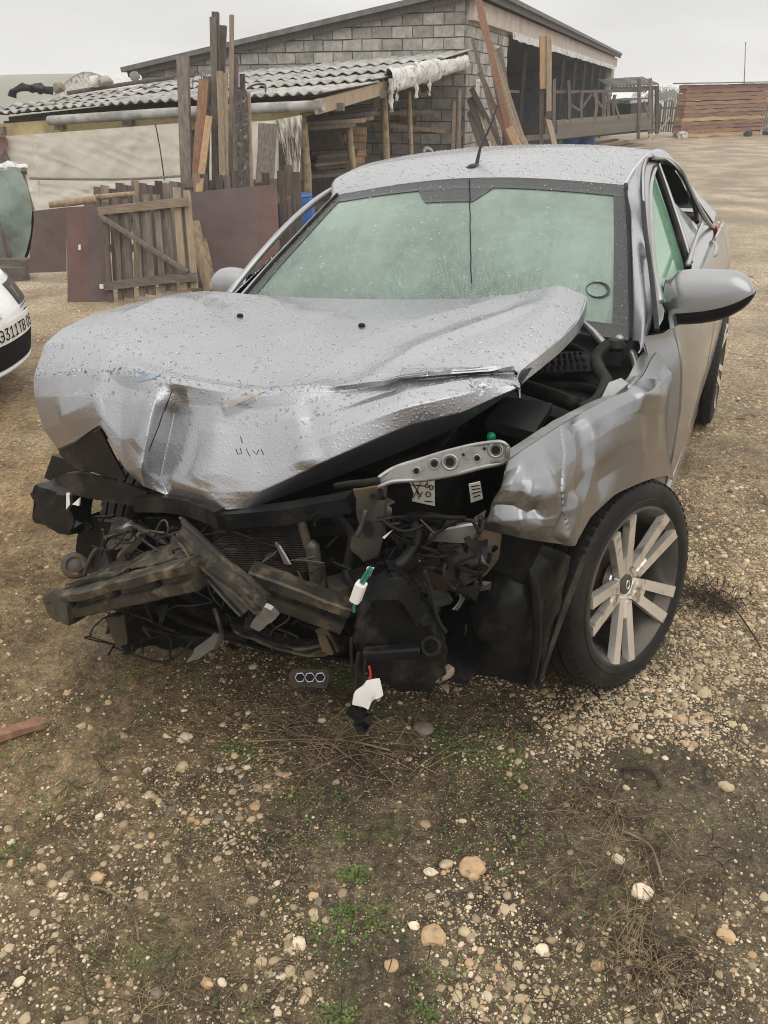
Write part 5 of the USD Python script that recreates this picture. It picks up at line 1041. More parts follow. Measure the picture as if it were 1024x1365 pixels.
# --- door mirrors
def mirror(sign, tops, bots, splits, y, label):
    """housing lofted across sections; its silver cap ends at a seam, the lower shell is black"""
    n_ = 30; a_, b_ = tops[0][0], tops[-1][0]; lo_ = min(tops[0][0], bots[0][0]) if sign > 0 else max(tops[0][0], bots[0][0])
    xs_ = lo_ + (b_ - lo_) * (1 - (1 - np.linspace(0, 1, n_)) ** 1.8)
    def cv(c):
        c = np.array(c, float); c = c if c[0, 0] < c[-1, 0] else c[::-1]; f_ = PchipInterpolator(c[:, 0], c[:, 1])
        return [P(x_, float(f_(np.clip(x_, c[0, 0], c[-1, 0]))), y=y) for x_ in xs_]
    T_, B_, S_p = cv(tops), cv(bots), cv(splits)
    def arc(c0, h, lo, k):  # half section between seam and top (or bottom)
        e = [.97, 1, 1][1]
        return [c0 * [1, 1, 0] + np.array([0, -.062 * math.cos(a) * (1 if math.cos(a) > 0 else .6) * k, c0[2] + h * math.sin(a) ** .7]) for a in np.linspace(0, math.pi, 15)]
    kk = np.sqrt(np.clip(1 - np.linspace(0, 1, n_) ** 5, .02, 1)) * np.interp(np.linspace(0, 1, n_), [0, .08], [.75, 1])
    up_ = np.array([arc(S_p[i] + [0, 0, .001], max(T_[i][2] - S_p[i][2], .002), 0, kk[i]) for i in range(n_)])
    dn_ = np.array([arc(S_p[i] - [0, 0, .001], min(B_[i][2] - S_p[i][2], -.002), 0, kk[i] * .985) for i in range(n_)]) if False else np.array([[q * [1, 1, 0] + np.array([0, 0, S_p[i][2] - .001 - abs(q[2] - S_p[i][2])]) for q in arc(S_p[i], max(S_p[i][2] - B_[i][2], .002), 0, kk[i] * .985)] for i in range(n_)])
    m = part('door_mirror', shell(up_, .003), 'silver_side', 60, label=label)
    part('lower_shell', shell(dn_, .003), 'blackplastic', 60, m)
    ends_ = [np.vstack([up_[0], dn_[0][::-1]])]
    part('inner_face', poly3(ends_[0], .004, (1, 0, 0)), 'blackplastic', False, m)
    mg_ = np.array([[(up_[i, -1] * (1 - t) + up_[i, 7] * t * 0 + np.array([up_[i, -1][0], up_[i, -1][1] - .004, T_[i][2] - .004]) * t) for t in (.0, .5, .9)] + [] for i in range(2, n_ - 4)])
    part('mirror_glass', shell(mg_, .003), 'chrome', True, m)
    return m
mL = mirror(1, [(890, 372), (897, 361), (930, 358.5), (970, 360), (992, 368), (1003, 379), (1007, 388)], [(884, 424), (900, 430), (930, 429), (962, 424), (985, 414), (1000, 402), (1007, 389)], [(884, 413), (897, 413), (930, 411), (960, 406), (985, 398), (1002, 390), (1007, 388.7)], .78, 'left door mirror with silver cap and black underside')
innL = P(887, 408, y=.76)
part('mirror_foot', bar(innL + [.02, 0, -.02], innL + [-.07, .0, -.05], .07, .09, bev=.015), 'blackplastic', True, mL)
mR = mirror(-1, [(333, 366), (326, 360), (312, 357.5), (300, 359), (293, 364), (289, 373)], [(336, 389), (326, 391.5), (312, 391.5), (300, 389), (293, 384), (289, 374)], [(335, 387), (326, 388), (312, 388), (300, 386), (293, 381), (289, 373.5)], .8, 'right door mirror seen beyond the bonnet')
innR = P(335, 378, y=.8)
part('mirror_foot', bar(innR, innR + [.09, .02, -.03], .07, .07, bev=.015), 'blackplastic', True, mR)
# --- left front wing, torn and buckled
FW = np.array([PP([(676, 615, -.40), (698, 600, -.33), (720, 586, -.26), (750, 566, -.15), (780, 549, -.05), (808, 535, .05), (838, 522, .15), (856, 502, .26), (868, 478, .36), (882, 461, .44)]),
               PP([(673, 628, -.42), (702, 618, -.36), (730, 606, -.29), (758, 588, -.18), (786, 566, -.08), (815, 549, .02), (846, 533, .13), (868, 520, .25), (882, 508, .36), (897, 496, .45)]),
               PP([(668, 648, -.43), (704, 640, -.39), (738, 632, -.33), (766, 610, -.20), (790, 588, -.10), (822, 568, .0), (852, 556, .13), (874, 545, .26), (886, 532, .38), (895, 530, .48)]),
               PP([(658, 672, -.44), (700, 668, -.42), (742, 660, -.35), (764, 640, -.25), (794, 618, -.12), (830, 592, .0), (858, 582, .13), (876, 572, .27), (886, 565, .40), (892, 562, .50)]),
               PP([(648, 694, -.43), (696, 695, -.44), (740, 690, -.36), (764, 672, -.28), (792, 648, -.13), (828, 622, .0), (858, 612, .14), (876, 604, .28), (886, 600, .40), (892, 598, .50)]),
               PP([(640, 703, -.42), (690, 714, -.42), (728, 721, -.36), (764, 726, -.30), (785, 690, -.19), (818, 659, -.05), (852, 643, .12), (872, 636, .27), (887, 634, .42), (896, 640, .52)])])
FG = resample_bent(FW, 150, 210, 1)
FG = fold(FG, PP([(764, 556, -.11), (773, 578, -.12), (776, 606, -.15), (771, 634, -.19), (766, 668, -.27)]), -.016, .045, (.9, -.3, .2))
FG = step(FG, PP([(745, 560, -.13), (752, 610, -.22), (748, 650, -.32), (752, 715, -.34)]), .003, .09, (.8, -.5, .2))
FG = fold(FG, PP([(684, 640, -.41), (708, 648, -.40), (730, 654, -.37), (744, 650, -.35)]), .018, .06, (.6, -.6, .3))
FG = fold(FG, PP([(652, 676, -.44), (690, 678, -.43), (704, 690, -.43), (722, 678, -.39)]), -.020, .04, (.6, -.6, -.1))
FG = fold(FG, PP([(656, 692, -.43), (700, 701, -.43), (744, 700, -.35)]), .010, .04, (.6, -.6, .3))
FG = fold(FG, PP([(784, 632, -.13), (808, 620, -.06), (832, 602, .0), (878, 566, .28)]), -.012, .08, (.95, -.2, .0))
FG = fold(FG, PP([(842, 527, .14), (862, 529, .2), (882, 530, .32), (896, 500, .44)]), .020, .05, (.7, -.4, .5))
FG = fold(FG, PP([(748, 722, -.33), (758, 690, -.29), (763, 655, -.26)]), .016, .05, (.8, -.6, 0))
FG = crumple(FG, .0025, 5, 21, 2)
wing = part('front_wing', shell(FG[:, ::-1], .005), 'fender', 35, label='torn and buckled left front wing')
part('wing_flange', shell(np.array([FG[0], FG[0] + (FG[0] - FG[3]) * [0, 0, 0] + np.array([-.035, -.01, -.004])]), .003), 'bright', 40, wing)
# right front wing, mostly gone behind the folded bonnet
part('front_wing', flipx(shell(crumple(side_grid(-.15, .55, zb=.66), .03, 6, 4)[:, ::-1], .006)), 'silver_side', 40, label='crushed right front wing')

# --- scuttle and windscreen base
part('scuttle_panel', poly3(PP([(690, 470, .42), (790, 466, .42), (845, 470, .42), (838, 520, .2), (770, 545, .1), (670, 520, .15)]) - [0, 0, .05], .02), 'blackplastic', False)
gr = part('scuttle_grille', poly3(PP([(700, 474, .38), (776, 468, .38), (790, 478, .36), (790, 498, .3), (694, 500, .28)]), .012), 'blackplastic')
for r_, (pa, pb) in enumerate((((708, 480), (774, 474)), ((704, 488), (778, 483)), ((700, 495), (780, 492)))):
    for u in np.linspace(0, 1, 10):
        q = P(pa[0] + (pb[0] - pa[0]) * u, pa[1] + (pb[1] - pa[1]) * u, y=.36 - .03 * r_); h = trimesh.creation.icosphere(1, .006); h.apply_translation(q + [0, -.002, .008]); part('vent_hole', h, 'ink', True, gr)
part('trim_strip', tube(PP([(734, 455, .42), (762, 462, .42), (795, 487, .38)]), .014, 8, 10), 'blackplastic', True)
part('wiper_arm', tube(PP([(776, 430, .46), (790, 442, .45), (808, 461, .42)]), [.010, .011, .013], 8), 'bright', True)
part('wiper_spindle', revolve([(0, 0), (.03, 0), (.034, .012), (.02, .03), (0, .032)], 20, 'z').apply_translation(P(820, 466, y=.40)), 'blackplastic', 40)
b_ = trimesh.creation.icosphere(2, .014); b_.apply_translation(P(826, 452, y=.42)); part('bolt', b_, 'bright', True)
part('hinge', poly3(PP([(812, 512, .16), (828, 504, .18), (838, 512, .16), (808, 538, .08), (800, 534, .08)]), .006), 'bright')
part('door_seal', tube(PP([(842, 470, .42), (848, 486, .36), (846, 506, .26), (836, 520, .16)]), .012, 8, 16), 'silver_side', True)
part('rubber_hose', tube(PP([(812, 458, .38), (796, 476, .34), (800, 494, .28), (808, 512, .22), (798, 532, .15), (772, 545, .10)]), [.017, .018, .019, .019, .018, .016], 10, 26), 'rubber', True)
part('strut_tube', tube(PP([(678, 509, .20), (720, 522, .16), (768, 540, .10)]), .021, 12, 10), 'engine', True)
part('strut_tube', tube(PP([(690, 520, .25), (740, 515, .28), (800, 520, .24)]), .014, 10, 10), 'blackplastic', True)
# --- engine bay
part('engine_block', box(.62, .42, .34, (.05, -.02, .52)), 'engine'); part('engine_cover', crumple(shell(np.array([[(-.25, -.2, .76), (.3, -.2, .76)], [(-.25, .2, .8), (.3, .2, .8)]]), .0).vertices.reshape(2, 2, 3), 0, 1) if False else bar((-.22, .0, .74), (.30, .0, .74), .38, .10, bev=.03), 'blackplastic', True)
part('battery_cover', poly3(PP([(647, 568, -.10), (672, 534, .03), (736, 545, .06), (712, 582, -.10)]), .03), 'blackplastic', label='loose grey battery cover')
part('suspension_turret', revolve([(0, .05), (.09, .05), (.11, .02), (.13, -.10), (0, -.10)], 28, 'z').apply_translation((.53, .16, .70)), 'engine', 40)
part('inner_wing', shell(crumple(resample(np.array([[(.62, -.30, .80), (.70, .1, .84), (.72, .45, .88)], [(.58, -.30, .55), (.60, .1, .58), (.62, .45, .58)], [(.5, -.3, .36), (.5, .1, .36), (.5, .45, .36)]]), 20, 24), .02, 7, 5), .01), 'engine', 40)
part('inner_wing', shell(crumple(resample(np.array([[(-.62, -.25, .80), (-.72, .45, .88)], [(-.5, -.25, .36), (-.5, .45, .36)]]), 20, 24), .03, 7, 6), .01), 'engine', 40)
part('undertray', shell(crumple(resample(np.array([[(-.5, -.45, .22), (.5, -.4, .26)], [(-.5, .5, .2), (.5, .5, .2)]]), 24, 24), .04, 5, 8), .01), 'blackplastic', 40)
gpg = trimesh.creation.icosphere(2, .012); gpg.apply_translation(P(655, 582, y=-.12)); part('green_plug', gpg, 'green', True)
# lamp carrier: pressed steel rail with round holes
cpts = PP([(506, 636, -.50), (524, 624, -.47), (560, 612, -.44), (600, 600, -.42), (640, 591, -.40), (668, 588, -.39), (678, 594, -.385), (677, 611, -.385), (640, 622, -.41), (600, 632, -.43), (560, 638, -.455), (528, 640, -.48), (505, 648, -.50)])
lc = part('lamp_carrier', poly3(cpts, .012), 'bright', False, label='pressed steel lamp carrier with round holes')
part('carrier_flange', tube(cpts[6:] + [0, -.006, 0], .006, 6, 30), 'bright', True, lc)
part('carrier_flange', tube(cpts[:7] + [0, -.004, 0], .005, 6, 30), 'bright', True, lc)
cn = np.linalg.svd(cpts - cpts.mean(0))[2][2]; cn = cn if cn[1] < 0 else -cn
def ringhole(px, py, y, r):
    q = P(px, py, pt=cpts.mean(0) + cn * .009, n=cn); T_ = frame_of(q, q + cn)
    t = trimesh.creation.torus(r, r * .22, 28, 8).apply_transform(T_); part('hole_rim', t, 'bright', True, lc)
    d = trimesh.creation.cylinder(r * .62, .006, sections=24).apply_transform(T_); part('hole', d, 'ink', False, lc)
for px, py, r in ((579, 618, .011), (600, 616, .016), (661, 600, .015), (555, 628, .009), (636, 611, .008), (618, 606, .004), (646, 598, .004)): ringhole(px, py, 0, r)
part('lamp_bracket', tube(PP([(448, 648, -.5), (480, 644, -.52), (506, 640, -.5)]), .008, 7, 8), 'engine', True)
# stickers
def sticker(pts, marks, label):
    t = part('sticker', poly3(PP(pts), .002), 'paper', False, label=label)
    q = PP(pts); n_ = np.linalg.svd(q - q.mean(0))[2][2]; n_ = n_ if n_[1] < 0 else -n_
    for ln in marks: part('handwriting', tube([P(*a, pt=q.mean(0) + n_ * .003, n=n_) for a in ln], .0013, 4, max(len(ln), 2)), 'ink', False, t)
circ = lambda cx, cy, rx, ry: [(cx + rx * math.cos(a), cy + ry * math.sin(a)) for a in np.linspace(0, 6.28, 12)]
sticker([(545, 639, -.40), (579, 640, -.40), (580, 674, -.36), (549, 668, -.37), (552, 658, -.38)], [[(549, 642), (561, 662)], [(562, 641), (551, 664)], [(546, 646), (566, 648)], circ(571, 659, 3, 3.5), circ(575, 650, 2.5, 3), circ(569, 648, 2, 2.5), [(566, 668), (577, 669)], [(570, 641), (569, 646)], [(556, 655), (558, 665), (563, 656)]], 'white paper sticker with scribbled marks')
sticker([(625, 645, -.38), (640, 642, -.38), (644, 664, -.35), (628, 670, -.35)], [[(628, 649), (639, 647)], [(629, 653), (640, 651)], [(630, 658), (641, 655)], [(631, 663), (640, 660)]], 'narrow white paper sticker with small print')
part('sticker_scrap', poly3(PP([(632, 690, -.40), (648, 680, -.4), (646, 690, -.4), (636, 700, -.4)]), .003), 'bright')
# radiator, condenser, cross members
rad = part('radiator', poly3(PP([(284, 692, -.44), (402, 690, -.44), (410, 770, -.42), (300, 750, -.42)]), .03), 'fins')
for k in range(24):
    y_ = 693 + k * 2.95; part('fin_row', tube([P(286 + k * .6, y_ - 1, y=-.462), P(403 + k * .3, y_ + .5, y=-.462)], .0014, 4, 3), 'steel', False, rad)
part('radiator_pipe', tube(PP([(401, 692, -.47), (407, 715, -.47), (413, 735, -.47)]), .012, 9, 6), 'rustmetal', True)
part('dryer_bottle', tube(PP([(412, 724, -.50), (416, 728, -.50), (419, 750, -.50), (423, 776, -.50)]), [.014, .018, .018, .018], 14), 'alloydark', 50, label='small pale dryer bottle beside the radiator')
part('cross_member', bar(P(188, 668, y=-.44), P(300, 688, y=-.50), .06, .045, seg=6, warp=.01, up=(0, 0, 1)), 'blackplastic')
part('cross_member', bar(P(298, 690, y=-.49), P(470, 668, y=-.46), .05, .04, seg=6, warp=.01, up=(0, 0, 1)), 'blackplastic')
part('cross_member', bar(P(240, 700, y=-.42), P(500, 700, y=-.40), .04, .03, seg=6, warp=.02, up=(0, 0, 1)), 'engine')
part('bumper_trim', shell(crumple(resample(np.array([PP([(72, 640, -.38), (105, 630, -.40), (150, 640, -.43), (195, 656, -.45)]), PP([(98, 660, -.40), (125, 666, -.42), (160, 672, -.45), (190, 676, -.46)])]), 12, 30), .012, 10, 2), .012), 'blackplastic', 40, label='black strip of grille trim')
# wrecked right lamp corner
part('lamp_housing', poly3(PP([(53, 654, -.34), (65, 642, -.33), (90, 652, -.36), (108, 658, -.38), (112, 690, -.36), (104, 710, -.36), (80, 700, -.35), (57, 693, -.34)]), .07, jit=.012, sub=2), 'blackplastic', 30, label='smashed right headlamp housing')
part('lamp_backing', poly3(PP([(62, 636, -.25), (74, 606, -.25), (118, 620, -.3), (110, 660, -.3)]), .02), 'blackplastic')
part('bright_shard', poly3(PP([(89, 657, -.40), (93, 657, -.40), (94, 672, -.40), (89, 679, -.40)]), .005), 'white'); part('bright_shard', poly3(PP([(97, 672, -.41), (107, 663, -.41), (106, 674, -.41)]), .005), 'white')
for pts, m in (([(108, 690, -.34), (150, 688, -.36), (165, 760, -.36), (125, 775, -.34), (104, 740, -.33)], 'engine'), ([(150, 690, -.38), (180, 692, -.40), (176, 716, -.42), (146, 726, -.4)], 'steel'), ([(140, 712, -.46), (152, 710, -.47), (178, 728, -.48), (170, 732, -.48), (146, 730, -.47)], 'rustmetal'), ([(195, 690, -.36), (240, 690, -.38), (250, 760, -.38), (200, 770, -.36)], 'engine'), ([(120, 760, -.40), (138, 726, -.42), (150, 760, -.44), (140, 790, -.44)], 'steel')):
    part('torn_panel', poly3(PP(pts), .012, jit=.01, sub=2), m, 30)
part('bracket', bar(P(160, 744, y=-.50), P(190, 712, y=-.46), .035, .02), 'steel'); b_ = trimesh.creation.cylinder(.008, .03, sections=12); b_.apply_transform(frame_of(P(170, 741, y=-.51), P(170, 741, y=-.6))); part('bracket_hole', b_, 'ink')
part('bracket', poly3(PP([(176, 758, -.52), (196, 752, -.52), (206, 772, -.5), (188, 778, -.5)]), .01, jit=.006, sub=2), 'rustmetal', 30)
hc = P(100, 754, y=-.44); hn = P(100, 754, y=-.6) - hc; T_ = frame_of(hc, hc + hn)
hr = part('horn', revolve([(0, -.02), (.03, -.02), (.036, 0), (.036, .008), (.028, .012), (.020, .008), (.012, .012), (0, .013)], 36, 'z').apply_transform(T_), 'rustmetal', 40, label='round rusty horn disc')
part('horn_rim', trimesh.creation.torus(.035, .005, 36, 8).apply_transform(T_), 'steel', True, hr); part('horn_bracket', tube(PP([(112, 770, -.44), (122, 742, -.43), (130, 730, -.42)]), .008, 6, 8), 'steel', True, hr)
# bumper beam, folded in two
def boxbeam(a, b, h, d, m, ribs=True, label=None, dent_=.006):
    a, b = np.asarray(a), np.asarray(b); ax = (b - a) / np.linalg.norm(b - a); up = np.array([0, 0, 1.0]) - ax * ax[2]; up /= np.linalg.norm(up); f = np.cross(ax, up); f = f if f[1] < 0 else -f
    pr = [(-h / 2, -d / 2), (-h / 2, d * .42), (-h * .44, d / 2), (-h * .16, d / 2), (-h * .08, d * .18), (h * .08, d * .18), (h * .16, d / 2), (h * .44, d / 2), (h / 2, d * .42), (h / 2, -d / 2)]
    pr = pr + [pr[0]]
    G = np.array([[a + ax * L_ + up * u + f * v for u, v in pr] for L_ in np.linspace(0, np.linalg.norm(b - a), 30)])
    G = G + (np.stack([meshkit.fbm(G * 14 + 5 * k, 2, k) for k in range(3)], -1) - .5) * dent_ * 2
    p_ = part('bumper_beam', shell(G, .004), m, 30, label=label)
    for u_ in (.16, .5, .78):
        q_ = a + (b - a) * u_ + f * (d * .2 + .004); hd = trimesh.creation.cylinder(.008, .008, sections=14); part('beam_hole', hd.apply_transform(frame_of(q_, q_ + f)), 'ink', False, p_)
    for E_, q in ((G[0], 0), (G[-1], 1)): part('beam_end', poly3(E_[:-1], .004), m, False, p_)
    return p_
bl = boxbeam(P(78, 808, y=-.60), P(264, 764, y=-.66), .074, .06, 'beam', label='left stub of the dirty folded bumper beam')
boxbeam(P(330, 772, y=-.64), P(462, 822, y=-.56), .080, .055, 'beam', label='right half of the dirty folded bumper beam')
part('crash_box', bar(P(84, 812, y=-.60), P(150, 775, y=-.40), .08, .07), 'steel'); part('crash_box', bar(P(440, 800, y=-.52), P(520, 770, y=-.30), .08, .08, jit=.006), 'rustmetal')
part('beam_end_cap', poly3(PP([(60, 796, -.61), (74, 786, -.62), (92, 806, -.64), (97, 832, -.64), (70, 822, -.62)]), .02), 'steel')
part('beam_top_flap', shell(crumple(resample(np.array([PP([(88, 782, -.60), (170, 762, -.6), (262, 742, -.62)]), PP([(112, 772, -.5), (180, 742, -.48), (250, 722, -.5)])]), 16, 30), .02, 12, 3), .004), 'beam', 30, bl)
# diagonal braces torn loose
def strap(pts, w, m, label=None, t=.006, up=(.2, -.9, .4)):
    c = spline(np.asarray(pts), 24); tg = np.gradient(c, axis=0); tg /= np.linalg.norm(tg, axis=1)[:, None]; s = np.cross(tg, np.asarray(up)); s /= np.linalg.norm(s, axis=1)[:, None]
    n_ = np.cross(s, tg); pr = [(-.5, .25), (-.5, 0), (-.3, 0), (-.22, -.12), (.22, -.12), (.3, 0), (.5, 0), (.5, .25)]
    G = np.array([[c[i] + s[i] * w * a_ + n_[i] * w * b_ for a_, b_ in pr] for i in range(24)])
    G = G + (np.stack([meshkit.fbm(G * 16 + 5 * k, 2, k) for k in range(3)], -1) - .5) * .012
    return part('loose_brace', shell(G, t), m, 30, label=label)
strap(PP([(240, 704, -.56), (275, 738, -.62), (315, 772, -.68), (352, 806, -.72)]), .055, 'beam', 'diagonal brace torn loose across the radiator')
strap(PP([(262, 735, -.60), (290, 775, -.64), (312, 800, -.66), (328, 816, -.67)]), .035, 'steel', 'thin bent brace under the diagonal one')
part('brace_tip', poly3(PP([(352, 806, -.73), (362, 812, -.73), (372, 822, -.72), (346, 840, -.71), (335, 832, -.71)]), .012, jit=.006, sub=2), 'bright', 30)
part('metal_shard', poly3(PP([(368, 722, -.52), (372, 728, -.53), (388, 752, -.54), (380, 752, -.53)]), .005), 'bright'); part('metal_shard', poly3(PP([(228, 718, -.5), (236, 714, -.5), (234, 730, -.5), (228, 734, -.5)]), .006), 'rustmetal')
part('hanging_plate', poly3(PP([(251, 881, -.62), (258, 869, -.62), (286, 842, -.58), (298, 846, -.57), (296, 858, -.57), (266, 878, -.61)]), .008, jit=.008, sub=2), 'bright', 30, label='torn bright metal tongue hanging low')
part('hanging_plate', poly3(PP([(140, 824, -.55), (166, 818, -.54), (170, 858, -.5), (156, 860, -.5)]), .008, jit=.006, sub=2), 'rustmetal', 30, label='tan metal tab hanging under the left beam stub')
part('hanging_rod', tube(PP([(286, 812, -.58), (292, 830, -.6), (296, 850, -.58), (285, 866, -.58)]), .006, 6, 10), 'steel', True)
part('torn_duct', shell(crumple(resample(np.array([PP([(150, 810, -.44), (230, 800, -.44), (300, 830, -.46)]), PP([(160, 862, -.36), (230, 868, -.36), (290, 870, -.38)])]), 20, 30), .06, 6, 9), .008), 'engine', 30)
part('lower_lip', shell(crumple(resample(np.array([PP([(310, 842, -.52), (350, 862, -.54), (400, 878, -.55), (458, 872, -.54)]), PP([(300, 820, -.40), (350, 840, -.42), (400, 856, -.42), (470, 850, -.42)])]), 16, 34), .03, 9, 4), .006), 'beam', 30, label='curved dirty lip under the radiator')
part('torn_tab', poly3(PP([(420, 838, -.55), (436, 834, -.55), (452, 866, -.55), (440, 874, -.56), (432, 868, -.55)]), .006, jit=.006, sub=2), 'rustmetal', 30)
# upright panel with oval hole
up_o = PP([(472, 652, -.46), (516, 646, -.44), (514, 700, -.43), (506, 740, -.43), (484, 748, -.45), (466, 730, -.46), (478, 700, -.46)])
upn = part('lamp_panel', poly3(up_o, .010, jit=.006, sub=2), 'rustmetal', 30, label='rusty upright panel with an oval hole')
T_ = frame_of(P(491, 706, y=-.468), P(491, 706, y=-.6)); o_ = trimesh.creation.cylinder(.016, .012, sections=24); o_.vertices *= (.75, 1.25, 1); part('oval_hole', o_.apply_transform(T_), 'ink', False, upn)
o_ = trimesh.creation.cylinder(.007, .012, sections=16); part('oval_hole', o_.apply_transform(frame_of(P(497, 662, y=-.46), P(497, 662, y=-.6))), 'ink', False, upn)
part('upright_edge', tube(PP([(488, 680, -.48), (482, 700, -.48), (476, 715, -.48)]), .006, 6, 8), 'alloydark', True, upn)
# frame rail and crumpled metal behind it
part('frame_rail', shell(crumple(resample(np.array([PP([(526, 706, -.36), (600, 690, -.38), (672, 690, -.36)]), PP([(530, 750, -.40), (600, 742, -.42), (668, 738, -.38)]), PP([(548, 795, -.36), (604, 790, -.38), (648, 772, -.36)])]), 30, 40), .035, 8, 13), .01), 'rustmetal', 30, label='crumpled frame rail end')
part('frame_rail', shell(crumple(resample(np.array([PP([(572, 716, -.45), (600, 706, -.46), (640, 700, -.44)]), PP([(574, 722, -.44), (598, 724, -.45), (630, 722, -.43)])]), 10, 20), .01, 8, 3), .008), 'bright', 30)
part('lamp_mount', shell(crumple(resample(np.array([PP([(640, 716, -.36), (690, 714, -.34), (726, 724, -.3)]), PP([(610, 740, -.38), (660, 760, -.36), (700, 780, -.3)])]), 16, 24), .02, 9, 5), .008), 'engine', 30)
# wheel-arch liner and its edge strip
LG = resample(np.array([PP([(640, 716, -.24), (690, 718, -.24), (735, 730, -.22), (762, 742, -.16)]), PP([(634, 770, -.27), (682, 768, -.28), (728, 780, -.25), (748, 800, -.18)]), PP([(624, 830, -.28), (672, 826, -.32), (712, 840, -.28), (734, 850, -.22)]), PP([(612, 896, -.27), (660, 904, -.29), (700, 914, -.27), (722, 914, -.24)])]), 60, 50)
bul = np.exp(-np.linalg.norm((LG - P(664, 812, y=-.31)) / np.array([.09, .2, .13]), axis=2) ** 4)
LG = LG + np.array([.0, -.035, .0]) * bul[..., None]; LG = crumple(LG, .012, 10, 4)
lin = part('arch_liner', shell(LG, .006), 'blackplastic', 40, label='black plastic wheel arch liner with a bulge')
part('liner_rib', tube(PP([(690, 722, -.27), (712, 780, -.30), (716, 850, -.31), (706, 912, -.29)]), .012, 8, 20), 'blackplastic', True, lin)
part('liner_strip', strap_ if False else shell(resample(np.array([PP([(776, 738, -.19), (752, 800, -.24), (732, 860, -.25), (718, 905, -.26)]), PP([(783, 741, -.18), (760, 800, -.225), (738, 860, -.24), (723, 905, -.25)])]), 6, 30), .004), 'steel', 40, lin)
# black lower bracket
LB_ = PP([(484, 800, -.58), (512, 774, -.56), (532, 772, -.54), (556, 792, -.52), (578, 826, -.50), (594, 862, -.48), (590, 884, -.47), (574, 906, -.47), (540, 902, -.5), (500, 890, -.54), (478, 868, -.56), (474, 830, -.58)])
lb = part('lower_bracket', poly3(LB_, .09, jit=.014, sub=3), 'blackplastic', 30, label='large black plastic bracket hanging at the front')
part('bracket_face', shell(crumple(resample(np.array([PP([(512, 774, -.62), (534, 770, -.60), (570, 822, -.56)]), PP([(500, 800, -.64), (528, 800, -.62), (556, 836, -.58)])]), 12, 20), .008, 9, 2), .006), 'blackplastic', 30, lb)
T_ = frame_of(P(574, 862, y=-.56), P(574, 862, y=-.7)); part('bracket_ring', trimesh.creation.torus(.02, .006, 24, 8).apply_transform(T_), 'engine', True, lb)
part('bracket_ledge', bar(P(486, 872, y=-.62), P(560, 868, y=-.58), .03, .03, bev=.006), 'blackplastic', True, lb)
cl_ = trimesh.creation.icosphere(2, .016); cl_.vertices *= (1.2, 1, .8); cl_.vertices += normal_jit(cl_.vertices, .012, 40); cl_.apply_translation(P(597, 896, y=-.48)); part('mud_clod', cl_, 'wood_tan', True)
# honeycomb grille fragment
gf_ = part('grille_fragment', poly3(PP([(388, 894, -.60), (437, 894, -.60), (441, 900, -.60), (436, 916, -.60), (386, 911, -.60)]), .012), 'alloydark', False, label='broken piece of honeycomb grille')
for px in (400, 413, 427):
    c_ = P(px, 903, y=-.615); hx_ = trimesh.creation.cylinder(.0105, .012, sections=6); hx_.vertices *= (1.1, .9, 1); hx_.apply_transform(frame_of(c_, c_ + (CC - c_) * .1)); part('honeycomb_cell', hx_, 'ink', False, gf_)
    rr = trimesh.creation.torus(.0115, .0022, 6, 6); rr.apply_transform(frame_of(c_, c_ + (CC - c_) * .1)); part('cell_edge', rr, 'bright', False, gf_)
# white plastic scrap and connectors hanging on wires
ws_ = part('white_scrap', poly3(PP([(470, 938, -.66), (475, 920, -.66), (487, 908, -.66), (504, 906, -.66), (511, 925, -.66), (500, 930, -.66), (490, 946, -.66), (480, 940, -.66)]), .005, jit=.007, sub=2), 'white', 30, label='torn white plastic scrap hanging on wires')
for pts, r, m in (([(492, 888), (494, 900), (493, 908)], .003, 'redwire'), ([(487, 880), (486, 896), (490, 910)], .003, 'rubber'), ([(478, 870), (474, 905), (472, 950), (478, 970)], .0045, 'rubber'), ([(468, 850), (470, 900), (482, 955), (476, 975)], .004, 'rubber')):
    part('hanging_wire', tube([P(a, b, y=-.655) for a, b in pts], r, 6, 14), m, True)
for k, (px, py, s) in enumerate(((478, 948, .020), (483, 960, .017), (481, 970, .014))):
    cb = box(s * 2, s * 1.4, s * 1.7, jit=.003); cb.apply_transform(trimesh.transformations.euler_matrix(.5 * k, .4, .7 * k)); cb.apply_translation(P(px, py, y=-.65)); part('wire_connector', cb, 'blackplastic')
part('white_connector', [bar(P(474, 800, y=-.68), P(482, 778, y=-.68), .026, .022, bev=.004), bar(P(471, 790, y=-.68), P(476, 792, y=-.68), .016, .016)], 'white', False, label='white plug hanging on green wires')
part('white_connector', poly3(PP([(490, 756, -.66), (498, 758, -.66), (493, 768, -.66), (488, 764, -.66)]), .008), 'white')
for pts in ([(484, 778), (490, 768), (496, 758)], [(481, 776), (487, 766), (494, 756)], [(473, 802), (472, 812), (472, 816)]): part('green_wire', tube([P(a, b, y=-.68) for a, b in pts], .0035, 6, 8), 'teal', True)
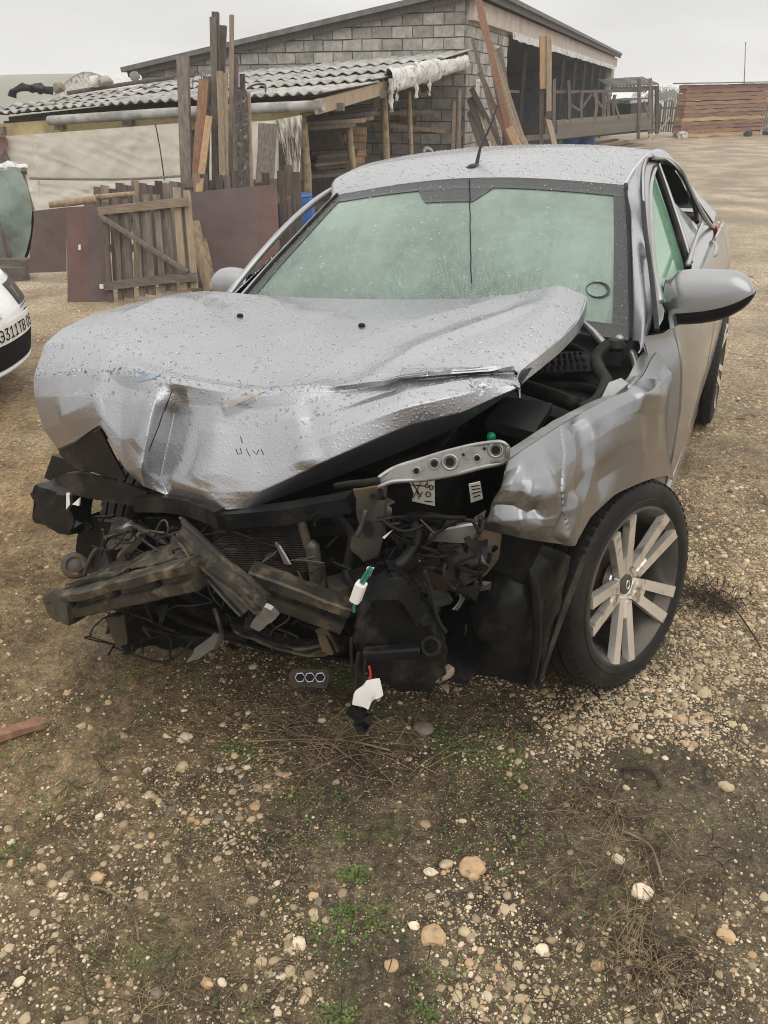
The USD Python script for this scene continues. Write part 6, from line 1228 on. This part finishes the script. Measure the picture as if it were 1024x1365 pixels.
# wiring looms through the bay
r_w = np.random.default_rng(5)
for k in range(46):
    x0, y0 = r_w.uniform(505, 670), r_w.uniform(690, 770); d0 = r_w.uniform(-.5, -.30)
    pts = [(x0, y0, d0)]
    for _ in range(4): x0 = float(np.clip(x0 + r_w.uniform(-34, 34), 500, 640)); y0 = float(np.clip(y0 + r_w.uniform(-18, 26), 690, 785)); pts.append((x0, y0, d0 + r_w.uniform(-.04, .04)))
    part('wire', tube(PP(pts), r_w.uniform(.002, .006), 6, 26), ['rubber', 'blackplastic', 'engine'][k % 3], True)
def torn_plate(q, s, m):
    n_ = r_w.integers(5, 9); a_ = np.sort(r_w.uniform(0, 6.28, n_)); o_ = np.c_[np.cos(a_), np.sin(a_)] * (s * r_w.uniform(.45, 1, n_))[:, None] * r_w.uniform(.5, 1.3, 2)
    pg = Polygon(o_).buffer(.001)
    if pg.geom_type != 'Polygon' or pg.area < 1e-5: return
    t_ = trimesh.creation.extrude_polygon(pg, .003, engine='earcut').subdivide().subdivide(); t_.vertices[:, 2] += np.abs(t_.vertices[:, 0] - s * .2) * r_w.uniform(-.8, .8) + normal_jit(t_.vertices, s * .15, 25, int(r_w.integers(0, 99)))[:, 2]
    t_.apply_transform(trimesh.transformations.euler_matrix(*r_w.uniform(-1.6, 1.6, 3))); t_.apply_translation(q); part('torn_piece', t_, m, 30)
for k in range(120):
    px, py = (r_w.uniform(100, 470), r_w.uniform(690, 870)) if k % 5 < 3 else (r_w.uniform(500, 655), r_w.uniform(650, 840))
    if (px < 150 and py > 760) or (530 < px and py < 700): continue
    torn_plate(P(px, py, y=r_w.uniform(-.52, -.34)), r_w.uniform(.018, .055), ['blackplastic', 'engine', 'steel', 'blackplastic', 'engine', 'rustmetal', 'blackplastic', 'bright'][r_w.integers(0, 8) if k % 3 else 0])
for k in range(44):   # loose wiring and thin pipes across the crushed front
    x0, y0 = r_w.uniform(110, 460), r_w.uniform(690, 820); d0 = r_w.uniform(-.58, -.36); pts = [(x0, y0, d0)]
    for _ in range(4): x0 = float(np.clip(x0 + r_w.uniform(-40, 40), 105, 470)); y0 = float(np.clip(y0 + r_w.uniform(-14, 34), 690, 880)); pts.append((x0, y0, d0 + r_w.uniform(-.03, .03)))
    part('wire', tube(PP(pts), r_w.uniform(.0015, .005), 6, 24), ['rubber', 'blackplastic', 'engine', 'steel'][k % 4], True)
for k in range(34):   # clutter of the crushed bay: pipes, brackets, plugs
    px, py = (r_w.uniform(120, 470), r_w.uniform(690, 860)) if k % 2 else (r_w.uniform(500, 660), r_w.uniform(640, 800))
    if px > 525 and py < 705: continue
    q = P(px, py, y=r_w.uniform(-.38, -.2)); s = r_w.uniform(.02, .06, 3); b_ = box(*s, jit=.006); b_.apply_transform(trimesh.transformations.euler_matrix(*r_w.uniform(0, 3, 3))); b_.apply_translation(q)
    part('bracket_fragment', b_, ['engine', 'blackplastic', 'steel'][k % 3])
for pts, r, m in (([(520, 760, -.50), (545, 740, -.46), (560, 715, -.42), (552, 700, -.4)], .014, 'rubber'), ([(450, 690, -.4), (470, 720, -.44), (462, 760, -.46), (480, 790, -.5)], .012, 'rubber'), ([(530, 700, -.36), (560, 690, -.38), (590, 695, -.4), (610, 720, -.42)], .016, 'engine'), ([(566, 760, -.5), (578, 800, -.5), (582, 820, -.5), (594, 842, -.48)], .006, 'rubber'), ([(176, 700, -.42), (210, 716, -.44), (240, 748, -.48)], .010, 'steel'), ([(200, 796, -.42), (250, 830, -.44), (330, 850, -.46)], .012, 'engine'), ([(340, 850, -.5), (390, 866, -.52), (430, 860, -.5)], .009, 'steel'), ([(150, 862, -.40), (200, 880, -.42), (260, 850, -.44)], .004, 'rubber')):
    part('bent_pipe', tube(PP(pts), r, 9, 20), m, True)
sp_ = part('paint_chip', poly3(PP([(510, 716, -.5), (521, 708, -.5), (524, 706, -.5), (513, 718, -.5)]), .003), 'white')
# ------------------------------------------------------------------ white car at the left edge
WA = math.radians(1)      # heading of its nose: to the right and a little away
wc = on(24, 443, y=4.75); WO = np.array([wc[0], wc[1], 0])
WX, WY = np.array([math.cos(WA), math.sin(WA), 0]), np.array([-math.sin(WA), math.cos(WA), 0])
wcar = thing('white_car', 'white car at the left edge, its nose, lamp and number plate in view', 'car', mat4=basis(WX, WY, UP, WO))
def wpart(n_, m_, mm, sm=False, parent=None): return obj(n_, m_, M[mm], parent or wcar, sm)
# nose is at x = 0, body runs to x = -4; y across, z up
def fx(y, z): return -.02 - .50 * (abs(y) / .85) ** 2.4 - .9 * max(0, (z - .50)) ** 1.2 - .10 * max(0, (.34 - z)) * 2
ys = np.linspace(-.84, .84, 49)
nose = np.array([[(fx(y, z), y, z) for y in ys] for z in np.linspace(.20, .66, 26)])
wpart('bumper', shell(nose, .01), 'whitepaint', 50)
wpart('bonnet', shell(resample(np.array([[(fx(y, .66), y, .66) for y in ys[::6]], [(-.75, y * .95, .80) for y in ys[::6]], [(-1.15, y * .93, .98) for y in ys[::6]]]), 20, 40), .01), 'whitepaint', 50)
for s in (1, -1):
    sg = [[(x, s * (.84 + .02 * math.sin(z * 3) - .08 * max(0, z - .7)), z) for z in np.linspace(max(.2, .32 + math.sqrt(max(0, .36 ** 2 - (x + .85) ** 2))) if abs(x + .85) < .36 else max(.2, .32 + math.sqrt(max(0, .36 ** 2 - (x + 3.4) ** 2))) if abs(x + 3.4) < .36 else .2, .96, 14)] for x in np.linspace(-.50, -4.0, 60)]
    g = np.array(sg); wpart('body_side', shell(g if s > 0 else g[:, ::-1], .01), 'whitepaint', 50)
    for x in (-.85, -3.4):
        w_ = tri(tyre).copy(); w_.apply_transform(trimesh.transformations.rotation_matrix(math.pi / 2, (0, 0, 1))); w_.apply_translation((x, s * .74, .317)); tw_ = wpart('tyre', w_, 'rubber', 35)
        d_ = tri(disc).copy(); d_.vertices *= (1, 1.5, 1.5); d_.apply_transform(trimesh.transformations.rotation_matrix(s * math.pi / 2, (0, 0, 1))); d_.apply_translation((x, s * .80, .317)); wpart('wheel_disc', d_, 'alloy', 35, tw_)
cab = resample(np.array([[(-1.1, y, .97) for y in (-.74, 0, .74)], [(-1.85, y, 1.42) for y in (-.58, 0, .58)], [(-3.1, y, 1.44) for y in (-.58, 0, .58)], [(-3.95, y, .97) for y in (-.72, 0, .72)]]), 30, 16)
wpart('cabin', shell(cab, .01), 'whitepaint', 40); wpart('windscreen', shell(cab[2:9, 1:-1] + [.012, 0, .012], .005), 'clearglass', True)
for s in (1, -1): wpart('side_window', poly3([(-1.25, s * .735, 1.0), (-1.9, s * .60, 1.38), (-3.0, s * .60, 1.39), (-3.6, s * .73, 1.0)], .01), 'clearglass')
def onnose(y, z, o=.006): return np.array([fx(y, z) + o, y, z])
def npatch(y0, y1, z0, z1, o, n=12, k=8, sk=0): return np.array([[onnose(y, z + sk * (y - y0), o) for y in np.linspace(y0, y1, n)] for z in np.linspace(z0, z1, k)])
for s in (1, -1):
    a, b = (-.80, -.14) if s < 0 else (.14, .80)
    hl = wpart('headlamp', shell(npatch(a, b, .52, .635, .010, 16), .01), 'frit', 50); wpart('lamp_lens', shell(npatch(a + .07, b - .1, .55, .61, .016), .006), 'chrome', 50, hl); wpart('lamp_trim', tube([onnose(y, .51, .012) for y in np.linspace(a, b, 12)], .008, 6), 'chrome', True, hl)
gr_ = wpart('lower_grille', shell(npatch(-.34, .30, .225, .36, .008, 24), .01), 'ink', 50)
for z in np.linspace(.235, .345, 6): wpart('grille_bar', tube([onnose(y, z, .014) for y in np.linspace(-.33, .29, 16)], .004, 5), 'dark', True, gr_)
wpart('lower_lip', tube([onnose(y, .205, .0) for y in np.linspace(-.7, .7, 20)], .02, 8), 'whitepaint', True)
pl_ = wpart('number_plate', shell(npatch(-.26, .26, .365, .477, .018, 12, 4), .006), 'white', 50)
tx = meshkit.text_mesh('Э311ТВ 05', .066, .002); tv = tx.vertices.copy(); wd = tv[:, 0].max()
tx.vertices = np.array([onnose(-.24 + .48 * (v[0] / wd), .385 + v[1] * 1.0, .030 + v[2]) for v in tv]); wpart('plate_lettering', tx, 'ink', False, pl_)
fr_ = [onnose(-.26, .365, .02), onnose(.26, .365, .02), onnose(.26, .477, .02), onnose(-.26, .477, .02), onnose(-.26, .365, .02)]; wpart('plate_frame', cat_([tube([a_, b_], .004, 5) for a_, b_ in zip(fr_[:-1], fr_[1:])]), 'ink', False, pl_)

# ------------------------------------------------------------------ loose things on the ground
def gpt(px, py, lift=0):
    q = on(px, py, z=0); q[2] = float(gheight(np.array(q[0]), np.array(q[1]))) + lift; return q
obj('lying_plank', bar(gpt(-60, 1003, .012), gpt(58, 964, .012), .036, .02, seg=6, warp=.003), M['wood_red'], label='reddish split plank lying on the ground at far left', cat='plank')
obj('brick_shard', poly3([gpt(124, 395, .04) * [1, 1, 1], gpt(138, 398, .05), gpt(134, 402, .02), gpt(120, 400, .02)], .03), M['rustred'], label='small reddish shard on the mud left of the gate', cat='shard')
SM = {}
for i, (c1, c2) in enumerate([((.36, .27, .16), (.54, .43, .28)), ((.26, .19, .115), (.39, .30, .195)), ((.52, .43, .30), (.72, .61, .45)), ((.13, .105, .08), (.21, .175, .14)), ((.40, .26, .14), (.55, .38, .22)), ((.055, .052, .05), (.10, .095, .09))]):
    SM[i] = mat(f'stone_{["tan", "brown", "pale", "grey", "orange", "dark"][i]}', c1, c2, scale=35, rough=.55, rough2=.85, bump=.35, bscale=120, bdist=.002, spec=.35, dirt=(.10, .075, .05), dscale=30, dlo=.55, dhi=.75, vary=.15)
def stone_mesh(seed, sub=2, flat=.55):
    r = np.random.default_rng(seed); m = trimesh.creation.icosphere(sub, 1.0); m.vertices *= np.array([1, r.uniform(.62, .95), flat * r.uniform(.7, 1.2)])
    for _ in range(5):
        n_ = r.normal(0, 1, 3); n_ /= np.linalg.norm(n_); h = r.uniform(.62, .86); d = m.vertices @ n_; m.vertices -= np.clip(d - h, 0, None)[:, None] * n_ * .8
    m.vertices += normal_jit(m.vertices, .17, 1.7, seed); return m
ST = [(631, 1156, 19, 4, 'largest flat reddish-brown stone right of the ground centre'), (579, 1248, 18, 4, 'broad flat orange stone low in the ground centre'), (595, 1151, 10, 0, 'tan stone just left of the largest reddish one'), (574, 1159, 9, 2, 'pale sharp stone left of the tan one'), (856, 1191, 15, 2, 'pale oblong stone beside the dry grass at right'), (130, 1168, 11, 4, 'yellowish stone alone at the left of the ground'), (246, 980, 11, 2, 'white stone on the ground before the left beam stub'), (243, 1018, 9, 0, 'tan stone below the white one in front of the car'), (724, 1266, 10, 2, 'pale rounded stone low at right of centre'), (399, 1258, 11, 2, 'pale stone left of the broad orange one'), (522, 1287, 10, 4, 'narrow orange stone standing on edge near the bottom centre'), (418, 1195, 8, 4, 'yellow stone beside the mossy patch'), (276, 1310, 10, 4, 'orange pebble near the bottom left'), (24, 1307, 8, 2, 'pale round pebble at the bottom left corner'), (552, 1233, 8, 2, 'white pebble above the broad orange stone'), (968, 1050, 10, 0, 'tan rounded stone in the gravel at the right edge'), (968, 1250, 13, 4, 'flat orange stone low at the right edge'), (340, 1073, 8, 4, 'orange pebble above left of the mossy patch'), (796, 1291, 9, 4, 'orange pebble below the dry grass'), (207, 1323, 9, 3, 'dark grey pebble at the bottom left'), (349, 1283, 8, 0, 'tan pebble left of the pale one near the bottom'), (824, 1145, 9, 2, 'white pebble left of the dry grass clump'), (940, 922, 10, 0, 'tan stone in the gravel right of the front wheel'), (565, 965, 14, 3, 'grey half-buried stone in the shade under the bumper')]
for i, (px, py, s, m, lab) in enumerate(ST):
    q = gpt(px, py); dpt = (q - CAMP) @ np.array([0, math.cos(PITCH), -math.sin(PITCH)]); r_ = s * dpt / FPX
    m_ = stone_mesh(100 + i, 3); m_.apply_scale(r_); m_.apply_transform(trimesh.transformations.rotation_matrix(rng.uniform(-.6, .6), (0, 0, 1))); m_.apply_translation(q + [0, 0, r_ * .12])
    obj('stone', m_, SM[m], smooth=40, label=lab, cat='stone')

# gravel: uncountable, scattered as instances
def scatter(name, n, kinds, probs, sizer, placer, seed):
    r = np.random.default_rng(seed)
    pi = UsdGeom.PointInstancer.Define(stage, '/World/' + name); pr = []
    for k, (mesh, mm) in enumerate(kinds):
        path = f'/World/{name}/{["rounded_stone", "flat_stone", "angular_stone"][k % 3]}_{k:03d}'
        usdkit.mesh(stage, path, mesh, mm, smooth=50); pr.append(path)
    pi.CreatePrototypesRel().SetTargets(pr)
    xy = placer(r, n); s = sizer(r, len(xy), xy); z = gheight(xy[:, 0], xy[:, 1])
    ang = r.uniform(0, 2 * math.pi, len(xy)); tl_ = r.normal(0, .22, (len(xy), 2))
    q = np.c_[np.cos(ang / 2), tl_[:, 0] * .5, tl_[:, 1] * .5, np.sin(ang / 2)]; q /= np.linalg.norm(q, axis=1)[:, None]
    pi.CreatePositionsAttr(Vt.Vec3fArray.FromNumpy(np.c_[xy, z - s * .06].astype(np.float32)))
    pi.CreateOrientationsAttr(Vt.QuathArray([Gf.Quath(float(a), float(b), float(c), float(d)) for a, b, c, d in q]))
    pi.CreateScalesAttr(Vt.Vec3fArray.FromNumpy(np.stack([s, s, s], 1).astype(np.float32)))
    pi.CreateProtoIndicesAttr(Vt.IntArray.FromNumpy(r.choice(len(kinds), len(xy), p=probs).astype(np.int32)))
    tag(pi, None, None, None, 'stuff'); return pi
kinds = [(stone_mesh(200 + k, 1 if k % 3 else 2), SM[[0, 1, 2, 3, 4, 0, 1, 2, 5, 0, 1, 4][k]]) for k in range(12)]
pk = np.array([1.5, 1.3, .8, .35, 1.0, 1.5, 1.3, .8, .18, 1.5, 1.2, .9]); pk /= pk.sum()
def dens(x, y):
    n1 = meshkit.fbm(np.stack([x * .9, y * .9, 0 * x], -1), 3, 77); right = np.clip((x + (n1 - .5) * 1.8 - .45) / 1.3, 0, 1) * np.clip((y - .9) / 1.1, .2, 1); left = np.clip((-x - .5 + (n1 - .5)) / 1.2, 0, 1)
    n2 = meshkit.fbm(np.stack([x * 2.6, y * 2.6, 0 * x + 5], -1), 3, 78)
    return np.clip(.09 + .95 * right + .05 * left, 0, 1) * np.clip((n2 - .40) * 3.6, .05, 1)
def place(rmin, rmax, half):
    def f(r, n):
        out = []
        while sum(map(len, out)) < n:
            y = rmin * (rmax / rmin) ** r.random(n); x = r.normal(0, half * .62, n) * (y + .8)
            k = r.random(n) < dens(x, y); out.append(np.c_[x, y][k])
        return np.vstack(out)[:n]
    return f
scatter('gravel', 30000, kinds, pk, lambda r, n, xy: .0018 + .0120 * r.random(n) ** 5.0 + .0006 * xy[:, 1], place(.35, 9, .62), 31)
scatter('fine_gravel', 44000, kinds, pk * np.array([1, .7, 3, .6, 1.2, 1, .7, 3, .6, 1, .7, 1.2]) / (pk * np.array([1, .7, 3, .6, 1.2, 1, .7, 3, .6, 1, .7, 1.2])).sum(), lambda r, n, xy: .0018 + .0042 * r.random(n) ** 2, place(.35, 3.6, .6), 32)

kg = [(stone_mesh(300 + k, 1), SM[[1, 3, 0, 5, 1, 4][k]]) for k in range(6)]
def even(r, n):
    y = .4 * (4.2 / .4) ** r.random(n); x = r.normal(0, .38, n) * (y + .8); k = r.random(n) < np.clip((meshkit.fbm(np.stack([x * 4, y * 4, 0 * x], -1), 3, 90) - .3) * 3, .1, 1); return np.c_[x, y][k]
scatter('grit', 90000, kg, [.3, .15, .2, .1, .15, .1], lambda r, n, xy: .0009 + .0014 * r.random(n) ** 2 + .0003 * xy[:, 1], even, 33)

# dry stalks, twigs and small weeds
def stalks(n, placer, lmin, lmax, w, seed, lift=.004, curl=.1):
    r = np.random.default_rng(seed); V, F, k = [], [], 0
    for _ in range(n):
        x, y = placer(r); a = r.uniform(0, 2 * math.pi); L = r.uniform(lmin, lmax); b = r.normal(0, curl); m_ = 7
        px = [x]; py = [y]
        for j in range(m_ - 1): px.append(px[-1] + L / m_ * math.cos(a + b * j / 2)); py.append(py[-1] + L / m_ * math.sin(a + b * j / 2))
        px, py = np.array(px), np.array(py); pz = gheight(px, py) + lift + r.uniform(0, .016) * np.sin(np.linspace(0, math.pi, m_)) + r.uniform(0, .008) * np.linspace(0, 1, m_)
        t_ = tube(np.c_[px, py, pz], w * r.uniform(.5, 1.2), 4, cap=False); V.append(t_.vertices); F.append(t_.faces + k); k += len(t_.vertices)
    return trimesh.Trimesh(np.vstack(V), np.vstack(F), process=False)
M['straw'] = mat('dry_straw', (.10, .068, .036), (.30, .22, .125), scale=14, rough=.8, bump=.1); M['twigc'] = mat('dark_twig', (.025, .018, .012), (.06, .042, .028), scale=8, rough=.85, bump=.3)
M['weed'] = mat('weed_leaf', (.06, .095, .02), (.12, .16, .04), scale=20, rough=.6, bump=.1)
def in_left(r):
    y = .95 * (5.5 / .95) ** r.random(); return (-r.uniform(.12, .62) * y, y)
def blob(cx, cy, sx_, sy_): return lambda r: (cx + r.normal(0, sx_), cy + r.normal(0, sy_))
obj('dry_grass', stalks(3200, in_left, .012, .07, .0007, 1, .002, .08), M['straw'], smooth=True, kind='stuff')
q = gpt(460, 990); obj('dry_grass', stalks(120, blob(q[0], q[1], .2, .06), .06, .26, .0011, 2, .008, .12), M['straw'], smooth=True, kind='stuff')
for px, py, sx_, sy_, n_ in ((860, 1290, .06, .06, 190), (835, 1180, .07, .08, 110), (800, 1080, .07, .035, 110)):
    q = gpt(px, py); obj('dry_grass', stalks(n_, blob(q[0], q[1], sx_, sy_), .03, .13, .0008, int(px), .006, .08), M['straw'], smooth=True, kind='stuff'); obj('twigs', stalks(n_ // 3, blob(q[0], q[1], sx_, sy_), .03, .09, .0010, int(px) + 1, .006, .1), M['twigc'], smooth=True, kind='stuff')
q = gpt(905, 800); obj('twigs', stalks(300, blob(q[0] + .1, q[1], .07, .06), .02, .08, .0015, 44, .008), M['twigc'], smooth=True, kind='stuff')
obj('twigs', stalks(500, lambda r: (r.uniform(-.6, .6) * (y_ := .95 * 5 ** r.random()), y_), .02, .10, .0013, 9), M['twigc'], smooth=True, kind='stuff')
for i, (a, b, lab) in enumerate([((828, 1026), (880, 1050), 'dark crooked twig on the gravel right of the car'), ((830, 1110), (885, 1190), 'long thin dry stalk beside the dry grass at right'), ((110, 1180), (185, 1255), 'long dry stalk lying at the left of the ground'), ((330, 985), (520, 995), 'long dry stalk lying before the bumper'), ((940, 790), (1015, 865), 'thin dark stick on the gravel right of the wheel')]):
    A, B = gpt(*a, .008), gpt(*b, .008); mdl = (A + B) / 2 + [.03, .02, .006]
    obj('twig', tube([A, mdl, B], .0028 if i else .005, 6, 14), M['straw' if i in (1, 2, 3) else 'twigc'], smooth=True, label=lab, cat='twig')
def weeds(spots, seed):
    r = np.random.default_rng(seed); V, F, k = [], [], 0
    for cx, cy, n_, sp in spots:
        for _ in range(n_):
            x, y = cx + r.normal(0, sp), cy + r.normal(0, sp * .8); z = float(gheight(np.array(x), np.array(y)))
            for _ in range(r.integers(3, 7)):
                a = r.uniform(0, 6.28); L = r.uniform(.004, .012); w_ = L * .32; e = r.uniform(.2, .9); d = np.array([math.cos(a) * math.cos(e), math.sin(a) * math.cos(e), math.sin(e)]); s_ = np.array([-math.sin(a), math.cos(a), 0]); o = np.array([x, y, z + .002]) + r.normal(0, .003, 3) * [1, 1, .3]
                V.append(np.array([o, o + d * L * .5 + s_ * w_, o + d * L - [0, 0, L * .15], o + d * L * .5 - s_ * w_])); F += [(k, k + 1, k + 2), (k, k + 2, k + 3)]; k += 4
    return trimesh.Trimesh(np.vstack(V), np.array(F), process=False)
sp = []
for px, py, n_, s_ in ((655, 985, 60, .05), (690, 1035, 40, .05), (490, 1225, 45, .03), (430, 1060, 30, .04), (470, 1165, 70, .016), (460, 1215, 40, .012), (10, 1140, 30, .03), (75, 1065, 25, .04), (590, 1300, 20, .04), (440, 1240, 30, .03), (690, 1110, 30, .04), (600, 1110, 15, .05), (380, 1130, 25, .05), (800, 1200, 16, .04), (450, 1350, 30, .02), (20, 1010, 20, .05), (160, 1290, 12, .05), (700, 1330, 10, .05), (270, 1120, 14, .05), (565, 1345, 30, .02), (350, 1345, 16, .04)):
    q = gpt(px, py); sp.append((q[0], q[1], n_, s_))
obj('small_weeds', weeds(sp, 3), M['weed'], smooth=False, kind='stuff')
# ------------------------------------------------------------------ the damp air of the day
usdkit.material(stage, '/World/Looks/damp_air', {'v': ('principled_volume', {'color': (.99, .985, .975), 'density': .0016, 'anisotropy': .2})}, [], volume='v.volume')
hz = trimesh.creation.box((3400, 3400, 9)); hz.apply_translation((0, 0, 3.2))
hp = stage.GetPrimAtPath(obj('haze', hz, '/World/Looks/damp_air', kind='stuff')); hp.GetAttribute('doubleSided').Set(False)
